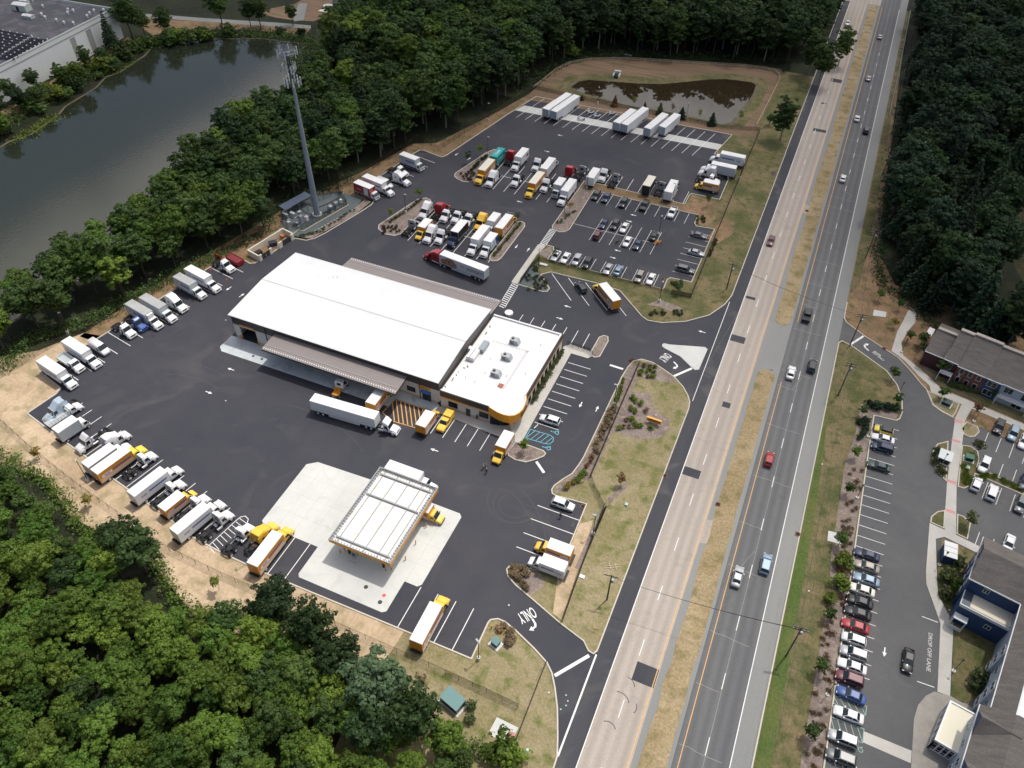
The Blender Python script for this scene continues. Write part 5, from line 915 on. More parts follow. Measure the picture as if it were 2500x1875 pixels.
def boxtruck(cab, c, L_, side='white', roof='w', style='plain', deck=1.1, top=3.9, extra=None):
    key = ('box', cab, c, L_, side, roof, style, extra)
    if key in PROTO: return PROTO[key]
    k = Kit(); P = car_paint(c); SM = dict(white=BOXW, orange=BOXO, teal=TEALM, grey=BOXG, red=car_paint('red'), dark=DKBOX)[side]; RM = {'w':ROOFW,'g':ROOFG,'t':TEALM,'c':mat('cream box roof', (.74,.71,.60), .6, var=.1)}[roof]
    if cab == 'van': top = 3.35; deck = .95
    h = L_/2; w2 = 1.25
    if side == 'dark':
        f = mb(SM).box(-h,-h+.08,-w2,w2,deck,top-.25)
        for kx in range(int(L_/.8)+1): f.box(-h+.08+kx*.8,-h+.16+kx*.8,-w2,-w2+.06,deck,top-.1).box(-h+.08+kx*.8,-h+.16+kx*.8,w2-.06,w2,deck,top-.1)
        for z in (1.3,1.8,2.3,2.8): f.box(-h,h,-w2,-w2+.04,z,z+.25).box(-h,h,w2-.04,w2,z,z+.25)
        f.box(h-.08,h,-w2,w2,deck,top-.1).box(-h,h,-w2,w2,deck-.1,deck+.05); k.add('slatted_body', f)
    else:
        bx = mb(SM).box(-h,h,-w2,w2,deck,top-.1); k.add('cargo_box', bx)
    k.add('box_roof', mb(RM).taper(-h-.01,h+.01,-w2-.01,w2+.01,top-.1,-h+.06,h-.06,-w2+.06,w2-.06,top))
    t = mb(mat('aluminium trim', (.55,.56,.57), .4, metal=.4)).box(-h-.02,h+.02,-w2-.03,-w2-.002,deck-.12,deck+.06).box(-h-.02,h+.02,w2+.002,w2+.03,deck-.12,deck+.06)
    for sx in (-h,h):
        for sg in (-1,1): t.box(sx-.03,sx+.03,sg*w2-.03,sg*w2+.03,deck,top-.1)
    k.add('box_trim', t)
    k.add('rear_door', mb(SM if side != 'dark' else SM).box(-h-.03,-h-.002,-w2+.12,w2-.12,deck+.05,top-.22)); k.add('lift_gate', mb(FRM).box(-h-.5,-h-.04,-w2+.1,w2-.1,deck-.3,deck-.2).box(-h-.12,-h-.03,-w2+.2,w2-.2,deck-.6,deck-.2))
    f = mb(FRM).box(-h,h+1.2,-.48,-.34,.7,.95 if deck > 1 else .84).box(-h,h+1.2,.34,.48,.7,.95 if deck > 1 else .84)
    for x in np.arange(-h+.2, h, .9): f.box(x,x+.1,-1.1,1.1,deck-.2,deck-.1)
    k.add('chassis_frame', f)
    if cab == 'hood': xn = hood_cab(k, P, h+.12, 2.25, 2.5, 1.45)
    elif cab == 'coe':
        w_ = 1.08; x0 = h+.12; xn = x0+1.75
        k.add('cab', mb(P).loft([ring(x0,w_,.6,2.35,.95),ring(x0+.1,w_,.55,2.42,.93),ring(x0+1.1,w_,.55,2.4,.92),ring(xn-.08,w_*.98,.5,1.6,.95),ring(xn,w_*.93,.55,1.3,.95)]))
        k.add('windscreen', mb(WGL).hexa([(xn-.12,-w_*.86,1.52),(xn-.12,w_*.86,1.52),(x0+1.1,w_*.82,2.3),(x0+1.1,-w_*.82,2.3)], [(xn-.03,-w_*.86,1.56),(xn-.03,w_*.86,1.56),(x0+1.2,w_*.82,2.34),(x0+1.2,-w_*.82,2.34)])); k.add('side_window', mb(WGL).box(x0+.5,x0+1.3,-w_-.012,-w_+.1,1.45,2.1).box(x0+.5,x0+1.3,w_-.1,w_+.012,1.45,2.1))
        k.add('grille', mb(FRM).box(xn-.03,xn+.02,-.6,.6,.75,1.05)); k.add('bumper', mb(P).box(xn-.1,xn+.1,-w_,w_,.4,.7)); k.mirrors(FRM,xn-.35,xn-.25,w_,w_+.3,1.5,2.1)
        for sg in (-1,1): k.add('headlight', mb(HLT).box(xn-.08,xn+.025,sg*.82-.16,sg*.82+.16,.78,.98))
    else:
        w_ = 1.0; x0 = h+.02; xn = x0+2.5
        k.add('cab', mb(P).loft([ring(x0,w_*1.0,.5,2.2,.95),ring(x0+.2,w_,.45,2.26,.92),ring(x0+.75,w_,.42,2.22,.88),ring(x0+1.45,w_,.42,1.38,.93),ring(xn-.35,w_*.95,.42,1.14,.9),ring(xn-.05,w_*.86,.45,.98,.86),ring(xn,w_*.75,.5,.85,.86)]))
        k.add('windscreen', mb(WGL).hexa([(x0+1.42,-w_*.84,1.44),(x0+1.42,w_*.84,1.44),(x0+.85,w_*.76,2.14),(x0+.85,-w_*.76,2.14)], [(x0+1.5,-w_*.84,1.46),(x0+1.5,w_*.84,1.46),(x0+.92,w_*.76,2.19),(x0+.92,-w_*.76,2.19)])); k.add('side_window', mb(WGL).box(x0+.25,x0+1.0,-w_-.012,-w_+.12,1.35,1.9).box(x0+.25,x0+1.0,w_-.12,w_+.012,1.35,1.9))
        k.add('bumper', mb(FRM).box(xn-.12,xn+.08,-w_*.9,w_*.9,.36,.6)); k.mirrors(FRM,x0+1.2,x0+1.3,w_,w_+.28,1.3,1.7)
        for sg in (-1,1): k.add('headlight', mb(HLT).box(xn-.1,xn+.01,sg*.68-.14,sg*.68+.14,.68,.86))
    for sg in (-1,1): k.add('taillight', mb(TLT).box(-h-.06,-h-.03,sg*1.0-.12,sg*1.0+.12,deck-.28,deck-.16))
    r = .48 if cab == 'hood' else .4
    k.wheel((-h+L_*.22,), .92 if cab != 'van' else .88, r, .5 if cab != 'van' else .42, rim=WRIM); k.wheel((xn-(.85 if cab != 'coe' else .6),), 1.0 if cab != 'van' else .86, r, .28, rim=WRIM)
    livery(k, L_, side, deck, top-.1, style)
    if extra == 'teal':
        k.add('lettering', None, mesh=lettering('Clutter', 1.15, WHITEM), loc=(0,0,top+.012), rot=(0,0,0))
        for sg in (-1,1): k.add('lettering', None, mesh=lettering('Clutter', 1.1, WHITEM), loc=(0,sg*1.27,2.4), rot=(R(90),0,0 if sg < 0 else R(180)))
        k.add('lettering', None, mesh=lettering('Clutter', .6, WHITEM), loc=(-h-.045,0,3.0), rot=(R(90),0,R(-90)))
    if extra == 'door':
        for sg in (-1,1): k.add('side_door', mb(BOXW).box(h*.25,h*.75,sg*1.262-.012,sg*1.262+.012,deck+.05,top-.4))
        k.add('lettering', None, mesh=lettering('Rouses', .6, WHITEM, .2), loc=(-h*.35,-1.265,2.4), rot=(R(90),0,0))
    if extra == 'mural':
        for sg in (-1,1):
            k.add('blue_mural', mb(STRB if False else mat('blue mural', srgb(40,90,170), .5)).hexa([(-h+.03,sg*1.255,deck+.1),(-h*.5,sg*1.255,deck+.1),(-h*.5,sg*1.268,deck+.1),(-h+.03,sg*1.268,deck+.1)], [(-h+.03,sg*1.255,top-.3),(-h*.15,sg*1.255,top-.3),(-h*.15,sg*1.268,top-.3),(-h+.03,sg*1.268,top-.3)]))
            k.add('mural_panels', mb(mat('pale blue mural', srgb(150,190,215), .5)).box(-h*.1,h*.3,min(sg*1.255,sg*1.268),max(sg*1.255,sg*1.268),1.4,3.0).box(h*.45,h*.8,min(sg*1.255,sg*1.268),max(sg*1.255,sg*1.268),1.6,2.6))
    if extra == 'logo':
        for sg in (-1,1): k.add('black_logo', mb(FRM).box(-h*.8,-h*.5,min(sg*1.255,sg*1.268),max(sg*1.255,sg*1.268),1.9,2.9).box(-h*.45,-h*.3,min(sg*1.255,sg*1.268),max(sg*1.255,sg*1.268),2.0,2.8))
    if extra == 'reefer': k.add('reefer_unit', mb(WHITEM).box(h,h+.6,-.8,.8,2.75,3.7))
    PROTO[key] = k; return k
def trailer(L_, dark=False, mural=False):
    key = ('trailer', L_, mural)
    if key in PROTO: return PROTO[key]
    k = Kit(); h = L_/2; w2 = 1.3
    k.add('cargo_box', mb(BOXW).box(-h,h,-w2,w2,1.2,4.0)); k.add('box_roof', mb(ROOFW).taper(-h-.01,h+.01,-w2-.01,w2+.01,4.0,-h+.06,h-.06,-w2+.06,w2-.06,4.08))
    t = mb(MATS.get('aluminium trim') or mat('aluminium trim', (.55,.56,.57), .4, metal=.4)).box(-h,h,-w2-.025,-w2-.002,1.1,1.25).box(-h,h,w2+.002,w2+.025,1.1,1.25)
    for sx in (-h,h):
        for sg in (-1,1): t.box(sx-.03,sx+.03,sg*w2-.03,sg*w2+.03,1.2,4.0)
    k.add('box_trim', t); d = mb(BOXG); d.box(-h-.04,-h-.002,-w2+.05,-.02,1.25,3.9); d.box(-h-.04,-h-.002,.02,w2-.05,1.25,3.9); k.add('rear_doors', d)
    f = mb(FRM).box(-h+.3,h-1,-.55,-.42,.85,1.18).box(-h+.3,h-1,.42,.55,.85,1.18).box(-h-.02,-h+.08,-1.0,1.0,.5,.62)
    for x in np.arange(-h+.4,h-1,1.2): f.box(x,x+.1,-1.2,1.2,1.02,1.18)
    k.add('chassis_frame', f); k.add('landing_gear', mb(FRM).box(h-3.4,h-3.25,-.7,-.55,.05,1.1).box(h-3.4,h-3.25,.55,.7,.05,1.1).box(h-3.5,h-3.15,-.75,-.5,0,.06).box(h-3.5,h-3.15,.5,.75,0,.06))
    if L_ > 12: k.add('side_skirt', mb(BOXW).box(-h+4.4,h-3.9,-w2+.02,-w2+.05,.45,1.1).box(-h+4.4,h-3.9,w2-.05,w2-.02,.45,1.1))
    k.wheel((-h+1.6,-h+2.85), .95, .5, .56, rim=WRIM)
    for sg in (-1,1): k.add('taillight', mb(TLT).box(-h-.03,-h-.01,sg*.9-.15,sg*.9+.15,.85,1.0))
    if mural:
        bmat = [mat('brown mural paint', srgb(150,84,64), .5), mat('cream mural paint', srgb(222,200,170), .5), mat('red brown mural paint', srgb(120,56,44), .5)]
        b = MB(); 
        for j, (cx_, cz_, r_) in enumerate(((3.9,2.6,1.25),(5.6,2.2,.95),(2.7,2.1,.9))):
            for q in range(7):
                rr = r_*(1-q/7.5); b.use(bmat[q % 3])
                pts = [(cx_+rr*1.4*math.cos(a_), 0, min(3.9,max(1.27,cz_+rr*math.sin(a_)))) for a_ in np.linspace(0, 2*math.pi, 22, endpoint=False)]
                pts = [(min(h-.05,p[0]), w2+.006+.004*q+.03*j, p[2]) for p in pts]; b.add([(p[0],p[1],p[2]) for p in pts], [tuple(range(len(pts)-1,-1,-1))])
        k.add('swirl_picture', b); k.add('lettering', None, mesh=lettering("I'm", .9, MATS['brown mural paint'], .2), loc=(-.2,w2+.02,2.75), rot=(R(90),0,R(180))); k.add('lettering', None, mesh=lettering('HUNGRY?', 1.15, MATS['red brown mural paint']), loc=(-4.3,w2+.02,2.6), rot=(R(90),0,R(180)), scale=(1.05,1,1))
    PROTO[key] = k; return k
def place(k, name, label, cat, x, y, deg, group, z=.02):
    o = thing(name, label, cat, (x, y, z), R(deg), group); objs = []
    for nm, me, par, loc, rot, sc in k.parts:
        c = bpy.data.objects.new(nm, me); C.objects.link(c); c.parent = o if par is None else objs[par]; c.location = loc; c.rotation_euler = rot; c.scale = sc; objs.append(c)
    return o
# ------------------------------------------------------------------ trucks measured by their roofs
def lenclass(d): return 4.9 if d < 5.6 else (6.7 if d < 7.3 else 8.0)
def bt(ij, a, b, deg, cab, c, side, roof, style, label, group, z=3.9, extra=None, L_=None, name='box_truck'):
    if cab == 'van': z = 3.35
    p, q = at(ij, *a, z), at(ij, *b, z); d = L_ or lenclass(math.dist(p, q)); k = boxtruck(cab, c, d, side, roof, style, extra=extra)
    f = (math.cos(R(deg)), math.sin(R(deg))); t = q[0]*f[0]+q[1]*f[1]; m_ = ((p[0]+q[0])/2, (p[1]+q[1])/2); s_ = m_[0]*f[0]+m_[1]*f[1]
    # keep the front of the box where it was measured
    sh = (t-d/2)-s_; sh = max(-1.2, min(1.2, sh)); return place(k, name, label, 'box truck', m_[0]+f[0]*sh, m_[1]+f[1]*sh, deg, group)
GW = 'trucks parked nose out along the pond side kerb'; GH = 'trucks parked along the lower left kerb'; GC = 'trucks in the upper double row'; GF = 'trucks in the middle double row'
W_ = -10.7
bt(1,(335,1420),(507,1550),W_,'hood','white','white','w','rentalw','white box truck, lowest of the pond side row',GW)
bt(1,(537,1250),(715,1380),W_,'hood','white','white','w','rentalw','white box truck between the open bed truck and the tall white van',GW)
bt(1,(1098,955),(1245,1055),W_,'hood','white','grey','g','rentalw','box truck with a dusty roof and a refrigeration unit beside the blue tractor',GW,extra='reefer')
bt(1,(1180,880),(1365,1000),W_,'hood','white','grey','g','plain','long grey sided box truck with a streaked roof beside the tall sleeper tractor',GW)
bt(1,(1480,715),(1620,805),W_,'hood','white','grey','g','rentalw','shorter dusty roofed box truck next to the gap in the pond side row',GW)
bt(1,(1565,645),(1745,750),W_,'hood','white','white','w','rentalw','white roofed box truck two places from the red bin',GW)
bt(10,(883,1528),(990,1585),W_,'coe','white','red','w','plain','small box truck with red sides and white letters by the mast compound','trucks along the short upper kerb',extra='door')
bt(10,(918,1475),(1100,1537),W_,'hood','white','white','w','rentalw','white box truck beside the red sided truck','trucks along the short upper kerb')
bt(10,(1270,1293),(1372,1343),W_,'coe','white','grey','w','rentalw','lone white box truck at the top end of the short kerb under the trees','trucks along the short upper kerb')
bt('c',(1100,1020),(940,1212),270,'hood','yellow','orange','c','rental','yellow box truck beside the planted island with the dark hedge',GC)
bt('c',(1935,1230),(1800,1437),270,'hood','yellow','orange','c','rental','yellow box truck in the middle of the upper double row',GC)
bt('c',(1157,978),(1270,830),90,'hood','teal','teal','t','plain','teal box truck with white lettering on its roof',GC,extra='teal')
bt('c',(1665,845),(1555,990),270,'hood','white','white','w','plain','white box truck with a black mark, beside the red sleeper tractor',GC,extra='logo')
bt('c',(1985,1190),(2130,995),90,'hood','white','white','w','plain','white box truck facing away behind the middle yellow truck',GC)
bt(20,(460,1495),(418,1560),270,'coe','white','grey','w','plain','short pale box truck beside the larger white box truck',GC,L_=4.9)
bt(20,(552,1496),(482,1612),270,'hood','white','white','w','plain','white box truck at the corner of the island with the tall lamp',GC)
bt(20,(688,1530),(735,1412),90,'hood','white','white','w','plain','pale rounded box truck facing away among the day cab tractors',GC,L_=6.7)
bt(20,(1160,1580),(1220,1482),90,'hood','white','dark','c','plain','cream roofed truck with dark slatted sides backed to the staff car park','trucks backed to the staff car park',L_=6.7)
bt(20,(1348,1640),(1402,1515),90,'hood','white','white','w','plain','white box truck backed to the dirt strip beside the grey tractor','trucks backed to the staff car park')
bt(20,(2003,1322),(1800,1283),180,'hood','white','white','w','rentalw','white box truck with a blue stripe, topmost of the east kerb','trucks along the east kerb')
bt(20,(1930,1412),(1722,1368),180,'hood','white','grey','w','plain','white box truck second from the top of the east kerb','trucks along the east kerb')
bt(20,(1785,1545),(1655,1520),180,'van','yellow','orange','w','rental','small yellow box truck at the bottom of the east kerb','trucks along the east kerb')
bt('f',(1757,392),(1650,550),270,'coe','white','white','w','plain','white box truck beside the yellow box truck in the middle double row',GF)
bt('f',(1795,665),(1950,430),90,'hood','yellow','orange','w','rental','yellow box truck facing away along the long thin island',GF)
bt('f',(565,530),(480,655),270,'van','yellow','orange','w','plain','small yellow box truck beside the grey tractor frame',GF,L_=4.9)
bt('f',(1175,555),(1030,730),270,'hood','navy','dark','w','plain','dark cab truck with slatted dark sides and a white roof',GF)
bt('f',(1540,632),(1380,860),270,'hood','white','white','w','plain','white box truck two places from the end of the middle row',GF)
bt('f',(1712,722),(1590,895),270,'hood','white','white','w','plain','white box truck with a blue mural beside the thin island',GF,extra='mural')
bt('d',(1582,960),(1725,760),90,'hood','yellow','orange','w','rental','yellow box truck backed half under the brown dock canopy','yellow trucks round the workshop')
bt(12,(1425,395),(1483,285),90,'van','yellow','orange','w','rental','small yellow box truck parked beside the yellow hatching','yellow trucks round the workshop',L_=4.9)
bt(12,(2160,450),(2078,590),270,'van','yellow','orange','w','rental','yellow box truck nosed out beside the rounded office corner','yellow trucks round the workshop')
bt(12,(1115,732),(1412,833),0,'hood','white','white','w','plain','white box truck waiting behind the far edge of the fuel canopy','trucks at the fuel canopy')
bt(12,(1350,1050),(1490,1118),0,'van','yellow','orange','w','rental','yellow box truck coming out from under the fuel canopy','trucks at the fuel canopy',L_=4.9)
bt(22,(557,1474),(340,1397),180,'van','yellow','orange','w','rental','yellow box truck backed to the south east kerb','trucks at the south east kerb')
bt(22,(518,1610),(284,1530),180,'van','white','white','w','rentalw','white box truck backed to the south east kerb below the yellow one','trucks at the south east kerb')
bt(13,(1365,592),(1537,268),91,'hood','yellow','orange','w','rental','long yellow box truck alone by the south exit stalls','trucks along the south kerb')
bt(21,(925,945),(797,797),137,'hood','yellow','orange','w','rental','yellow box truck in the slanted stalls near the entrance','vehicles in the slanted stalls')
H_ = 78.5
bt(2,(437,458),(640,345),H_,'coe','white','grey','w','plain','white cab over box truck beside the stake bed truck at the left corner',GH)
bt(2,(775,700),(950,575),H_,'hood','white','grey','w','plain','short white roofed box truck half hidden by the long orange one',GH,L_=6.7)
bt(2,(800,800),(1070,595),H_,'hood','lemon','orange','w','rental','long orange sided box truck with a lemon cab, upper part of the row',GH)
bt(2,(1115,985),(1375,770),H_,'hood','white','white','w','rentalw','long white box truck with a blue stripe, upper of the two',GH)
bt(2,(1353,1105),(1537,980),H_,'van','yellow','orange','w','rental','shorter orange box truck with a van cab in the row middle',GH)
bt(2,(1473,1300),(1740,1070),H_,'hood','white','white','w','rentalw','long white box truck with a blue stripe, lower of the two',GH)
bt(12,(-15,1585),(195,1305),90,'hood','yellow','orange','w','rental','long orange box truck with a yellow cab at the edge of the fuel pad',GH)
def tr(kind, c, ij, u, v, deg, label, group, z=None, ref=None):
    z = z or (3.7 if kind == 'sleeper' else 2.95); p = at(ij, u, v, z); r_ = ref if ref is not None else (.5 if kind == 'sleeper' else 1.6)
    return place(tractor(kind, c), 'tractor_unit', label, 'tractor unit', p[0]-r_*math.cos(R(deg)), p[1]-r_*math.sin(R(deg)), deg, group)
tr('daycab','white',1,1045,1155,W_,'white day cab tractor nearest the blue tractor',GW); tr('daycab','blue',1,1145,1098,W_,'blue day cab tractor',GW)
tr('sleeper','white',1,1445,905,W_,'white sleeper tractor in the middle of the pond side row',GW); tr('daycab','white',1,1890,612,W_,'white day cab tractor beside the red bin',GW)
tr('sleeper','white',10,1215,1452,W_,'white sleeper tractor on the short upper kerb','trucks along the short upper kerb'); tr('daycab','white',10,1232,1408,W_,'white day cab tractor half hidden behind a sleeper on the short kerb','trucks along the short upper kerb')
tr('sleeper','white','c',1135,1240,270,'white sleeper tractor between two yellow box trucks, nose out',GC); tr('daycab','white','c',1530,1308,270,'small white day cab alone in the front of the upper row',GC)
tr('highroof','white','c',2035,1390,270,'white day cab next to the middle yellow box truck',GC); tr('sleeper','red','c',1440,885,90,'red sleeper tractor facing away beside the teal truck',GC)
tr('highroof','white','c',1888,1045,270,'white tractor in front of a facing away box truck, back of the row',GC); tr('sleeper','red',20,525,1405,90,'red sleeper tractor facing away next to the grey tractors',GC)
tr('daycab','silver',20,632,1400,90,'pale day cab tractor facing away beside the red sleeper',GC); tr('highroof','white',20,815,1440,270,'white day cab facing out beside the rounded box truck',GC)
tr('daycab','silver',20,915,1465,90,'silver day cab tractor facing away at the row end',GC); tr('daycab','silver',20,1303,1535,90,'silver day cab tractor backed to the dirt strip','trucks backed to the staff car park')
tr('sleeper','white',20,1728,1412,180,'white sleeper tractor on the east kerb','trucks along the east kerb'); tr('daycab','white',20,1725,1478,0,'white day cab tractor nosed in to the east kerb','trucks along the east kerb')
tr('sleeper','white','f',570,245,270,'white sleeper tractor at the island end of the middle back row',GF); tr('sleeper','red','f',790,255,90,'red sleeper tractor facing away in the middle row',GF)
tr('daycab','white','f',890,375,270,'white day cab in the middle back row beside the red sleeper',GF); tr('daycab','white','f',1080,400,270,'white day cab, second right of the red sleeper, middle back row',GF)
tr('daycab','white','f',1275,445,270,'white day cab beside the yellow sleeper in the middle back row',GF); tr('sleeper','yellow','f',1505,440,270,'yellow sleeper tractor in the middle row',GF)
tr('daycab','silver','f',320,535,90,'pale day cab facing away at the island end of the middle front row',GF); tr('sleeper','white','f',650,640,270,'white sleeper tractor in the front of the middle row',GF)
tr('highroof','white','f',815,725,270,'white day cab with a tall fairing beside the dark slatted truck',GF)
tr('sleeper','pale',2,470,215,H_+180,'pale grey blue sleeper tractor nosed into the left corner kerb',GH,ref=.9); tr('highroof','white',2,728,500,H_+180,'white day cab nosed into the left kerb, tall fairing',GH)
tr('sleeper','white',2,905,500,H_,'white sleeper tractor nose out beside the nosed in day cab',GH); tr('daycab','white',2,1190,662,H_,'white day cab beside the lemon cabbed truck',GH)
tr('daycab','white',2,1432,905,H_,'white day cab between the upper long white truck and the short orange one',GH); tr('daycab','white',2,1640,1030,H_,'white day cab between the short orange truck and a long white one',GH)
tr('highroof','white',2,1825,1180,H_,'white day cab beside the hatched bay',GH); tr('daycab','white',2,2025,1285,H_+6,'white day cab on the fuel pad side of the hatched bay',GH)
tr('sleeper','yellow',12,35,1300,84,'yellow sleeper tractor beside the long orange box truck',GH)
# semi trailers
def tl(ij, a, b, deg, L_, label, group, mural=False, z=4.08):
    p, q = at(ij,*a,z), at(ij,*b,z); m_ = ((p[0]+q[0])/2, (p[1]+q[1])/2); return place(trailer(L_, mural=mural), 'semi_trailer', label, 'semi trailer', *m_, deg, group)
GT = 'trailers parked along the north strip'
tl(20,(320,927),(513,778),79.2,16.1,'white trailer, first from the left on the north strip',GT); tl(20,(394,940),(574,800),79.2,16.1,'white trailer, second from the left on the north strip',GT)
tl(20,(930,1035),(1045,918),79.2,12.8,'short white trailer left of the third long one',GT); tl(20,(978,1052),(1168,903),79.2,16.1,'long white trailer in the middle of the north strip',GT)
tl(20,(1172,1082),(1333,955),79.2,14.0,'white trailer second from the right on the north strip',GT); tl(20,(1305,1062),(1428,966),79.2,12.2,'short white trailer, last on the right of the north strip',GT)
p, q = at(12,490,168,4.08), at(12,1035,325,4.08); da = math.degrees(math.atan2(q[1]-p[1], q[0]-p[0]))
tl(12,(490,168),(1035,325),da,16.1,'white trailer being pulled across the yard in front of the dock','moving trailers')
f = Vector((math.cos(R(da)), math.sin(R(da)))); c_ = Vector(((p[0]+q[0])/2, (p[1]+q[1])/2))+f*(8.05+.35); place(tractor('highroof','white'), 'tractor_unit', 'white day cab pulling the long trailer across the yard', 'tractor unit', c_.x, c_.y, da, 'moving tractors')
p, q = at('f',1483,1322,4.08), at('f',908,1105,4.08); da = math.degrees(math.atan2(q[1]-p[1], q[0]-p[0])); tl('f',(1483,1322),(908,1105),da,14.6,'white trailer with a brown swirl picture and brown lettering behind the workshop','moving trailers',mural=True)
f = Vector((math.cos(R(da)), math.sin(R(da)))); c_ = Vector(((p[0]+q[0])/2, (p[1]+q[1])/2))+f*(7.3+1.2); place(tractor('sleeper','red'), 'tractor_unit', 'red sleeper tractor pulling the trailer with the swirl picture', 'tractor unit', c_.x, c_.y, da-2, 'moving tractors')
# other trucks
def flatbed(kind):
    k = Kit(); P = car_paint('white')
    hood_cab(k, P, 1.9, 2.2, 2.45, 1.4); f = mb(FRM).box(-3.2,3.6,-.48,-.34,.7,.95).box(-3.2,3.6,.34,.48,.7,.95); k.add('chassis_frame', f)
    if kind == 'dump':
        k.add('tipper_body', mb(BOXW).box(-3.2,1.6,-1.2,-1.1,1.05,1.75).box(-3.2,1.6,1.1,1.2,1.05,1.75).box(-3.2,-3.1,-1.1,1.1,1.05,1.75).box(1.5,1.6,-1.1,1.1,1.05,2.2)); k.add('bed_floor', mb(BOXG).box(-3.1,1.5,-1.1,1.1,1.0,1.12))
    else:
        k.add('bed_floor', mb(BOXG).box(-3.3,1.7,-1.2,1.2,1.05,1.2)); s_ = mb(WHITEM)
        for sg in (-1,1):
            for x in np.arange(-3.25,1.7,.7): s_.box(x,x+.08,sg*1.2-.04,sg*1.2+.04,1.2,2.3)
            for z in (1.5,1.9,2.25): s_.box(-3.25,1.7,sg*1.2-.03,sg*1.2+.03,z,z+.1)
        for z in (1.5,1.9,2.25): s_.box(1.62,1.7,-1.2,1.2,z,z+.1)
        k.add('stake_sides', s_)
    k.wheel((-1.9,), .9, .46, .5, rim=WRIM); k.wheel((4.05,), .98, .46, .28, rim=WRIM); k.add('taillight', mb(TLT).box(-3.33,-3.3,-1,-.8,.8,.95).box(-3.33,-3.3,.8,1,.8,.95)); return k
p = at(1,555,1430,1.7); place(flatbed('dump'), 'open_bed_truck', 'white truck with an empty open bed between two white box trucks', 'open bed truck', p[0]+.8, p[1]-.2, W_, GW)
p = at(2,470,335,1.8); place(flatbed('stake'), 'stake_bed_truck', 'white stake bed truck with railed sides at the left corner', 'stake bed truck', p[0]+.3, p[1]+.8, H_, GH)
def yard_tractor():
    k = Kit(); P = car_paint('white'); OR = car_paint('orange')
    hood_cab(k, P, 1.0, 2.2, 2.9, 1.3); k.add('chassis_frame', mb(OR).box(-1.6,1.2,-.6,.6,.7,1.05).box(-1.4,-.2,-.9,.9,.75,.95)); k.add('tool_gear', mb(OR).box(-.9,-.5,-.8,-.5,1.05,1.4).box(-.2,.5,.3,.7,1.05,1.5).box(.2,.6,-.7,-.3,1.05,1.3)); k.add('fifth_wheel', mb(FRM).cyl((-2.2,0,.95),(-2.2,0,1.1),.5,n=14).box(-3.1,-1.5,-.5,.5,.7,.95))
    k.wheel((-2.7,-1.5), .92, .5, .55); k.wheel((3.1,), 1.0, .5, .3); return k
p = at('d',1020,620,2.9); place(yard_tractor(), 'yard_tractor', 'white cab tractor with an orange frame in front of the dock', 'tractor unit', p[0]+.2, p[1]-1.4, 97, 'moving tractors')
def service_pickup():
    k = Kit(); P = car_paint('yellow'); st = [(-2.9,.98,.45,1.2),(-2.8,1.02,.35,1.25),(-.9,1.02,.3,1.25),(.9,1.02,.3,1.2),(2.3,.98,.3,1.14),(2.75,.9,.35,1.02),(2.85,.8,.4,.9)]
    k.add('body', mb(P).loft([ring(*q) for q in st])); glasshouse(k, P, -.5, 1.25, -.4, .6, .92, .8, 1.18, 1.85); k.add('service_cap', mb(P).taper(-2.85,-.6,-1.0,1.0,1.2,-2.75,-.7,-.92,.92,2.15)); k.add('roof_hatch', mb(WHITEM).box(-1.3,-1.15,.3,.5,2.16,2.22)); k.wheel((-1.8,1.85), .92, .4, .28); k.lights(2.75,-2.88,.7,.78,.34,.16); return k
p = at(12,1615,350,1.9); place(service_pickup(), 'service_pickup', 'yellow pickup with a tall service cap by the office wall', 'pickup', p[0], p[1]-.1, 270, 'yellow trucks round the workshop')
def dolly():
    k = Kit(); m_ = car_paint('silver'); k.add('ramp', mb(m_).hexa([(-1.9,-1.05,.45),(.2,-1.05,.62),(.2,-.55,.62),(-1.9,-.55,.45)], [(-1.9,-1.05,.52),(.2,-1.05,.69),(.2,-.55,.69),(-1.9,-.55,.52)])); k.add('ramp', mb(m_).hexa([(-1.9,.55,.45),(.2,.55,.62),(.2,1.05,.62),(-1.9,1.05,.45)], [(-1.9,.55,.52),(.2,.55,.69),(.2,1.05,.69),(-1.9,1.05,.52)]))
    k.add('drawbar', mb(m_).box(.2,1.9,-.08,.08,.45,.58).box(-.3,.3,-1.1,1.1,.45,.58)); k.wheel((-.6,), 1.25, .33, .22); k.add('fender', mb(STRB).box(-1.0,-.2,-1.38,-1.12,.62,.68).box(-1.0,-.2,1.12,1.38,.62,.68)); return k
dk = dolly()
for i_, (u, v, lb) in enumerate(((690,950,'silver car tow dolly, upper left of the group between the trailers'),(742,980,'silver car tow dolly half on the concrete strip'),(868,958,'silver car tow dolly nearest the short trailer'),(612,1005,'silver car tow dolly lying on the concrete strip'))):
    p = at(20,u,v,.4); place(dk, 'tow_dolly', lb, 'tow dolly', p[0], p[1], 259, 'tow dollies')
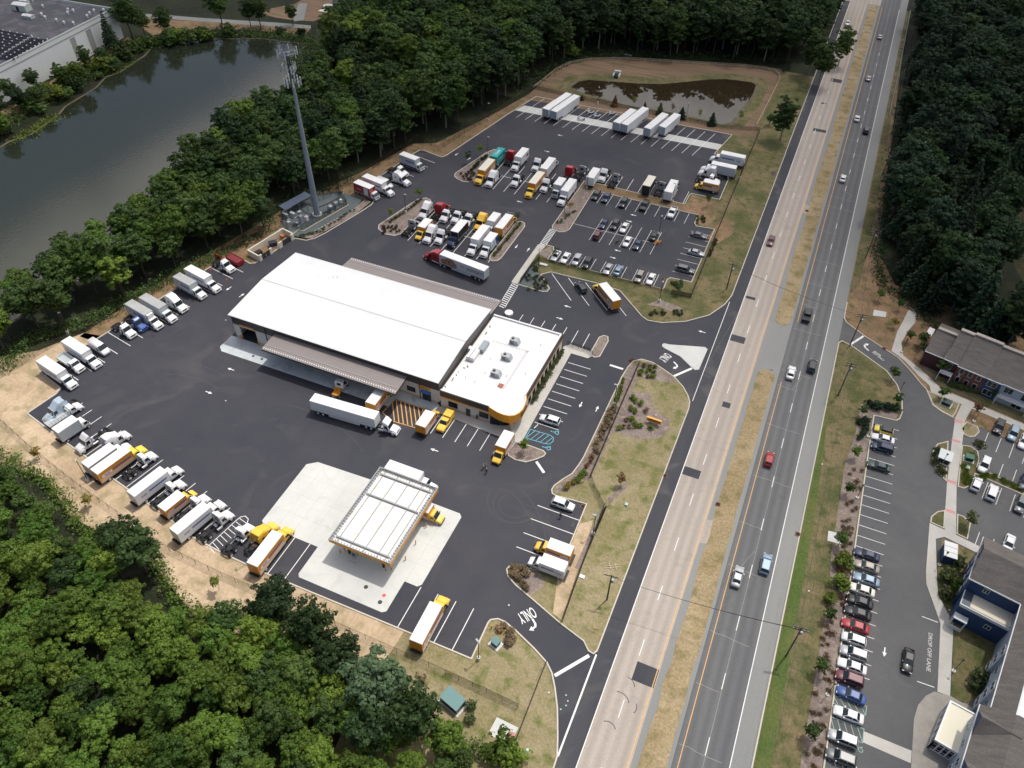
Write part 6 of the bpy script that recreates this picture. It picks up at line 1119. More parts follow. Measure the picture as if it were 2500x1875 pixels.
# ------------------------------------------------------------------ cars measured by their roofs
HT = dict(sedan=1.4, suv=1.68, hatch=1.5, wagon=1.7, pickup=1.6, compact=1.45, van=2.5)
def cr_(kind, c, ij, u, v, deg, label, group, roof=None):
    if len(label.split()) < 5: label += ' in the long kerbside row'
    p = at(ij, u, v, HT[kind]*.72); return place(car(kind, c, roof), {'pickup':'pickup_truck','van':'cargo_van'}.get(kind, 'parked_car'), label, {'pickup':'pickup','van':'van'}.get(kind,'car'), p[0], p[1], deg, group)
def vn(c, ij, u, v, deg, label, group): p = at(ij,u,v,2.3); return place(car('van', c), 'cargo_van', label, 'van', p[0], p[1], deg, group)
vn('white',1,822,1310,W_,'white high roof cargo van in the pond side row',GW); vn('white',10,1098,1518,W_,'white cargo van beside the striped white box truck','trucks along the short upper kerb')
GS = 'cars in the staff car park'; N_, S_ = 90, 270
for kind, c, u, v, deg, lb in (('suv','dark',745,48,270,'dark SUV, leftmost at the top kerb of the staff car park'),('suv','navy',830,68,270,'navy SUV, second from left at the top kerb'),('suv','dark',975,110,270,'dark SUV alone between empty stalls at the top kerb'),('pickup','black',1155,133,270,'black pickup at the top kerb'),('pickup','white',1388,192,270,'white pickup at the top kerb'),
    ('sedan','navy',810,290,270,'dark blue sedan, left end of the middle row'),('suv','dark',905,295,270,'dark SUV in the middle row beside the white sedan'),('sedan','white',983,322,270,'white sedan in the upper half of the middle row'),('suv','maroon',757,378,90,'dark maroon SUV, lower half of the middle row'),('sedan','white',1008,440,270,'white sedan in the lower half of the middle row'),('sedan','navy',1095,465,270,'dark blue sedan beside the lower white sedan'),('sedan','dark',1235,392,90,'dark sedan by the orange barricades'),
    ('sedan','white',405,560,270,'white sedan under the small tree at the lower kerb'),('sedan','white',487,578,270,'white sedan second from the left at the lower kerb'),('suv','silver',583,592,270,'silver SUV at the lower kerb'),('suv','black',670,618,270,'black SUV at the lower kerb'),('sedan','silver',845,672,270,'silver white sedan at the lower kerb'),('sedan','lblue',933,682,90,'pale blue sedan at the lower kerb'),('suv','tan',1110,735,270,'tan SUV at the lower kerb'),('sedan','white',1208,755,270,'white sedan nearest the bare corner of the lower kerb'),
    ('sedan','grey',1615,388,0,'grey sedan at the top of the right kerb'),('sedan','silver',1593,534,0,'silver sedan in the middle of the right kerb'),('wagon','grey',1502,672,0,'grey estate car at the bottom of the right kerb')):
    cr_(kind, c, 21, u, v, deg, lb, GS)
cr_('suv','dark',21,615,823,135,'dark SUV in the slanted stalls','vehicles in the slanted stalls')
cr_('suv','white',22,355,350,180,'white SUV alone in the office stalls beside the blue markings','visitor cars'); cr_('suv','white',22,468,1062,0,'white SUV with a black sunroof at the south east kerb corner','visitor cars')
GR = 'cars in the long kerbside row of the residential car park'
for kind, c, ij, u, v, lb, rf_ in (('compact','lemon',32,1032,442,'yellow compact car with a black roof, top of the row','black'),('sedan','white',32,1025,512,'white sedan beside the yellow compact',None),('suv','navy',32,1020,585,'navy SUV, third from the top of the row',None),('sedan','green',32,990,745,'dark green sedan alone among empty stalls',None),('sedan','navy',32,888,1492,'navy sedan below the empty stalls',None),('sedan','tan',32,885,1590,'tan silver sedan below the navy one',None),
    ('sedan','lblue',33,885,60,'light blue sedan',None),('sedan','cream',33,843,145,'cream sedan',None),('sedan','black',33,828,245,'black sedan, upper of two',None),('sedan','black',33,812,342,'black sedan, lower of two beside the red sedan',None),('sedan','red',33,793,452,'red sedan',None),('hatch','white',33,780,565,'white hatchback beside the red sedan',None),('suv','silver',33,782,680,'silver grey SUV below the white hatchback',None),('sedan','white',33,765,792,'white sedan above the maroon SUV',None),('suv','maroon',33,745,892,'maroon SUV',None),('sedan','blue',33,757,1035,'bright blue sedan beside green hatching',None),('sedan','white',33,735,1202,'white sedan between green hatched aisles',None),('suv','silver',33,690,1400,'silver SUV with dark sides by the crosswalk',None),('suv','grey',33,672,1560,'grey SUV with a long sunroof at the bottom of the picture',None)):
    cr_(kind, c, ij, u, v, 180-(4 if ij == 33 and u > 750 and u < 760 else 0), lb, GR, rf_)
cr_('sedan','black',33,1240,745,268,'black sedan driving down the lane beside the drop off','moving cars')
GQ = 'cars in the slanted residential bays'
for kind, c, u, v, deg, lb in (('suv','black',2010,410,257,'black off roader beside the sidewalk'),('suv','lblue',2130,465,257,'steel blue SUV beside the black off roader'),('sedan','white',2218,535,257,'white car cut by the picture edge'),('suv','white',1885,730,257,'white SUV above the planted divider, left end'),('hatch','white',1818,895,77,'white hatchback below the planted divider'),('suv','white',1952,962,77,'white SUV with a roof rack below the planted divider'),('suv','grey',2195,1065,257,'dark grey SUV at the right picture edge'),('sedan','navy',2225,880,257,'navy car at the right picture edge'),('sedan','white',2090,1400,257,'white car behind the shingled hall roof')):
    cr_(kind, c, 32, u, v, deg, lb, GQ)
GHW = 'cars driving on the highway'
for kind, c, ij, u, v, deg, lb in (('sedan','silver',30,1000,303,90,'silver sedan, farthest on the grey carriageway'),('sedan','silver',30,903,652,90,'silver sedan beside the patch in the median'),('sedan','white',30,807,990,90,'white sedan just behind the black SUV'),('suv','black',30,885,1090,90,'black SUV near the pale shoulder line'),('sedan','white',30,688,1495,90,'white sedan alone in the inner lane'),('pickup','black',31,387,1060,90,'black pickup at the tip of the median'),('suv','dark',31,430,1485,90,'dark SUV near the residential driveway'),('sedan','white',31,250,1545,90,'white sedan beside the dark SUV'),('hatch','red',32,66,685,90,'red hatchback in the inner lane'),('suv','lblue',32,40,1565,90,'silver blue SUV with a sunroof in the outer lane'),('sedan','silver',23,1942,35,90,'grey and white sedan in the inner lane, nearest the camera'),('sedan','white',30,725,187,270,'white sedan on the concrete carriageway'),('sedan','maroon',31,80,432,270,'maroon sedan on the concrete carriageway')):
    o = cr_(kind, c, ij, u, v, deg, lb, GHW); o.name = 'moving_car'
# ------------------------------------------------------------------ foliage
def leafmat(name, a, b_, val=.35, trans=.25):
    m = bpy.data.materials.new(name); m.use_nodes = True; MATS[name] = m; t = m.node_tree; n = t.nodes; L = t.links.new; bs = n['Principled BSDF']; out = n['Material Output']
    oi = n.new('ShaderNodeObjectInfo'); tc = n.new('ShaderNodeTexCoord'); no = n.new('ShaderNodeTexNoise'); no.inputs['Scale'].default_value = .9; no.inputs['Detail'].default_value = 5; L(tc.outputs['Object'], no.inputs['Vector'])
    mx = n.new('ShaderNodeMixRGB'); mx.inputs[1].default_value = (*a, 1); mx.inputs[2].default_value = (*b_, 1)
    ad = n.new('ShaderNodeMath'); ad.operation = 'MULTIPLY_ADD'; L(no.outputs[0], ad.inputs[0]); ad.inputs[1].default_value = 1.0; L(oi.outputs['Random'], ad.inputs[2])
    mr = n.new('ShaderNodeMapRange'); mr.inputs[1].default_value = .35; mr.inputs[2].default_value = 1.6; L(ad.outputs[0], mr.inputs[0]); L(mr.outputs[0], mx.inputs[0])
    mu = n.new('ShaderNodeMath'); mu.operation = 'MULTIPLY'; mu.inputs[1].default_value = 7.31; L(oi.outputs['Random'], mu.inputs[0]); fr = n.new('ShaderNodeMath'); fr.operation = 'FRACT'; L(mu.outputs[0], fr.inputs[0])
    vr = n.new('ShaderNodeMapRange'); vr.inputs[3].default_value = 1-val; vr.inputs[4].default_value = 1+val; L(fr.outputs[0], vr.inputs[0])
    hs = n.new('ShaderNodeHueSaturation'); L(mx.outputs[0], hs.inputs['Color']); L(vr.outputs[0], hs.inputs['Value']); L(hs.outputs[0], bs.inputs['Base Color']); bs.inputs['Roughness'].default_value = .6; bs.inputs['Specular IOR Level'].default_value = .25
    tr_ = n.new('ShaderNodeBsdfTranslucent'); L(hs.outputs[0], tr_.inputs[0]); ms = n.new('ShaderNodeMixShader'); ms.inputs[0].default_value = trans; L(bs.outputs[0], ms.inputs[1]); L(tr_.outputs[0], ms.inputs[2]); L(ms.outputs[0], out.inputs[0])
    m.cycles.use_transparent_shadow = False
    return m
LF_BRIGHT = leafmat('bright broad leaves', (.052,.120,.018), (.140,.200,.028)); LF_MID = leafmat('mid green leaves', (.036,.080,.020), (.082,.130,.028)); LF_DARK = leafmat('deep green leaves', (.022,.050,.016), (.045,.080,.022))
LF_PINE = leafmat('pine needles', (.022,.048,.024), (.042,.076,.032)); LF_BLUE = leafmat('blue green leaves', (.085,.150,.075), (.115,.180,.085), .1); LF_YOUNG = leafmat('young tree leaves', (.06,.13,.02), (.13,.19,.03)); LF_GOLD = leafmat('golden leaves', (.30,.20,.04), (.24,.20,.05), .15); LF_RUST = leafmat('rusty leaves', (.20,.10,.05), (.24,.14,.06), .15)
LF_LIME = leafmat('lime leaves', (.11,.17,.025), (.19,.24,.035), .15); LF_SHRUB = leafmat('shrub leaves', (.06,.09,.03), (.12,.14,.05)); LF_DRY = leafmat('dry tan leaves', (.22,.17,.10), (.28,.20,.12), .2); LF_BURG = leafmat('dark brown leaves', (.06,.05,.035), (.09,.07,.045), .2)
BARK = mat('tree bark', (.075,.06,.048), .95, var=.3, scale=5); BARKP = mat('pale bark', (.22,.20,.17), .9, var=.25, scale=4)
rng = np.random.default_rng(11)
def rs(n): v = rng.normal(size=(n,3)); return v/np.linalg.norm(v,axis=1)[:,None]
def leaf_quads(cent, nrm, size):
    """one small bent leaf clump per centre, roughly facing nrm"""
    n = len(cent); r = rs(n); u = np.cross(nrm, r); u /= np.linalg.norm(u,axis=1)[:,None]+1e-9; v = np.cross(nrm, u); s = size[:,None]
    a = cent-u*s*.5-v*s*.42; b = cent+u*s*.5-v*s*.30; c = cent+u*s*.42+v*s*.5+nrm*s*.12; d = cent-u*s*.38+v*s*.44
    V = np.stack([a,b,c,d],1).reshape(-1,3); return V
def mesh_quads(name, V, m):
    me = bpy.data.meshes.new(name); n = len(V)//4; me.vertices.add(len(V)); me.vertices.foreach_set('co', V.astype(np.float32).ravel()); me.loops.add(n*4); me.loops.foreach_set('vertex_index', np.arange(n*4,dtype=np.int32)); me.polygons.add(n); me.polygons.foreach_set('loop_start', np.arange(0,n*4,4,dtype=np.int32)); me.polygons.foreach_set('loop_total', np.full(n,4,dtype=np.int32)); me.materials.append(m); me.update(calc_edges=True); return me
def crown_verts(Rx, Rz, zc, nl, per, lr, ls, flat=.0, seed=0, upper=.25):
    global rng; rng = np.random.default_rng(seed+100); out = []
    d = rs(nl*3); d[:,2] = d[:,2]*.9+upper; d /= np.linalg.norm(d,axis=1)[:,None]; keep = []
    for q in d:                                     # spread the lobes so that gaps stay between them
        if all(np.dot(q, k) < math.cos(1.55/math.sqrt(nl)*1.25) for k in keep) : keep.append(q)
        if len(keep) >= nl: break
    for q in keep:
        rr = rng.uniform(.55,1.0); c = np.array([q[0]*Rx*rr, q[1]*Rx*rr, zc+q[2]*Rz*rr]); r = lr*rng.uniform(.55,1.35); ns = max(3, int(9*(r/lr)**1.5)); sn = rs(ns); sn[:,2] = np.abs(sn[:,2])*.9+.05; sn /= np.linalg.norm(sn,axis=1)[:,None]
        for w_ in sn:                               # each limb carries several separate tufts of leaves
            sc = c+w_*r*rng.uniform(.55,1.15)*np.array([1,1,.8]); k = max(6, int(per/7.5*rng.uniform(.6,1.3))); n = rs(k); n[:,2] = np.abs(n[:,2])*.8+n[:,2]*.2+.1; n /= np.linalg.norm(n,axis=1)[:,None]
            p = sc+n*lr*rng.uniform(.28,.5)*np.array([1.15,1.15,.7])*rng.uniform(.5,1.1,(k,1)); nn = n+w_*.5+rs(k)*.5; nn /= np.linalg.norm(nn,axis=1)[:,None]
            out.append(leaf_quads(p, nn, ls*rng.uniform(.6,1.3,k)))
    k = int(per*nl*.22); n = rs(k); p = n*np.array([Rx,Rx,Rz])*rng.uniform(.35,.8,(k,1))+np.array([0,0,zc]); out.append(leaf_quads(p, n, ls*1.2*rng.uniform(.7,1.3,k)))
    return np.concatenate(out)
def trunk_mesh(h, r, zc, Rx, seed, m, limbs=5):
    rd = random.Random(seed); b = mb(m); x = y = 0.; z = 0; pr = r; pts = [(0,0,0)]
    for k in range(3): nx, ny, nz = x+rd.uniform(-.2,.2), y+rd.uniform(-.2,.2), h*(k+1)/3; b.cyl((x,y,z),(nx,ny,nz),pr,pr*.78,n=7,cap=False); x,y,z = nx,ny,nz; pr *= .78; pts.append((x,y,z))
    for k in range(limbs):
        a = 2*math.pi*k/limbs+rd.uniform(-.4,.4); s = pts[-1-(k % 2)]; e = (math.cos(a)*Rx*.6, math.sin(a)*Rx*.6, zc+rd.uniform(-.1,.4)*Rx); b.cyl(s, e, pr*.7, pr*.2, n=5, cap=False)
    return b.mesh('trunk')
def conifer_verts(R_, H_, z0, tiers, seed, ls=.4, per=26):
    global rng; rng = np.random.default_rng(seed+500); out = []
    for t in range(tiers):
        f = t/(tiers-1); z = z0+f*(H_-z0); r = R_*(1-f)**.8*rng.uniform(.85,1.1)+.15; nb = max(4, int(11*(1-f)+4)); a0 = rng.uniform(0,6.28)
        for j in range(nb):
            a = a0+6.283*j/nb+rng.uniform(-.15,.15); k = int(per*(.3+.7*(1-f))); s = rng.uniform(.15,1,k)**.7*r*rng.uniform(.8,1.15)
            p = np.stack([np.cos(a)*s, np.sin(a)*s, z-s*.22+rng.normal(0,.10,k)],1); p[:,:2] += rng.normal(0,.14,(k,2))*(.4+s[:,None]/R_)
            n = rs(k)*.6+np.array([math.cos(a)*.3, math.sin(a)*.3, .9]); n /= np.linalg.norm(n,axis=1)[:,None]; out.append(leaf_quads(p, n, ls*rng.uniform(.6,1.3,k)))
    return np.concatenate(out)
def make_tree(kind, seed):
    if kind == 'broad': V = crown_verts(3.5, 4.2, 7.2, 24, 210, 1.3, .33, seed=seed); tm = trunk_mesh(6.5, .22, 8.0, 3.3, seed, BARK)
    elif kind == 'tall': V = crown_verts(4.1, 7.0, 10.6, 32, 190, 1.5, .44, seed=seed, upper=.12); tm = trunk_mesh(9.5, .3, 11.5, 3.8, seed, BARKP if seed % 3 == 0 else BARK)
    elif kind == 'pine': V = conifer_verts(4.0, 15, 2.5, 15, seed, .62, 24); tm = trunk_mesh(12, .22, 13, .8, seed, BARK, 2)
    elif kind == 'young': V = crown_verts(1.25, 1.3, 2.9, 9, 70, .62, .26, seed=seed); tm = trunk_mesh(2.2, .06, 2.9, .9, seed, BARK, 3)
    elif kind == 'sparse': V = crown_verts(1.0, 1.5, 2.8, 6, 34, .5, .24, seed=seed); tm = trunk_mesh(2.3, .05, 2.9, .8, seed, BARKP, 4)
    elif kind == 'cone': V = conifer_verts(1.1, 3.4, .25, 12, seed, .26, 18); tm = trunk_mesh(1.0, .06, 1, .3, seed, BARK, 0)
    elif kind == 'shrub': V = crown_verts(.42, .38, .38, 6, 30, .26, .15, seed=seed); tm = None
    elif kind == 'bush': V = crown_verts(1.3, 1.0, 1.0, 11, 60, .65, .28, seed=seed); tm = trunk_mesh(.6, .08, .9, .8, seed, BARK, 4)
    elif kind == 'grassclump':
        global rng; rng = np.random.default_rng(seed); k = 46; a = rng.uniform(0,6.28,k); s = rng.uniform(.05,.45,k); c = np.stack([np.cos(a)*s,np.sin(a)*s,rng.uniform(.15,.6,k)],1); n = np.stack([np.cos(a),np.sin(a),np.full(k,.5)],1); n /= np.linalg.norm(n,axis=1)[:,None]; V = leaf_quads(c, n, rng.uniform(.12,.24,k)); tm = None
    return V, tm
NV = dict(broad=10, tall=8, pine=5, young=4, sparse=3, cone=3, shrub=4, bush=5, grassclump=3); TV = {}
def tree_data(kind, m, v):
    key = (kind, m.name, v)
    if key not in TV:
        base = ('V', kind, v)
        if base not in TV: TV[base] = make_tree(kind, v*13+hash_(kind))
        V, tm = TV[base]; TV[key] = (mesh_quads('crown' if tm else 'foliage', V, m), tm)
    return TV[key]
def hash_(s): return sum(ord(c) for c in s) % 97
NM = dict(broad='leafy_tree', tall='tall_forest_tree', pine='pine_tree', young='young_tree', sparse='sapling', cone='cone_shaped_evergreen', shrub='shrub', bush='bush', grassclump='ornamental_grass')
def plant(kind, m, x, y, label, cat, group=None, s=1., z=0., sz=None, nm_=None):
    me, tm = tree_data(kind, m, random.randrange(NV[kind])); rz = random.uniform(0, 6.28); sc = (s, s, sz or s*random.uniform(.9,1.1))
    if tm is None:
        o = bpy.data.objects.new(NM[kind], me); C.objects.link(o); o.location = (x,y,z); o.rotation_euler = (0,0,rz); o.scale = sc; return tag(o, label, cat, group)
    t = thing(nm_ or NM[kind], label, cat, (x,y,z), rz, group); t.scale = sc
    for nm, q in (('crown', me), ('trunk', tm)): o = bpy.data.objects.new(nm, q); C.objects.link(o); o.parent = t
    return t
def inside(p, poly):
    x, y = p; c = False; n = len(poly)
    for i in range(n):
        x0, y0 = poly[i]; x1, y1 = poly[(i+1) % n]
        if (y0 > y) != (y1 > y) and x < (x1-x0)*(y-y0)/(y1-y0)+x0: c = not c
    return c
def scatter(poly, step, jit=.38, margin=150, zz_=8, edge=0):
    xs = [p[0] for p in poly]; ys = [p[1] for p in poly]; out = []; r = 0; y = min(ys)
    while y < max(ys):
        x = min(xs)+(r % 2)*step/2
        while x < max(xs):
            p = (x+random.uniform(-jit,jit)*step, y+random.uniform(-jit,jit)*step)
            if inside(p, poly) and seen(p[0],p[1],zz_,margin): out.append(p)
            x += step
        y += step*.87; r += 1
    return out
# woods --------------------------------------------------------------
W_NEAR = [(-175,38),(-160,50),(-143,52),(-128,51),(-119,48.6),(-112,45.5),(-106,45),(-97,47),(-91,44.5),(-83,40.5),(-76,41),(-66,45),(-56,43.5),(-48,43),(-41,45),(-37,41.5),(-30,40.2),(-24,41),(-20,40.6),(-19,10),(-60,-25),(-175,-20)]
W_NW = [(-240,40),(-176,60),(-163,76),(-166,86),(-159.5,96),(-155.5,110),(-151,124),(-146,140),(-141,152),(-146,158),(-146,165),(-142,173),(-138,180),(-136,188),(-131.5,200),(-130,213),(-131,222),(-122,224),(-118,236),(-114,262),(-112,275),(-108,300),(-104,312),(-82,320),(-62,326),(-38,334),(-20,338),(-12,345),(-12,424),(-46,424),(-46,600),(-190,600),(-196,318),(-200,295),(-192,262),(-184,236),(-179,204),(-180,186),(-178,162),(-177,150),(-175,132),(-170,122),(-171,111),(-172,95),(-178,60)]
W_E = [(24.5,430),(25,330),(25.5,240),(25,213),(28,199),(38,192),(43,183),(52,179),(62,176),(68,172),(74,160),(140,150),(140,160),(90,166),(74,178),(66,182),(58,200),(55,225),(54,262),(70,272),(130,280),(150,430)]
near = scatter(W_NEAR, 4.6); nw = scatter(W_NW, 6.4); ea = scatter(W_E, 6.3)
PONDX = grow(POND, (-225,170), 1.0)
nw = [p for p in nw if not inside(p, PONDX)]
def near_mat():
    r = random.random(); return LF_BRIGHT if r < .80 else LF_MID
for i_, (x, y) in enumerate(near):
    m = near_mat(); s = random.uniform(.56,.92)*(1 if y < 47 else .92)
    lb, g = {'bright broad leaves':('bright green tree crown in the near woods below the yard','bright trees of the near woods'),'mid green leaves':('dark green tree crown among brighter ones in the near woods','dark trees of the near woods'),'blue green leaves':('blue green tree crown in the near woods','blue green trees of the near woods')}[m.name]
    plant('broad', m, x, y, lb, 'tree', g, s)
plant('broad', LF_BLUE, *at(13,1040,1010,6), 'large blue green tree at the edge of the near woods by the green cabinet', 'tree', None, 1.35)
for u, v in ((1060,1420),(1150,1500)): plant('broad', LF_DARK, *at(2,u,v,6), 'very dark round tree leaning out over the sandy strip', 'tree', 'dark round trees at the sandy strip', 1.1)
for u, v in ((700,750),(470,520),(180,300),(1350,1240),(1000,1350)): plant('broad', LF_DARK, *at(13,u,v,6), 'dark round crown on the edge of the near woods beside the sandy strip', 'tree', 'dark edge trees of the near woods', 1.1)
nw.sort(key=lambda p: dist(*p)); wat = [p for p in nw if p[0] < -139 and p[1] < 250]; ctr = [p for p in nw if p not in wat]
fol = []
def mixm(): r = random.random(); return LF_MID if r < .55 else (LF_DARK if r < .9 else LF_BRIGHT)
for k, (x, y) in enumerate(wat[:150]): plant('broad', mixm() if k > 40 else (LF_MID if random.random() < .7 else LF_BRIGHT), x, y, 'leafy green tree between the pond and the fenced yard', 'tree', 'trees between the pond and the yard', random.uniform(.95,1.3), nm_='bankside_tree')
for k, (x, y) in enumerate(ctr[:290]): plant('tall', (LF_DARK if random.random() < .66 else LF_MID) if x > -118 else random.choice([LF_DARK,LF_MID,LF_MID,LF_BRIGHT,LF_MID]), x, y, 'tall dark green tree in the woods behind the yard', 'tree', 'tall trees of the woods behind the yard', random.uniform(.85,1.2))
fol = wat[150:]+ctr[290:]
ea.sort(key=lambda p: dist(*p)); pe = [p for i, p in enumerate(ea) if i % 5 < 3]; be = [p for i, p in enumerate(ea) if i % 5 >= 3]
for x, y in pe[:290]: plant('pine', LF_PINE, x, y, 'dark pine in the woods right of the highway', 'tree', 'pines right of the highway', random.uniform(.8,1.15))
for x, y in be[:150]: plant('tall', LF_PINE if random.random() < .6 else LF_DARK, x, y, 'dark broadleaf tree among the pines right of the highway', 'tree', 'broadleaf trees right of the highway', random.uniform(.9,1.2), nm_='woodland_tree')
fol += [p for p in pe[290:]]+be[150:]
if fol:
    Vs = []
    for x, y in fol:
        V, _ = make_tree_low = TV[('V','tall',random.choice([k[2] for k in TV if k[0]=='V' and k[1]=='tall']))]; V = V.reshape(-1,4,3)[::2].reshape(-1,3); a = random.uniform(0,6.28); s = random.uniform(.85,1.2); c, n = math.cos(a)*s, math.sin(a)*s
        Vs.append(np.stack([V[:,0]*c-V[:,1]*n+x, V[:,0]*n+V[:,1]*c+y, V[:,2]*s],1))
    o = bpy.data.objects.new('far_woods', mesh_quads('far_woods', np.concatenate(Vs), LF_DARK)); C.objects.link(o); tag(o, 'far dark woods filling the top of the picture', 'woods', kind='stuff')
print('TREES near', len(near), 'wat', len(wat), 'ctr', len(ctr), 'east', len(ea), 'far', len(fol))
# undergrowth in front of the woods: one unbroken mass of low leaves
def under(name, pts, n, size, h, m, label, spread=1.2):
    global rng; rng = np.random.default_rng(len(name)+n); P = []
    for i in range(len(pts)-1):
        a, b_ = np.array(pts[i]), np.array(pts[i+1]); k = int(n*np.linalg.norm(b_-a)); t = rng.uniform(0,1,(k,1)); P.append(a+(b_-a)*t+rng.normal(0,spread,(k,2)))
    P = np.concatenate(P); nz = np.sin(P[:,0]*1.1)*np.cos(P[:,1]*.9)*.5+.6; z = np.abs(rng.uniform(0,1,len(P)))*h*np.clip(nz,.15,1); c = np.column_stack([P, z]); nr = rs(len(P)); nr[:,2] = np.abs(nr[:,2])+.3; nr /= np.linalg.norm(nr,axis=1)[:,None]
    o = bpy.data.objects.new(name, mesh_quads(name, leaf_quads(c, nr, size*rng.uniform(.5,1.3,len(P))), m)); C.objects.link(o); return tag(o, label, 'undergrowth', kind='stuff')
under('undergrowth', [(-163,74),(-165.5,86),(-158,96),(-154,110),(-149.5,124),(-145,138)], 60, .38, 1.8, LF_MID, 'leafy undergrowth between the woods and the fence', 1.5)
under('undergrowth', [(-145,138),(-141,150),(-146,158),(-144,168),(-139,176),(-135,186)], 36, .38, 1.2, LF_DARK, 'dark undergrowth behind the mast compound', 1.3)
under('undergrowth', [(-160,53.5),(-143,56),(-128,54.6),(-119,52),(-112,48.6),(-106,48.2),(-97,50.4),(-91,47.6),(-83,43.2),(-76,43.6)], 55, .34, 2.6, LF_BRIGHT, 'leafy edge growth along the near woods', .9)
under('undergrowth', [(-76,43.6),(-66,47.8),(-56,46.2),(-48,45.6),(-41,47.8),(-37,44),(-30,41.5),(-20,42)], 45, .34, 2.6, LF_MID, 'leafy edge growth along the lower near woods', .9)
under('undergrowth', [(-112,268),(-107,295),(-103,312),(-82,320),(-62,327),(-38,335),(-22,340)], 30, .5, 1.8, LF_MID, 'rough growth along the woods behind the basin', 2.2)
under('undergrowth', [(-268,120),(-264,165),(-266,205),(-268,236),(-262,250),(-250,262),(-231,271),(-213,275),(-205,268),(-202,250)], 40, .6, 2.6, LF_MID, 'shrubby bank along the far side of the pond', 2.6)
under('undergrowth', [(24,300),(24,240),(24,212),(27,198),(37,191),(42,183)], 34, .4, 1.6, LF_DARK, 'dark growth along the pines by the highway', 1.2)
under('lily_pads', [at(0,130,1180), at(0,250,1110), at(0,370,1040), at(0,480,980)], 26, .7, .12, LF_LIME, 'bed of lily pads floating at the far pond edge', 1.8)
under('lily_pads', [at(0,950,625), at(0,1060,570), at(0,1140,520)], 14, .6, .12, LF_LIME, 'narrow strip of lily pads along the far bank', .7)
for i_ in range(70):
    t = random.random()*4; k = int(t); PB = [(-256,118),(-255,160),(-259,200),(-264,240),(-240,264),(-214,274)]; a, b_ = PB[k], PB[k+1]; f_ = t-k; x = a[0]+(b_[0]-a[0])*f_-random.uniform(1,12 if k < 3 else 3); y = a[1]+(b_[1]-a[1])*f_+random.uniform(-2,2)
    if x > -271+max(0,(150-y))*0: plant('bush', random.choice([LF_BRIGHT,LF_MID,LF_MID,LF_LIME]), x, y, 'leafy bush on the bank below the white warehouse', 'bush', 'bushes on the warehouse bank', random.uniform(1.3,2.6))
# far bank trees, one by one
for kind, m, ij, u, v, s, lb in (('broad',LF_MID,0,120,880,.8,'dark loose tree against the white warehouse wall, left one'),('broad',LF_MID,0,310,780,.75,'dark loose tree against the white warehouse wall, right one'),('pine',LF_PINE,0,960,420,.9,'spiky conifer at the warehouse corner'),('broad',LF_MID,0,1120,330,1.5,'large tree beside the warehouse corner over the water'),('broad',LF_MID,0,1230,320,1.0,'tree right of the large one at the warehouse corner'),('broad',LF_MID,0,1420,330,1.0,'leaning tree on the far bank'),('broad',LF_MID,0,1880,240,1.3,'wide airy tree on the far bank by the road'),('broad',LF_DARK,0,2120,240,1.0,'dark tree on the far bank near the picture middle'),
    ('broad',LF_BRIGHT,0,560,760,.8,'bright bush like tree under the warehouse wall'),('broad',LF_BRIGHT,0,700,740,.75,'bright rounded tree at the water under the warehouse'),('broad',LF_LIME,0,520,860,.6,'yellow green bush at the water edge'),('broad',LF_MID,0,750,590,.75,'green tree midway along the warehouse wall'),('broad',LF_MID,0,900,580,.7,'green tree near the grey wall stripe'),('broad',LF_MID,0,350,930,.8,'rounded green tree above the lily pads'),('broad',LF_DARK,0,200,960,.8,'dark tree at the left of the lily pads'),('broad',LF_BRIGHT,0,60,1150,.8,'bright tree at the left picture edge by the pond'),('broad',LF_MID,0,30,1010,.9,'green tree at the left picture edge under the warehouse'),
    ('broad',LF_MID,10,60,230,1.2,'dense round tree left of the bank path'),('broad',LF_MID,10,330,215,.7,'small tree in front of the curved access road'),('bush',LF_DARK,10,230,290,1.4,'dark bush on the far bank'),('bush',LF_DARK,10,400,300,1.4,'dark bush at the end of the far bank')):
    plant(kind, m, *at(ij,u,v), lb, 'tree', None, s)
for x, y in [(-174+random.uniform(-2,2), 96+k*8) for k in range(6)]: plant('broad', LF_BRIGHT if random.random() < .5 else LF_MID, x, y, 'tree leaning over the near bank of the pond', 'tree', 'trees leaning over the near bank', 1.0)
# roadside trees left of the highway
for u, v, s, lb in ((470,730,1.25,'big round tree at the highway edge behind the field'),(640,560,1.1,'tree overhanging the concrete carriageway'),(390,640,1.2,'broad tree beside the dirt lane'),(150,1190,1.15,'lone airy tree between the lot and the highway'),(60,1060,.5,'small tree beside the dirt lane')): plant('tall' if s > .6 else 'broad', LF_MID, *at(30,u,v), lb, 'tree', None, s*.8)
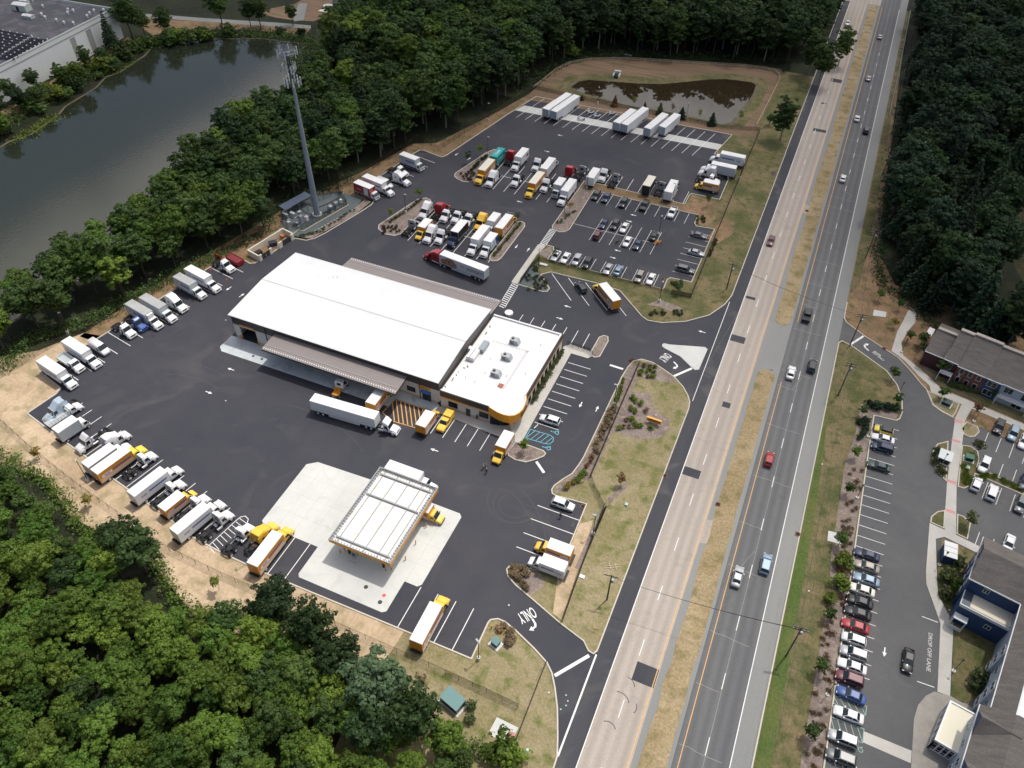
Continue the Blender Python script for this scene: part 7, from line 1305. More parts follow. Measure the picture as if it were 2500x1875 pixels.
# planted young trees
for kind, m, ij, u, v, s, lb in (('young',LF_GOLD,2,330,695,.8,'small golden brown tree on the sandy strip, left one'),('young',LF_GOLD,2,770,1095,.8,'small golden brown tree on the sandy strip, right one'),('sparse',LF_LIME,3,1850,160,1,'thin pale sapling on the sandy strip near the lamp'),('sparse',LF_GOLD,13,820,660,1,'thin yellowing sapling beside the woods'),('sparse',LF_DRY,13,1420,990,1,'dead brown sapling by the green cabinet'),('young',LF_LIME,22,130,640,.85,'small bright tree in the island by the accessible bays'),('sparse',LF_RUST,22,945,915,.9,'small red leaved sapling on the verge'),
    ('sparse',LF_LIME,'c',920,1000,1.1,'thin sapling at the upper double row island'),('sparse',LF_MID,'c',700,1110,1.1,'dark thin sapling at the island of the upper row'),('sparse',LF_LIME,11,1160,265,.9,'small bright sapling on the middle island'),('sparse',LF_LIME,11,1400,100,1.1,'bright sapling at the tip of the middle island'),('sparse',LF_MID,'f',1780,960,.8,'thin sapling on the long thin island, lower end'),('sparse',LF_MID,'f',2090,570,.8,'thin sapling on the long thin island, upper end'),('sparse',LF_GOLD,21,520,200,.9,'sapling in the long gravel island by the staff cars'),('sparse',LF_MID,21,1680,160,1,'sapling on the bare corner above the staff car park'),('sparse',LF_MID,21,400,590,.8,'small tree over the white car in the staff car park'),('sparse',LF_MID,21,235,750,1,'sapling in the gravel bed by the slanted stalls'),('sparse',LF_MID,21,1430,900,.9,'sapling by the corner of the black fence'),
    ('cone',LF_RUST,20,900,895,1.15,'rust red cone shaped evergreen by the basin'),('cone',LF_BURG,20,1153,920,.7,'small burgundy evergreen half hidden behind a trailer'),('cone',LF_SHRUB,20,1280,965,1.2,'green cone shaped evergreen left of the second lamp'),('cone',LF_PINE,20,1463,1000,1.25,'narrow dark evergreen beside the last trailer'),('cone',LF_PINE,20,1718,1055,1.3,'narrow dark evergreen nearest the basin corner'),('sparse',LF_LIME,20,1060,900,.9,'pale sapling between trailers by the basin'),('sparse',LF_LIME,20,1610,1010,.9,'pale sapling beside the basin fence'),('sparse',LF_DRY,20,1385,950,.8,'bare sapling behind the trailers'),('sparse',LF_LIME,20,1955,1040,1,'sapling at the far corner of the basin'),('cone',LF_BURG,20,625,845,.6,'tiny burgundy evergreen beside the second trailer'),
    ('young',LF_BRIGHT,31,1090,1620,.9,'young tree on the verge at the residential entrance'),('young',LF_GOLD,31,1105,1175,.7,'small golden tree on the mulched corner'),('young',LF_MID,31,980,950,.8,'small green tree under the pines'),('young',LF_MID,31,1145,1030,.8,'small tree below the pines left of the sidewalk'),('young',LF_MID,31,1230,1290,.8,'young tree beside the sidewalk lamp'),('young',LF_MID,31,1350,1450,1.1,'young tree in front of the townhouse end'),('young',LF_MID,31,1490,1580,1.1,'young tree at the townhouse porch'),('young',LF_MID,31,1330,1330,1,'young tree left of the shelter'),('young',LF_BRIGHT,32,1500,190,.9,'bright young tree beside the dark green box'),('young',LF_RUST,32,1790,320,.8,'rust brown young tree in the kerbed bed'),('young',LF_MID,32,1925,190,.7,'small tree in front of the navy townhouse'),
    ('young',LF_MID,32,830,340,.75,'young tree on the verge, first below the entrance'),('young',LF_MID,32,1120,250,.8,'young tree at the kerb bulge'),('young',LF_BRIGHT,32,775,690,.75,'young tree by the upper end of the mulch bed'),('young',LF_MID,32,710,995,.8,'young tree in the mulch opposite the empty stalls'),('young',LF_MID,32,640,1430,.95,'young tree standing on the pale slab'),('young',LF_MID,33,550,410,.85,'round young tree, upper of three in the mulch strip'),('young',LF_MID,33,480,860,.95,'round young tree, middle of three in the mulch strip'),('young',LF_MID,33,390,1390,1.0,'round young tree, lowest of three in the mulch strip'),('young',LF_SHRUB,32,1790,640,.9,'young tree over the green cabinet'),('young',LF_SHRUB,32,1720,1260,.9,'young tree in the small green island'),
    ('bush',LF_LIME,32,680,1580,1.2,'yellow green bush in the mulch strip, upper'),('bush',LF_LIME,33,640,120,1.2,'yellow green bush in the mulch strip, middle'),('bush',LF_LIME,33,560,250,.8,'yellow green bush in the mulch strip, lower'),('bush',LF_SHRUB,32,1640,1590,1.1,'large bush beside the blue hut'),('bush',LF_SHRUB,33,1560,60,1.1,'bush on the lawn between walk and hall'),('bush',LF_SHRUB,33,1540,200,.9,'reddish bush below the blue hut'),('bush',LF_BRIGHT,33,1650,150,1.1,'round green bush against the hall'),('bush',LF_LIME,33,1760,430,.9,'pale bush at the hall corner'),('bush',LF_SHRUB,33,1840,470,1.1,'bush along the blue hall wall'),('bush',LF_SHRUB,33,1930,520,1.2,'bush at the inner corner of the hall'),('bush',LF_SHRUB,33,1820,900,1.0,'dark bush along the hall lawn'),('bush',LF_SHRUB,33,1790,990,.9,'bush near the plaza edge'),
    ('bush',LF_BRIGHT,23,30,1600,1.6,'bright bush at the bottom edge by the exit'),('bush',LF_BRIGHT,13,2080,1560,1.8,'bright growth below the pale slab'),('bush',LF_SHRUB,13,1840,1150,.6,'small dark bush right of the green cabinet'),('bush',LF_SHRUB,13,1830,1260,.6,'small dark bush below the green cabinet'),('bush',LF_BRIGHT,20,540,480,2.0,'bright bush at the woods corner behind the basin')):
    plant(kind, m, *at(ij,u,v), lb, 'tree' if kind not in ('bush',) else 'bush', None, s, z=.1)
# shrubs: rows and beds, every one its own object
def row(kind, m, pts, n, lb, g, s=1., j=.25):
    for i in range(n):
        t = i/(max(1,n-1))*(len(pts)-1); k = min(int(t), len(pts)-2); f_ = t-k; x = pts[k][0]+(pts[k+1][0]-pts[k][0])*f_; y = pts[k][1]+(pts[k+1][1]-pts[k][1])*f_; plant(kind, m, x+random.uniform(-j,j), y+random.uniform(-j,j), lb, 'shrub', g, s*random.uniform(.75,1.2), z=.11)
row('shrub', LF_DRY, [at(22,880,290), at(22,830,400), at(22,745,620)], 14, 'tan orange shrub in the row inside the black fence', 'tan shrubs inside the black fence', 1.5)
row('shrub', LF_LIME, [at(22,975,30), at(22,940,150), at(22,900,240)], 8, 'lime shrub in the row at the upper island end', 'lime shrubs at the upper island end', 1.2)
row('shrub', LF_RUST, [at(22,710,690), at(22,660,775)], 4, 'rust shrub in the row above the south east stalls', 'rust shrubs above the south east stalls', 1.2); row('shrub', LF_LIME, [at(22,635,820), at(22,575,890)], 5, 'lime shrub in the row above the south east stalls', 'lime shrubs above the south east stalls', 1.3); row('shrub', LF_GOLD, [at(22,550,905), at(22,490,935)], 3, 'golden shrub at the end of the row above the south east stalls', 'golden shrubs above the south east stalls', 1.2)
row('shrub', LF_SHRUB, [at(21,460,1380), at(22,200,225)], 34, 'green hedge plant along the office windows', 'hedge plants along the office', 1.3, .12)
for u, v in ((1050,190),(1075,215),(1040,275),(1075,300),(1000,370),(1045,368),(970,428),(1020,428),(1077,402),(1077,430),(1120,425),(935,445),(1120,240),(1165,300),(1205,440)): plant('shrub', LF_LIME if random.random() < .5 else LF_DRY, *at(22,u,v), 'rounded dry shrub in the mulch bed round the sign', 'shrub', 'shrubs round the sign', 1.3, z=.11)
for u, v in ((40,1620),(80,1620),(120,1630),(150,1650)): plant('shrub', LF_DRY, *at(22,u,v), 'pale dry tuft in the island by the south exit', 'shrub', 'dry tufts by the south exit', 1.4, z=.11)
for u, v in ((40,30),(80,50),(110,40),(150,30),(90,80),(130,110),(155,140),(65,10)): plant('shrub', LF_DRY, *at(23,u,v), 'pale dry tuft in the island by the south exit', 'shrub', 'dry tufts by the south exit', 1.4, z=.11)
for u, v in ((25,515),(15,555),(45,575),(20,620),(2170,610),(2140,600),(2190,570),(2160,555),(2170,515),(2110,470),(2070,490)):
    plant('shrub', LF_DRY, *at(13 if u > 1000 else 23,u,v), 'pale dry tuft beside the small green cabinet', 'shrub', 'dry tufts by the small green cabinet', 1.3, z=.02)
row('shrub', LF_PINE, [at('c',760,1240), at('c',900,1105)], 9, 'dark hedge plant on the upper row island, lower hedge', 'lower hedge of the upper island', 1.1, .1); row('shrub', LF_PINE, [at('c',940,1060), at('c',1020,1000)], 6, 'dark hedge plant on the upper row island, upper hedge', 'upper hedge of the upper island', 1.1, .1)
for i in range(22): u, v = random.uniform(560,830), random.uniform(1260,1400); plant('shrub', LF_BURG, *at('c',u,v), 'small dark shrub in the wide tip of the upper island', 'shrub', 'small shrubs in the upper island tip', .8, z=.11)
for i in range(20): u, v = random.uniform(1085,1230), random.uniform(325,385); plant('shrub', LF_BURG, *at(11,u,v), 'small dark shrub in the wide tip of the middle island', 'shrub', 'small shrubs in the middle island tip', .8, z=.11)
row('shrub', LF_SHRUB, [at(11,1150,290), at(11,1240,225), at(11,1330,165), at(11,1410,100)], 20, 'dark shrub in the row down the middle island', 'row down the middle island', .9, .2)
row('shrub', LF_SHRUB, [at('f',1700,1150), at('f',2150,600)], 26, 'dark shrub in the row down the long thin island', 'row down the long thin island', .85, .2)
row('shrub', LF_SHRUB, [at(21,560,190), at(21,420,300)], 10, 'small shrub in the long gravel island', 'shrubs of the long gravel island', .8, .5)
for i in range(26): u, v = random.uniform(150,330), random.uniform(740,860); plant('shrub', LF_BURG if i % 2 else LF_SHRUB, *at(21,u,v), 'small shrub in the gravel bed by the slanted stalls', 'shrub', 'shrubs in the gravel bed by the slanted stalls', .9, z=.12)
for i in range(24): u, v = random.uniform(1195,1480), random.uniform(1035,1080); plant('shrub', LF_SHRUB, *at(21,u,v), 'low shrub in the oval bed by the entrance', 'shrub', 'shrubs in the oval entrance bed', .8, z=.12)
for i in range(14): u, v = random.uniform(1375,1480), random.uniform(780,840); plant('shrub', LF_SHRUB, *at(21,u,v), 'low shrub in the bed at the staff car park corner', 'shrub', 'shrubs at the lower staff car park corner', .8, z=.12)
for i in range(12): u, v = random.uniform(1590,1680), random.uniform(240,320); plant('shrub', LF_SHRUB, *at(21,u,v), 'low shrub in the bed at the upper staff car park corner', 'shrub', 'shrubs at the upper staff car park corner', .8, z=.12)
row('shrub', LF_BURG, [at(21,1755,440), at(21,1700,580)], 14, 'small shrub in the row outside the black fence', 'row outside the black fence', .7, .2)
for i in range(14): u, v = random.uniform(1100,1250), random.uniform(1500,1600); plant('shrub', LF_LIME, *at(21,u,v), 'pale clump in the bed by the entrance gate', 'shrub', 'clumps by the entrance gate', 1.0, z=.12)
row('shrub', LF_SHRUB, [at('e',1060,1370), at('e',1400,1290), at('e',1960,930)], 22, 'small shrub between the kerb and the mast compound', 'shrubs by the mast compound', .8, .3)
row('bush', LF_PINE, [at(32,890,245), at(32,1000,270)], 4, 'dark bush in the mulch by the residential entrance', 'dark bushes by the residential entrance', .7, .3); row('bush', LF_PINE, [at(32,1060,270), at(32,1140,290)], 3, 'dark bush at the kerb bulge of the residential entrance', 'dark bushes at the kerb bulge', .7, .3)
for i in range(14): u, v = random.uniform(770,900), random.uniform(370,560); plant('bush', LF_PINE, *at(32,u,v), 'dark low bush in the mulch left of the parked cars', 'bush', 'dark low bushes left of the parked cars', .45, z=.11)
for i in range(100):
    y = random.uniform(56, 128); x = random.uniform(25.9, 28.6); plant('grassclump', LF_RUST if i % 3 == 0 else LF_DRY, x, y, 'rusty ornamental grass in the long mulch strip', 'ornamental grass', 'ornamental grasses in the long mulch strip', random.uniform(1.0,1.6), z=.11)
row('grassclump', LF_SHRUB, [at(32,1480,600), at(32,1450,720), at(32,1540,850)], 26, 'green clump in the island around the white box', 'clumps round the white box', 1.3, .7)
row('grassclump', LF_LIME, [at(32,1700,750), at(32,1720,900), at(32,1900,830), at(32,2200,960)], 60, 'green clump in the divider of the residential car park', 'clumps in the residential divider', 1.3, .5)
row('bush', LF_SHRUB, [at(32,1560,60), at(32,1700,110), at(32,1880,150)], 12, 'low foundation bush under the townhouse windows', 'foundation bushes of the townhouses', .6, .3)
# ------------------------------------------------------------------ fences
def chainmat(name, col, dens):
    m, t, b = newmat(name); n = t.nodes; L = t.links.new; b.inputs['Base Color'].default_value = (*col,1); b.inputs['Roughness'].default_value = .6
    tc = n.new('ShaderNodeTexCoord'); w1 = n.new('ShaderNodeTexWave'); w1.wave_type = 'BANDS'; w1.bands_direction = 'DIAGONAL'; w1.inputs['Scale'].default_value = 3.2; L(tc.outputs['Object'], w1.inputs['Vector'])
    mr = n.new('ShaderNodeMapRange'); mr.inputs[1].default_value = 0; mr.inputs[2].default_value = 1; mr.inputs[3].default_value = dens*.6; mr.inputs[4].default_value = dens*1.4; L(w1.outputs[0], mr.inputs[0]); L(mr.outputs[0], b.inputs['Alpha']); return m
CHAIN = chainmat('brown chain link', (.06,.045,.03), .22); CHAINB = chainmat('black chain link', (.012,.012,.012), .45); POSTM = mat('bronze fence post', (.05,.035,.025), .7); WOOD = mat('weathered rail wood', srgb(186,170,144), .85, var=.15, scale=3)
def fence(name, pts, h, label, step=3.0, pm=POSTM, cm=CHAIN, rails=(1.0,), pr=.04, mesh_=True, group=None, rr=.025):
    t = thing(name, label, 'fence', (pts[0][0], pts[0][1], 0), 0, group); ox, oy = pts[0]
    pme = mb(pm).cyl((0,0,0),(0,0,h+.05),pr,n=6).mesh('post'); rb = mb(pm); pb_ = mb(cm) if mesh_ else None; cnt = 0
    for i in range(len(pts)-1):
        a, b_ = Vector(pts[i]), Vector(pts[i+1]); n = max(1, round((b_-a).length/step))
        for k in range(n+(1 if i == len(pts)-2 else 0)):
            if cnt < 100: p = a.lerp(b_, k/n); o = bpy.data.objects.new('post', pme); C.objects.link(o); o.parent = t; o.location = (p.x-ox, p.y-oy, 0); cnt += 1
        for r in rails: rb.cyl((a.x-ox,a.y-oy,h*r),(b_.x-ox,b_.y-oy,h*r),rr,n=5)
        if mesh_: pb_.add([(a.x-ox,a.y-oy,.05),(b_.x-ox,b_.y-oy,.05),(b_.x-ox,b_.y-oy,h),(a.x-ox,a.y-oy,h)],[(0,1,2,3)])
    rb.build('rail', t)
    if mesh_: pb_.build('chain_link', t)
    return t
fence('chain_link_fence', [(-160.5,55),(-152.3,65.3-1.5),(-136.1,59.6),(-124.6,57.2),(-116,55.5),(-102,53.3),(-92.3,51.6),(-79.6,51.2),(-54.8,51.3),(-32.7,51.3)], 1.8, 'long brown chain link fence along the sandy strip below the parked trucks')
fence('chain_link_fence', [(-32.7,51.3),(-24.9,51.2),(-19.0,51.0)], 1.8, 'dark chain link fence end section by the green cabinet', pm=BLACKM, cm=CHAINB)
fence('chain_link_fence', [(-160.5,55),(-161,72.3),(-157.9,87.9),(-153.5,97.5),(-151.6,107.5),(-146.6,137.6)], 1.8, 'brown chain link fence between the pond side trucks and the woods')
fence('chain_link_fence', [(-137.5,166),(-134.7,173.6),(-132.8,184),(-131,200),(-127.9,217.2),(-121.5,215.6),(-117.8,213.4),(-109.1,260),(-107.3,271.6)], 1.8, 'chain link fence along the woods on the upper left of the yard')
fence('chain_link_fence', [(-107.3,271.6),(-92,271.0),(-60,270.6),(-34,270.4),(-21.2,274.3)], 1.5, 'chain link fence between the trailers and the basin', pm=BLACKM, cm=CHAINB)
fence('black_fence', [(-21.2,274.3),(-20.9,226.5),(-20.0,170.7),(-25.2,170.3)], 1.5, 'tall black fence along the grass right of the staff car park', pm=BLACKM, cm=chainmat('close black pickets', (.008,.008,.008), .72), rails=(.1,1.0), rr=.05)
fence('chain_link_fence', [(-25.2,170.3),(-63.3,169.6)], 1.2, 'low black fence under the staff car park kerb', pm=BLACKM, cm=CHAINB)
fence('black_fence', [(-63.3,169.6),(-64.0,165),(-64.0,157.6)], 1.6, 'solid looking black fence beside the raised walkway', pm=BLACKM, cm=MATS['close black pickets'], rails=(.1,1.0), rr=.05)
fence('black_fence', [(-25.0,139.6),(-24.9,135.3),(-24.2,101.9)], 1.7, 'long black fence down the mulched island', pm=BLACKM, cm=MATS['close black pickets'], rails=(.1,1.0), rr=.05)
fence('chain_link_fence', [(-24.2,101.9),(-22.6,99.6),(-20.8,97.6),(-19.0,95.5)], 1.7, 'short black chain link section joining two black fences', pm=BLACKM, cm=CHAINB)
fence('black_fence', [(-19.0,95.5),(-18.4,79.6),(-17.8,68.5)], 1.7, 'long black fence down the lower verge', pm=BLACKM, cm=MATS['close black pickets'], rails=(.1,1.0), rr=.05)
fence('gate_fence', [(-27.0,139.8),(-24.8,139.7),(-21.2,139.7)], 1.4, 'short dark gate fence across the island tip', pm=BLACKM, cm=CHAINB)
fence('black_fence', [(-17.6,60.3),(-17.2,46)], .8, 'low dark rail fence beside the south exit', pm=BLACKM, cm=CHAINB, rails=(.3,.65,1.0), rr=.04)
fence('chain_link_fence', [(-43.4,139.2),(-37.4,138.9),(-36.4,137.9)], 1.6, 'black gate fence at the office corner walkway', pm=BLACKM, cm=CHAINB, step=1.6)
fence('rail_fence', [(-107.3,272),(-106.4,278.5),(-105.4,290.5),(-102.5,299.5),(-95.7,306.5),(-82.8,313.5),(-59.9,320.5),(-37.2,327.5),(-30,328.6),(-25.7,328),(-23.4,325.5),(-22.3,318),(-22.6,300),(-23.1,277)], 1.1, 'pale wooden rail fence curving round the basin', step=2.8, pm=WOOD, mesh_=False, rails=(.3,.62,.95), pr=.09, rr=.07)
fence('guard_rail', [(20.0,306),(20.2,330),(20.4,360),(20.3,424)], .75, 'grey steel guard rail beside the highway', step=3.8, pm=STEEL, mesh_=False, rails=(.75,.95), pr=.06, rr=.12)
fence('compound_fence', [(-143.5,160.6),(-140.4,168.3),(-137.6,173.5),(-133.8,176.4),(-127.6,171.6),(-132.2,154.3),(-133.6,154.2),(-138.3,153.4),(-143.5,160.6)], 2.0, 'black wire fence round the mast compound', pm=BLACKM, cm=CHAINB, step=2.2)
b = mb(WOOD); ribbon(b, [(-131.6,154.0),(-127.2,171.8)], .25, 0, .2); ribbon(b, [(-133.4,151.5),(-133.3,153.9),(-131.6,154.0)], .25, 0, .2); tag(b.build('timber_edging'), 'timber edging between the compound fence and the gravel strip', 'edging')
# ------------------------------------------------------------------ lamps
def lamp_kit():
    k = Kit(); k.add('concrete_base', mb(mat('lamp base concrete', (.62,.62,.60), .8)).cyl((0,0,-.02),(0,0,.95),.32,n=14)); k.add('pole', mb(mat('bronze lamp pole', (.035,.026,.02), .5)).cyl((0,0,.95),(0,0,6.6),.085,.06,n=8).box(-.12,.12,-.12,.12,.95,1.05)); k.add('lamp_head', mb(GREYM).box(-.1,.62,-.16,.16,6.55,6.68)); return k
lk = lamp_kit()
for i_, (ij, u, v, a, lb) in enumerate(((2,745,880,150,'lamp post on the sandy strip between the trucks and the fence, left one'),(12,-30,1560,150,'lamp post on the sandy strip behind the long orange truck'),(13,1897,745,150,'lamp post at the corner of the south stalls'),(1,575,1225,60,'dark lamp post behind the pond side row'),(11,1283,212,0,'lamp post on the middle island'),('c',1045,960,0,'lamp post on the upper row island'),(10,1977,1020,0,'lamp post by the fence under the trees'),(20,758,880,-90,'lamp post behind the trailers, left one'),(20,1502,1015,-90,'lamp post behind the trailers, right one'),(20,665,1590,-90,'lamp post at the top of the long gravel island'),(20,1955,1510,180,'lamp post behind the trucks of the east kerb'),(21,470,290,180,'lamp post at the lower tip of the long gravel island'),(21,257,675,0,'lamp post beside the raised walkway'),(21,1275,960,90,'lamp post on the grass by the entrance'),(21,1270,400,90,'lamp post in the middle of the staff car park'),(21,1385,120,180,'lamp post on the dirt strip above the staff car park'),(22,893,240,180,'lamp post in the shrub row inside the black fence'),(22,716,1335,180,'lamp post beside the south east stalls'))):
    p = at(ij,u,v); place(lk, 'lamp_post', lb, 'lamp post', *p, a, 'yard lamp posts')
def lamp2():
    k = Kit(); k.add('concrete_base', mb(MATS['lamp base concrete']).cyl((0,0,-.02),(0,0,.3),.34,n=14)); k.add('pole', mb(BLACKM).cyl((0,0,.3),(0,0,4.0),.06,.045,n=8)); k.add('lamp_head', mb(BLACKM).cyl((0,0,4.0),(0,0,4.35),.1,.2,n=10).cyl((0,0,4.35),(0,0,4.45),.24,.1,n=10)); return k
lk2 = lamp2()
for ij, u, v, lb in ((31,1175,1385,'black lamp post where the curved sidewalk meets the drive'),(32,1145,160,'black lamp post on the green verge at the kerb bulge'),(32,1785,380,'black lamp post in the kerbed bed with the rusty tree'),(32,895,510,'black lamp post behind the top parked cars'),(32,800,1025,'black lamp post in the mulch by the empty stalls'),(32,1497,765,'black lamp post beside the white cabinet'),(32,1492,1590,'black lamp post behind the blue hut'),(33,1612,845,'black lamp post on the lawn of the hall'),(33,548,1045,'black lamp post in the mulch beside the blue sedan'),(33,690,130,'black lamp post behind the light blue sedan')):
    p = at(ij,u,v); place(lk2, 'lamp_post', lb, 'lamp post', *p, 0, 'residential lamp posts', z=.1)
# ------------------------------------------------------------------ utility poles and wires
PW = mat('weathered pole wood', (.09,.075,.06), .9, var=.2)
def pole_kit(h, arms):
    k = Kit(); k.add('pole', mb(PW).cyl((0,0,0),(0,0,h),.17,.11,n=8)); 
    for z in arms: k.add('crossarm', mb(PW).box(-1.3,1.3,-.07,.07,h-z,h-z+.14))
    ins = mb(GREYM)
    for z in arms:
        for x in (-1.2,-.6,.6,1.2): ins.cyl((x,0,h-z+.14),(x,0,h-z+.34),.06,n=6)
    k.add('insulators', ins); k.add('transformer', mb(GREYM).cyl((.35,.25,h-2.6),(.35,.25,h-1.7),.24,n=10)); return k
PL = []
for ij, u, v, h, lb in ((31,872,590,9.5,'utility pole beside the pines'),(31,738,1335,10.5,'utility pole at the residential entrance'),(32,640,160,10.5,'utility pole on the green verge below the entrance'),(33,200,720,10.5,'utility pole on the verge beside the mulch strip'),(30,1010,1490,9,'utility pole at the edge of the pines, farther up'),(22,2212,700,.1,None)):
    if lb: p = at(ij,u,v); o = place(pole_kit(h,(.3,1.0)), 'utility_pole', lb, 'utility pole', *p, 8, 'utility poles'); PL.append((p[0],p[1],h))
p = at(21,1845,850); place(pole_kit(8.5,(.4,)), 'utility_pole', 'utility pole on the grass by the highway, above the entrance', 'utility pole', *p, 8, 'utility poles'); q1 = (*p, 8.5)
p = at(23,835,240); place(pole_kit(8.5,(.4,)), 'utility_pole', 'utility pole on the lower verge beside the highway', 'utility pole', *p, 8, 'utility poles'); q2 = (*p, 8.5)
def wires(a, b_, offs, label, sag=1.0, r=.022):
    m = mb(mat('wire black', (.03,.03,.032), .6))
    for ox, oz in offs:
        P = [(a[0]+ox+(b_[0]-a[0])*t, a[1]+(b_[1]-a[1])*t, a[2]-oz+(b_[2]-a[2])*t-sag*4*t*(1-t)) for t in np.linspace(0,1,9)]
        for i in range(8): m.cyl(P[i],P[i+1],r,n=4,cap=False)
    return tag(m.build('overhead_wires'), label, 'wires')
PL.sort(key=lambda p: p[1]); OF = ((-1.2,-.2),(-.4,-.2),(.6,-.2),(1.2,-.2),(0,2.2),(.1,3.0))
NMW = ['lowest poles','middle poles','poles at the entrance','poles beside the pines','farthest poles']
lo = (PL[0][0]-.3, 20, 10.5); wires(lo, PL[0], OF, 'overhead wires running off the bottom of the picture')
for i in range(len(PL)-1): wires(PL[i], PL[i+1], OF, 'overhead wires between the '+NMW[i])
wires(PL[-1], (PL[-1][0]+.5, 430, 9.5), OF, 'overhead wires running up along the pines')
wires(q1, PL[-3], ((0,.6),(.3,.6)), 'wires crossing the highway to the entrance pole'); wires(q2, PL[0], ((0,.6),(.3,.6),(.6,.6)), 'wires crossing the highway near the bottom')
# ------------------------------------------------------------------ telecom mast
mt = thing('telecom_mast', 'tall grey telecom monopole with three rings of white antennas', 'mast', (-132.8,163.2,0))
mb(mat('galvanised mast', srgb(134,144,152), .5, var=.08, scale=.5)).cyl((0,0,.3),(0,0,40.5),.95,.42,n=18).cyl((0,0,40.5),(0,0,48.6),.30,.24,n=12).build('pole', mt); mb(G_CONC).cyl((0,0,0),(0,0,.3),1.5,n=18).build('footing', mt)
ANT = mat('antenna white', (.58,.61,.62), .5)
def antring(z, R_, n, h, wd, rot, sectors=3):
    f = mb(STEEL)
    for s_ in range(sectors):
        a = rot+2*math.pi*s_/sectors; c = Vector((math.cos(a), math.sin(a))); t = Vector((-c.y, c.x)); f.cyl((0,0,z),(c.x*R_,c.y*R_,z),.06,n=6); f.cyl(((c*R_-t*1.5).x,(c*R_-t*1.5).y,z),((c*R_+t*1.5).x,(c*R_+t*1.5).y,z),.05,n=6)
        for k in range(n):
            q = c*R_+t*(-1.4+2.8*k/max(1,n-1)); f.cyl((q.x,q.y,z-h*.5),(q.x,q.y,z+h*.55),.045,n=6)
            p = q+c*.2; m_ = mb(ANT); P = [p-t*wd/2, p+t*wd/2, p+t*wd/2+c*.16, p-t*wd/2+c*.16]; m_.hexa([(v.x,v.y,z-h/2+.1) for v in P], [(v.x,v.y,z+h/2) for v in P]); m_.build('antenna_panel', mt)
            if k % 2 == 0: m2 = mb(STEEL); P = [q-c*.35-t*.18, q-c*.35+t*.18, q-c*.1+t*.18, q-c*.1-t*.18]; m2.hexa([(v.x,v.y,z-.4) for v in P], [(v.x,v.y,z+.2) for v in P]); m2.build('radio_unit', mt)
    f.build('antenna_frame', mt)
antring(48.4, 1.9, 2, 2.3, .17, R(-35)); antring(44.4, .95, 3, 2.1, .22, R(25)); antring(40.9, 1.35, 3, 2.4, .36, R(-50))
mb(BLACKM).cyl((.0,-.5,40),(0,-.45,48),.14,n=6).cyl((.4,-.1,40),(.35,-.1,47.5),.12,n=6).build('cable_run', mt)
def gear(nm, lb, x, y, sx, sy, sz, m, rz=0, roof=None, g='compound equipment', cat='cabinet'):
    t = thing(nm, lb, cat, (x,y,.01), rz, g); mb(m).box(-sx,sx,-sy,sy,.12,sz).build('housing', t); mb(G_CONC).box(-sx-.15,sx+.15,-sy-.15,sy+.15,0,.12).build('pad', t); mb(roof or m).box(-sx-.05,sx+.05,-sy-.05,sy+.05,sz,sz+.08).build('lid', t); return t
for u, v, sx, sy, sz, m, lb in (('e',0,0,0,0,None,None),)[:0]: pass
A3 = R(76)
for (u, v), sx, sy, sz, m, lb in (((1085,1110),.55,.5,1.9,GREYM,'grey cabinet in the compound, tallest of the middle pair'),((1170,1090),.45,.45,1.3,WHITEM,'white cabinet beside the mast foot'),((1060,1020),.5,.4,1.6,GREYM,'grey cabinet behind the middle pair'),((1570,935),.5,.8,1.8,GREYM,'grey cabinet right of the mast, nearer one'),((1650,870),.5,.8,1.8,GREYM,'grey cabinet right of the mast, farther one'),((1750,790),.3,.3,1.0,WHITEM,'small white box on posts at the compound corner'),((880,1210),.4,.4,1.9,WHITEM,'tall white cabinet beside the bin enclosure'),((1010,1180),.3,.4,1.0,STEEL,'low steel box in the near corner of the compound'),((940,1030),.4,.9,1.3,GREYM,'long grey generator under the shelter edge'),((820,1060),.3,1.0,1.6,STEEL,'steel cabinet under the dark shelter'),((1740,640),.6,.4,.5,mat('dark green box', (.02,.04,.035), .5),'low dark green box behind the compound')):
    gear('equipment_cabinet', lb, *at('e',u,v), sx, sy, sz, m, A3)
sc = thing('compound_shelter', 'dark flat shelter roof at the left of the mast compound', 'shelter', (-140.3,163.6,0), A3)
mb(mat('dark blue grey roof sheet', srgb(74,86,104), .5)).hexa([(-5.2,-1.4,2.5),(5.2,-1.4,2.5),(5.2,1.6,2.7),(-5.2,1.6,2.7)], [(-5.2,-1.4,2.58),(5.2,-1.4,2.58),(5.2,1.6,2.78),(-5.2,1.6,2.78)]).build('roof', sc); b = mb(STEEL)
for x in (-4.8,0,4.8):
    for y in (-1.2,1.4): b.box(x-.06,x+.06,y-.06,y+.06,0,2.5)
b.build('posts', sc)
br = thing('cable_bridge', 'black cable bridge between the mast and the cabinets', 'cable bridge', (-132.8,163.2,0)); b = mb(BLACKM); ribbon(b, [(-6.5,1.8),(-3.8,.6),(-.8,.2)], .45, 2.4, 2.55); ribbon(b, [(.6,.6),(2.0,3.2),(3.2,7.5)], .45, 2.4, 2.55)
for x, y in ((-6.3,1.8),(-3.6,.6),(2.0,3.2),(3.1,7.2)): b.box(x-.05,x+.05,y-.05,y+.05,0,2.4)
b.build('tray', br)
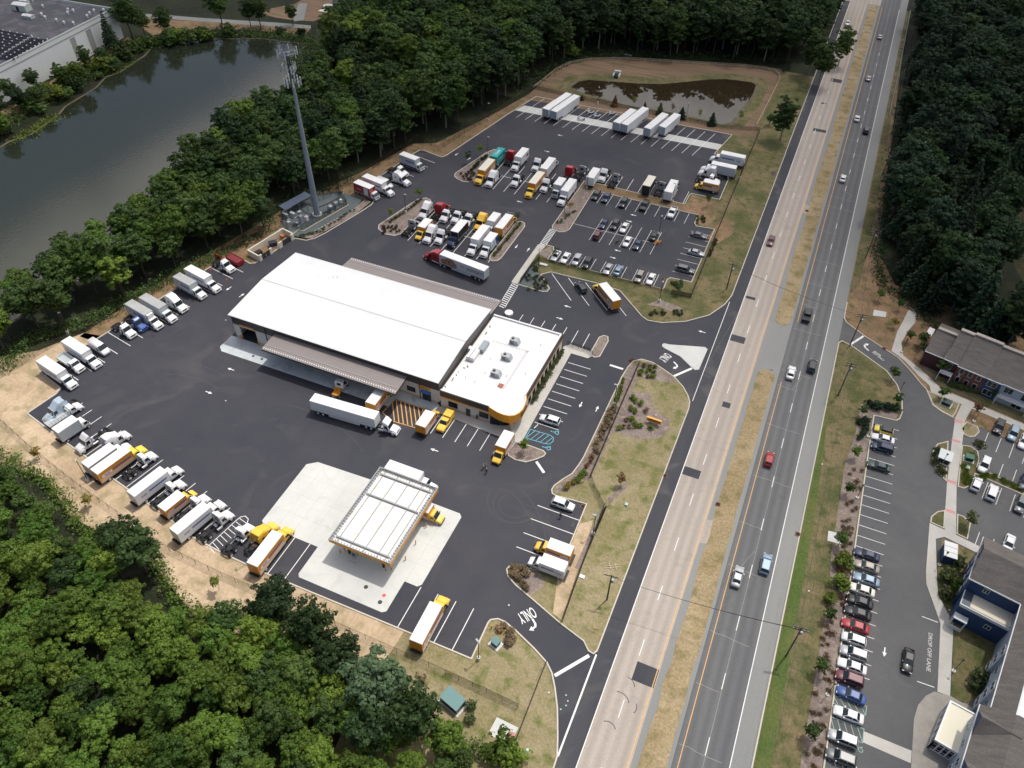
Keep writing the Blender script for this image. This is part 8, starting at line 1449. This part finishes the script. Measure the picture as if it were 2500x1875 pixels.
# bin enclosure
en = thing('bin_enclosure', 'cream walled bin enclosure with dark gates beside the mast compound', 'enclosure', (0,0,0)); E0, E1, E2, E3 = Vector((-134.0,136.6)), Vector((-131.7,149.6)), Vector((-136.0,150.6)), Vector((-138.4,137.6)); ex_ = (E1-E0).normalized()
b = mb(CREAM); ribbon(b, [E0+(E3-E0)*.0, E3, E2, E1], .35, 0, 1.9)
for t0, t1 in ((0,.07),(.30,.36),(.56,.66),(.92,1.0)): ribbon(b, [E0.lerp(E1,t0), E0.lerp(E1,t1)], .35, 0, 1.9)
b.build('wall', en)
for t0, t1 in ((.08,.19),(.20,.29),(.67,.91)): g = mb(mat('dark slatted gate', (.05,.045,.05), .7)); ribbon(g, [E0.lerp(E1,t0), E0.lerp(E1,t1)], .08, .1, 1.7); g.build('gate', en)
o = gear('dumpster', 'dark dumpster with raised lids in the bin enclosure', *(E0.lerp(E2,.55)), 1.1, .8, 1.35, mat('dark dumpster paint', (.03,.035,.05), .6), R(50), g=None, cat='dumpster'); gear('dumpster', 'black dumpster at the near end of the bin enclosure', -136.0, 138.9, .9, .7, 1.2, FRM, A3, g=None, cat='dumpster'); gear('pallet_stack', 'orange brown pallets leaning at the far end of the enclosure', -134.9, 148.6, .5, .6, 1.0, mat('rusty pallet wood', srgb(176,110,70), .8), A3, g=None, cat='pallets')
x, y = at(1,1985,600,1.0); t = thing('roll_off_dumpster', 'red ribbed roll off dumpster beside the bin enclosure', 'dumpster', (x,y,0), R(-12)); RP_ = car_paint('red'); b = mb(RP_).box(-2.6,2.4,-1.15,-1.05,.3,1.5).box(-2.6,2.4,1.05,1.15,.3,1.5).box(-2.6,-2.5,-1.05,1.05,.3,1.5).box(2.3,2.4,-1.05,1.05,.3,1.5).box(-2.5,2.3,-1.05,1.05,.3,.4)
for x_ in np.arange(-2.4,2.4,.6): b.box(x_,x_+.1,-1.22,-1.16,.3,1.45).box(x_,x_+.1,1.16,1.22,.3,1.45)
b.build('container', t); mb(mat('dull red tarp', (.20,.03,.035), .8)).box(-2.5,2.3,-1.05,1.05,1.25,1.32).build('load_cover', t); mb(FRM).box(-2.4,2.3,-.5,-.3,0,.3).box(-2.4,2.3,.3,.5,0,.3).build('skids', t)
x, y = at(1,1840,575,1.0); t = thing('red_door_panel', 'red container door propped behind the white day cab', 'door panel', (x,y,0), R(-12)); mb(RP_).box(-1.3,1.0,-.08,.08,.1,1.5).build('panel', t); mb(FRM).box(-1.2,-1.0,-.3,.3,0,.1).box(.7,.9,-.3,.3,0,.1).build('feet', t)
for u, v, lb in ((1912,775,'red traffic cone at the end of the empty bay'),(1775,692,'red cone lying by the long box truck')): 
    t = thing('traffic_cone', lb, 'traffic cone', (*at(1,u,v),.01)); mb(mat('cone red', (.62,.06,.04), .5)).cyl((0,0,.04),(0,0,.75),.2,.04,n=10).box(-.25,.25,-.25,.25,0,.04).build('cone_body', t); mb(WHITEM).cyl((0,0,.35),(0,0,.47),.137,.11,n=10).build('reflective_band', t)
# barricades, motorcycle
for i_, (u, lb) in enumerate(((1243,'orange barricade, left of three'),(1260,'orange barricade, middle of three'),(1278,'orange barricade, right of three'))):
    p = at(21,u,470); t = thing('barricade', lb+' in the staff car park', 'barricade', (*p,.02), R(75), 'orange barricades'); mb(mat('barricade orange', srgb(226,150,70), .6)).box(-.8,.8,-.04,.04,.75,1.0).box(-.8,.8,-.04,.04,.35,.6).build('boards', t); mb(FRM).box(-.7,-.6,-.3,.3,0,.06).box(.6,.7,-.3,.3,0,.06).box(-.68,-.62,-.03,.03,.06,1.0).box(.62,.68,-.03,.03,.06,1.0).build('legs', t)
p = at(21,922,447,.4); t = thing('motorcycle', 'black motorcycle parked in the middle row of the staff car park', 'motorcycle', (p[0],p[1],.02), R(265))
for x_ in (-.7,.7): mb(TYRE).cyl((x_,-.07,.32),(x_,.07,.32),.32,n=14).build('wheel', t)
mb(FRM).loft([ring(-.5,.14,.35,.7,.8),ring(0,.18,.35,.85,.8),ring(.45,.16,.4,.95,.7)]).build('frame', t); mb(BLACKM).box(-.65,-.05,-.13,.13,.74,.84).build('seat', t); mb(CHR).box(.42,.47,-.38,.38,1.0,1.05).cyl((.45,0,.95),(.7,0,.32),.035).build('handlebar', t)
# signs
t = thing('monument_sign', 'yellow orange monument sign with dark lettering on the mulched verge', 'sign', (-16.3,122.3,.11), R(-2)); mb(mat('sign base grey', srgb(176,166,160), .8)).box(-1.1,1.1,-.3,.3,0,.7).build('base', t); pn = mb(mat('sign face yellow', srgb(240,170,70), .5)).box(-1.7,1.7,-.22,.22,.7,1.75).build('sign_panel', t); put_text('PENSKE', .78, mat('sign letter dark red', (.06,.008,.004), .5), (0,-.235,1.22), (R(90),0,0), pn, bold=.02, shear=.35, sx=1.0, depth=.005)
p = at(22,1245,332); o = mb(WHITEM).cyl((0,0,0),(0,0,.35),.12,n=10).cyl((0,0,.35),(0,0,.5),.2,.08,n=10).build('vent_cap'); o.location = (*p,.12); tag(o, 'small white capped pipe behind the yellow sign', 'pipe')
def rsign(ij, u, v, m, lb, h=2.0, wd=.6, ht=.45, round_=False, deg=0, txt=None):
    t = thing('road_sign', lb, 'sign', (*at(ij,u,v),.1), R(deg)); mb(STEEL).cyl((0,0,0),(0,0,h),.035,n=6).build('post', t); b = mb(m)
    if round_: b.cyl((0,-.03,h-.05),(0,-.055,h-.05),wd/2,n=18)
    else: b.box(-wd/2,wd/2,-.055,-.03,h-ht,h)
    pn = b.build('sign_face', t)
    if txt: put_text(txt, ht*.5, BLACKM, (0,-.06,h-ht/2), (R(90),0,0), pn)
    return t
rsign(21,1020,1510,mat('sign red', (.55,.03,.05), .5),'round red sign at the tip of the mulched island',2.2,.75,round_=True); rsign(21,1815,925,YEL,'small yellow sign on the grass near the entrance',.7,.9,.5); rsign(23,725,505,YEL,'small yellow sign on the lower verge by the highway',1.0,1.1,.35); rsign(31,70,1560,WHITEM,'white sign on the tip of the lower median',1.5,.8,.7); rsign(33,590,1150,BLACKM,'thin accessible parking sign by the green hatching',1.4,.3,.4)
rsign(20,2150,600,GREYM,'small sign by the field track',1.5,.5,.5); rsign(30,95,1475,GREYM,'pale blue grey sign panel on the grass left of the highway',1.2,1.6,1.0)
# cabinets on pads
def cabinet(ij, u, v, sx, sy, sz, m, lb, rz=0, pad=1.2, z=.0, roof=None, pitched=False):
    t = thing('utility_cabinet', lb, 'cabinet', (*at(ij,u,v),z), R(rz)); mb(G_CONC).box(-sx*pad,sx*pad,-sy*pad,sy*pad,0,.12).build('pad', t); mb(m).box(-sx,sx,-sy,sy,.12,sz).build('housing', t); b = mb(roof or m); b.hexa([(-sx-.06,-sy-.06,sz),(sx+.06,-sy-.06,sz),(sx+.06,sy+.06,sz),(-sx-.06,sy+.06,sz)], [(-sx-.06,-sy-.06,sz+.06),(sx+.06,-sy-.06,sz+.06),(sx+.06,sy+.06,sz+(.35 if pitched else .08)),(-sx-.06,sy+.06,sz+(.35 if pitched else .08))]); l = b.build('lid', t); g = mb(FRM)
    for k in range(3): g.box(-sx*.7+k*sx*.55, -sx*.7+k*sx*.55+.04, -sy-.07, sy+.07, sz+.07, sz+.10)
    mb(BLACKM).box(-sx*.8,-.03,-sy-.02,-sy-.001,.25,sz-.15).box(.03,sx*.8,-sy-.02,-sy-.001,.25,sz-.15).build('doors', t); return t
TEALR = mat('grey teal sheet', srgb(106,142,140), .5); DGRN = mat('dark green enamel', (.02,.05,.045), .4); 
cabinet(13,1680,1110,1.85,1.15,1.7,DGRN,'large dark cabinet with a pale teal roof beyond the fence',-16,roof=TEALR,pitched=True); cabinet(13,2040,615,.65,.55,1.1,DGRN,'small cabinet with a teal lid among the dry tufts',-16,1.7,roof=TEALR,pitched=True)
cabinet(32,1550,235,.95,.75,1.0,DGRN,'dark green transformer box on a white pad by the townhouses',-12,1.35,z=.1); cabinet(32,1740,700,.8,.7,1.1,mat('mid green enamel', srgb(60,110,84), .5),'green transformer box in the residential divider',0,1.4,z=.1); cabinet(32,1530,700,1.3,1.5,1.5,mat('cream cabinet', srgb(206,214,212), .6),'big white cabinet in the kerbed island',-8,1.15,z=.1); cabinet(32,1725,782,.35,.35,.7,mat('pale green enamel', srgb(160,196,180), .5),'small pale green box in the residential divider',0,1.2,z=.1); cabinet(22,998,1085,.25,.25,.35,MATS['pale green enamel'],'tiny green box on the lower verge',0,1.1,z=.11)
cabinet(31,1430,1440,.8,1.0,.12,G_CONC,'pale hatch slab with a red mark by the townhouse end',-14,1.02,z=.1)
p = at(20,915,650); t = thing('outlet_structure', 'grey concrete outlet structure on the basin bank', 'outlet', (*p,.03), R(5)); mb(G_CONC).box(-1.3,-.9,-1.8,1.8,0,1.3).box(.9,1.3,-1.8,1.8,0,1.3).box(-.9,.9,1.4,1.8,0,1.6).box(-1.3,1.3,1.4,2.4,1.6,1.75).build('concrete_walls', t); mb(DARK).box(-.88,.88,-1.4,1.38,.01,.6).build('opening', t)
for i_, (ij, u, v) in enumerate(((23,490,1048),(23,505,1097),(23,490,1135),(23,445,1167),(23,165,1508),(23,345,1025),(13,2150,288),(31,480,160),(32,508,740),(33,395,168),(33,1580,328),(23,8,288),(2,1905,203),(1,1905,1112))):
    o = mb(MATS['pale green enamel'] if i_ < 5 else WHITEM).cyl((0,0,0),(0,0,.08),.26 if i_ == 4 else .14,n=10).build('marker_cap'); o.location = (*at(ij,u,v),.11 if ij in (23,31,32,33) else .02); tag(o, 'small round marker cap set in the ground', 'marker cap', 'ground marker caps')
# drain inlets in the medians and kerbs
for ij, u, v, lb in ((22,1772,1078,'rusty drain grate on the concrete apron of the lower median'),(31,380,190,'dark drain grate on the concrete apron of the upper median'),(22,1325,838,'brown drain inlet in the kerb of the verge'),(32,305,1330,'brown drain inlet at the outer shoulder kerb'),(31,1030,1355,'brown drain inlet in the entrance kerb'),(22,632,1098,'rusty drain grate at the kerb corner behind the white SUV'),(21,1305,765,'dark drain opening at the bare corner')):
    t = thing('drain_inlet', lb, 'drain', (*at(ij,u,v),.02), 0); mb(mat('rusty iron', srgb(132,84,62), .8)).box(-.5,.5,-.5,.5,0,.13).build('frame', t); mb(DARK).box(-.36,.36,-.36,.36,.131,.14).build('grate', t)
# timber bits and rocks
b = mb(G_CONC); 
for i_ in range(16):
    t_ = i_/15; p = Vector(at('e',1180,1375)).lerp(Vector(at('e',1960,945)), t_); o = mb(mat('pale kerb stone', (.42,.38,.31), .9)).box(-.35,.35,-.16,.16,0,.22).build('edging_stone'); o.location = (p.x-.6,p.y+.2,.013); o.rotation_euler = (0,0,R(72)); tag(o, 'pale edging stone in the row beside the gravel strip', 'edging stone', 'edging stones beside the gravel strip')
t = thing('broken_crate', 'splintered pale wooden frame lying on the lower verge', 'wooden frame', (*at(22,885,1612),.12), R(30)); mb(WOOD).box(-1.5,1.5,-.1,.05,0,.1).box(-1.2,1.4,.35,.48,.02,.12).box(-.6,-.45,-.4,.9,.1,.18).box(.5,.65,-.5,.8,.1,.18).build('boards', t)
o = mb(WHITEM).box(-.5,.5,-.35,.35,0,.18).build('white_cover'); o.location = (*at(23,625,48),.12); tag(o, 'small white cover on the lower verge', 'cover')
o = mb(G_CONC).box(-1.1,1.1,-.45,.45,0,.35).build('concrete_block'); o.location = (*at(21,300,650),.12); tag(o, 'pale concrete block on the grass beside the black fence', 'concrete block')
o = mb(GREYM).box(-1.8,1.8,-.5,.5,0,.25).build('white_boat_cover'); o.location = (*at(20,1010,466),.03); o.rotation_euler = (0,0,R(-5)); tag(o, 'long pale board lying on the soil behind the rail fence', 'board')
t = thing('round_table', 'round white tank lid beside the office wing rear wall', 'tank lid', (*at(21,8,1045,.6),0)); mb(WHITEM).cyl((0,0,0),(0,0,.6),1.1,n=20).build('lid', t)
# ------------------------------------------------------------------ people
SKIN = mat('skin', (.42,.26,.18), .6)
def skin_mesh(name, verts, edges, radii, m, lv=1):
    me = bpy.data.meshes.new(name); me.from_pydata(verts, edges, []); o = bpy.data.objects.new(name, me); C.objects.link(o); md = o.modifiers.new('s','SKIN'); o.modifiers.new('u','SUBSURF').levels = lv
    for i, r in enumerate(radii): me.skin_vertices[0].data[i].radius = (r, r)
    me.skin_vertices[0].data[0].use_root = True
    dg = bpy.context.evaluated_depsgraph_get(); dg.update(); r_ = bpy.data.meshes.new_from_object(o.evaluated_get(dg)); bpy.data.objects.remove(o); r_.materials.clear(); r_.materials.append(m)
    r_.polygons.foreach_set('use_smooth', [True]*len(r_.polygons)); r_.name = name; return r_
def person(x, y, deg, shirt, trou, hair, lb, stride=.22, arms=(.25,-.2)):
    t = thing('person', lb, 'person', (x,y,.02), R(deg))
    J = [(0,0,.98),(0,0,1.2),(0,0,1.42),(0,0,1.5),(.01,0,1.58),(.02,0,1.68),(.02,0,1.76)]; rr = [.13,.12,.14,.06,.055,.088,.07]; E = [(0,1),(1,2),(2,3),(3,4),(4,5),(5,6)]
    for sg, st in ((-1,stride),(1,-stride)):
        b_ = len(J); J += [(0,sg*.1,.92),(st*.4,sg*.1,.5),(st*.85-.02,sg*.1,.09),(st*.85+.14,sg*.1,.035)]; rr += [.09,.06,.04,.035]; E += [(0,b_),(b_,b_+1),(b_+1,b_+2),(b_+2,b_+3)]
    for sg, ar in ((-1,arms[0]),(1,arms[1])):
        b_ = len(J); J += [(0,sg*.19,1.42),(ar*.25,sg*.23,1.14),(ar*.9+.05,sg*.22,.9),(ar*1.0+.08,sg*.22,.82)]; rr += [.055,.042,.03,.035]; E += [(2,b_),(b_,b_+1),(b_+1,b_+2),(b_+2,b_+3)]
    o = bpy.data.objects.new('body', skin_mesh('body', J, E, rr, SKIN, 2)); C.objects.link(o); o.parent = t
    n = [0,1,2]+[15,16,19,20]; V = [J[i] for i in n]; mp = {k: i for i, k in enumerate(n)}; EE = [(mp[a],mp[b_]) for a, b_ in E if a in mp and b_ in mp]; o = bpy.data.objects.new('shirt', skin_mesh('shirt', V, EE, [rr[i]+.02 for i in n], shirt)); C.objects.link(o); o.parent = t
    n = [0,7,8,9,11,12,13]; V = [J[i] for i in n]; mp = {k: i for i, k in enumerate(n)}; EE = [(mp[a],mp[b_]) for a, b_ in E if a in mp and b_ in mp]; o = bpy.data.objects.new('trousers', skin_mesh('trousers', V, EE, [rr[i]+.02 for i in n], trou)); C.objects.link(o); o.parent = t
    h = mb(hair).loft([[(.02+.085*math.cos(a)*s_-.012,.08*math.sin(a)*s_,z_) for a in np.linspace(0,6.283,10,endpoint=False)] for z_, s_ in ((1.68,1.12),(1.74,1.12),(1.79,.8),(1.81,.3))]); h.build('hair', t, True)
    return t
CL = lambda n, c: mat(n, c, .85)
person(*at(22,443,1190), 250, CL('grey shirt',(.25,.26,.27)), CL('black trousers',(.02,.02,.022)), CL('dark hair',(.02,.015,.012)), 'person in a grey shirt walking past the empty south east stalls')
person(*at(12,1936,778), 200, CL('pale grey shirt',(.42,.42,.42)), CL('grey trousers',(.12,.12,.13)), CL('grey hair',(.3,.3,.3)), 'person in pale grey clothes, left of the three standing in the yard', .12)
person(*at(12,1955,765), 160, CL('mid grey shirt',(.3,.3,.31)), CL('grey trousers',(.12,.12,.13)), CL('dark hair',(.02,.015,.012)), 'person in mid grey, farthest of the three standing in the yard', .12)
person(*at(12,1962,815), 100, CL('black shirt',(.02,.02,.022)), CL('black trousers',(.02,.02,.022)), CL('white cap',(.7,.7,.7)), 'person in black with a white cap, nearest of the three in the yard', .3)
person(*at(12,1884,362), 270, CL('black shirt',(.02,.02,.022)), CL('black trousers',(.02,.02,.022)), CL('dark hair',(.02,.015,.012)), 'person in black on the sidewalk under the office windows', .1)
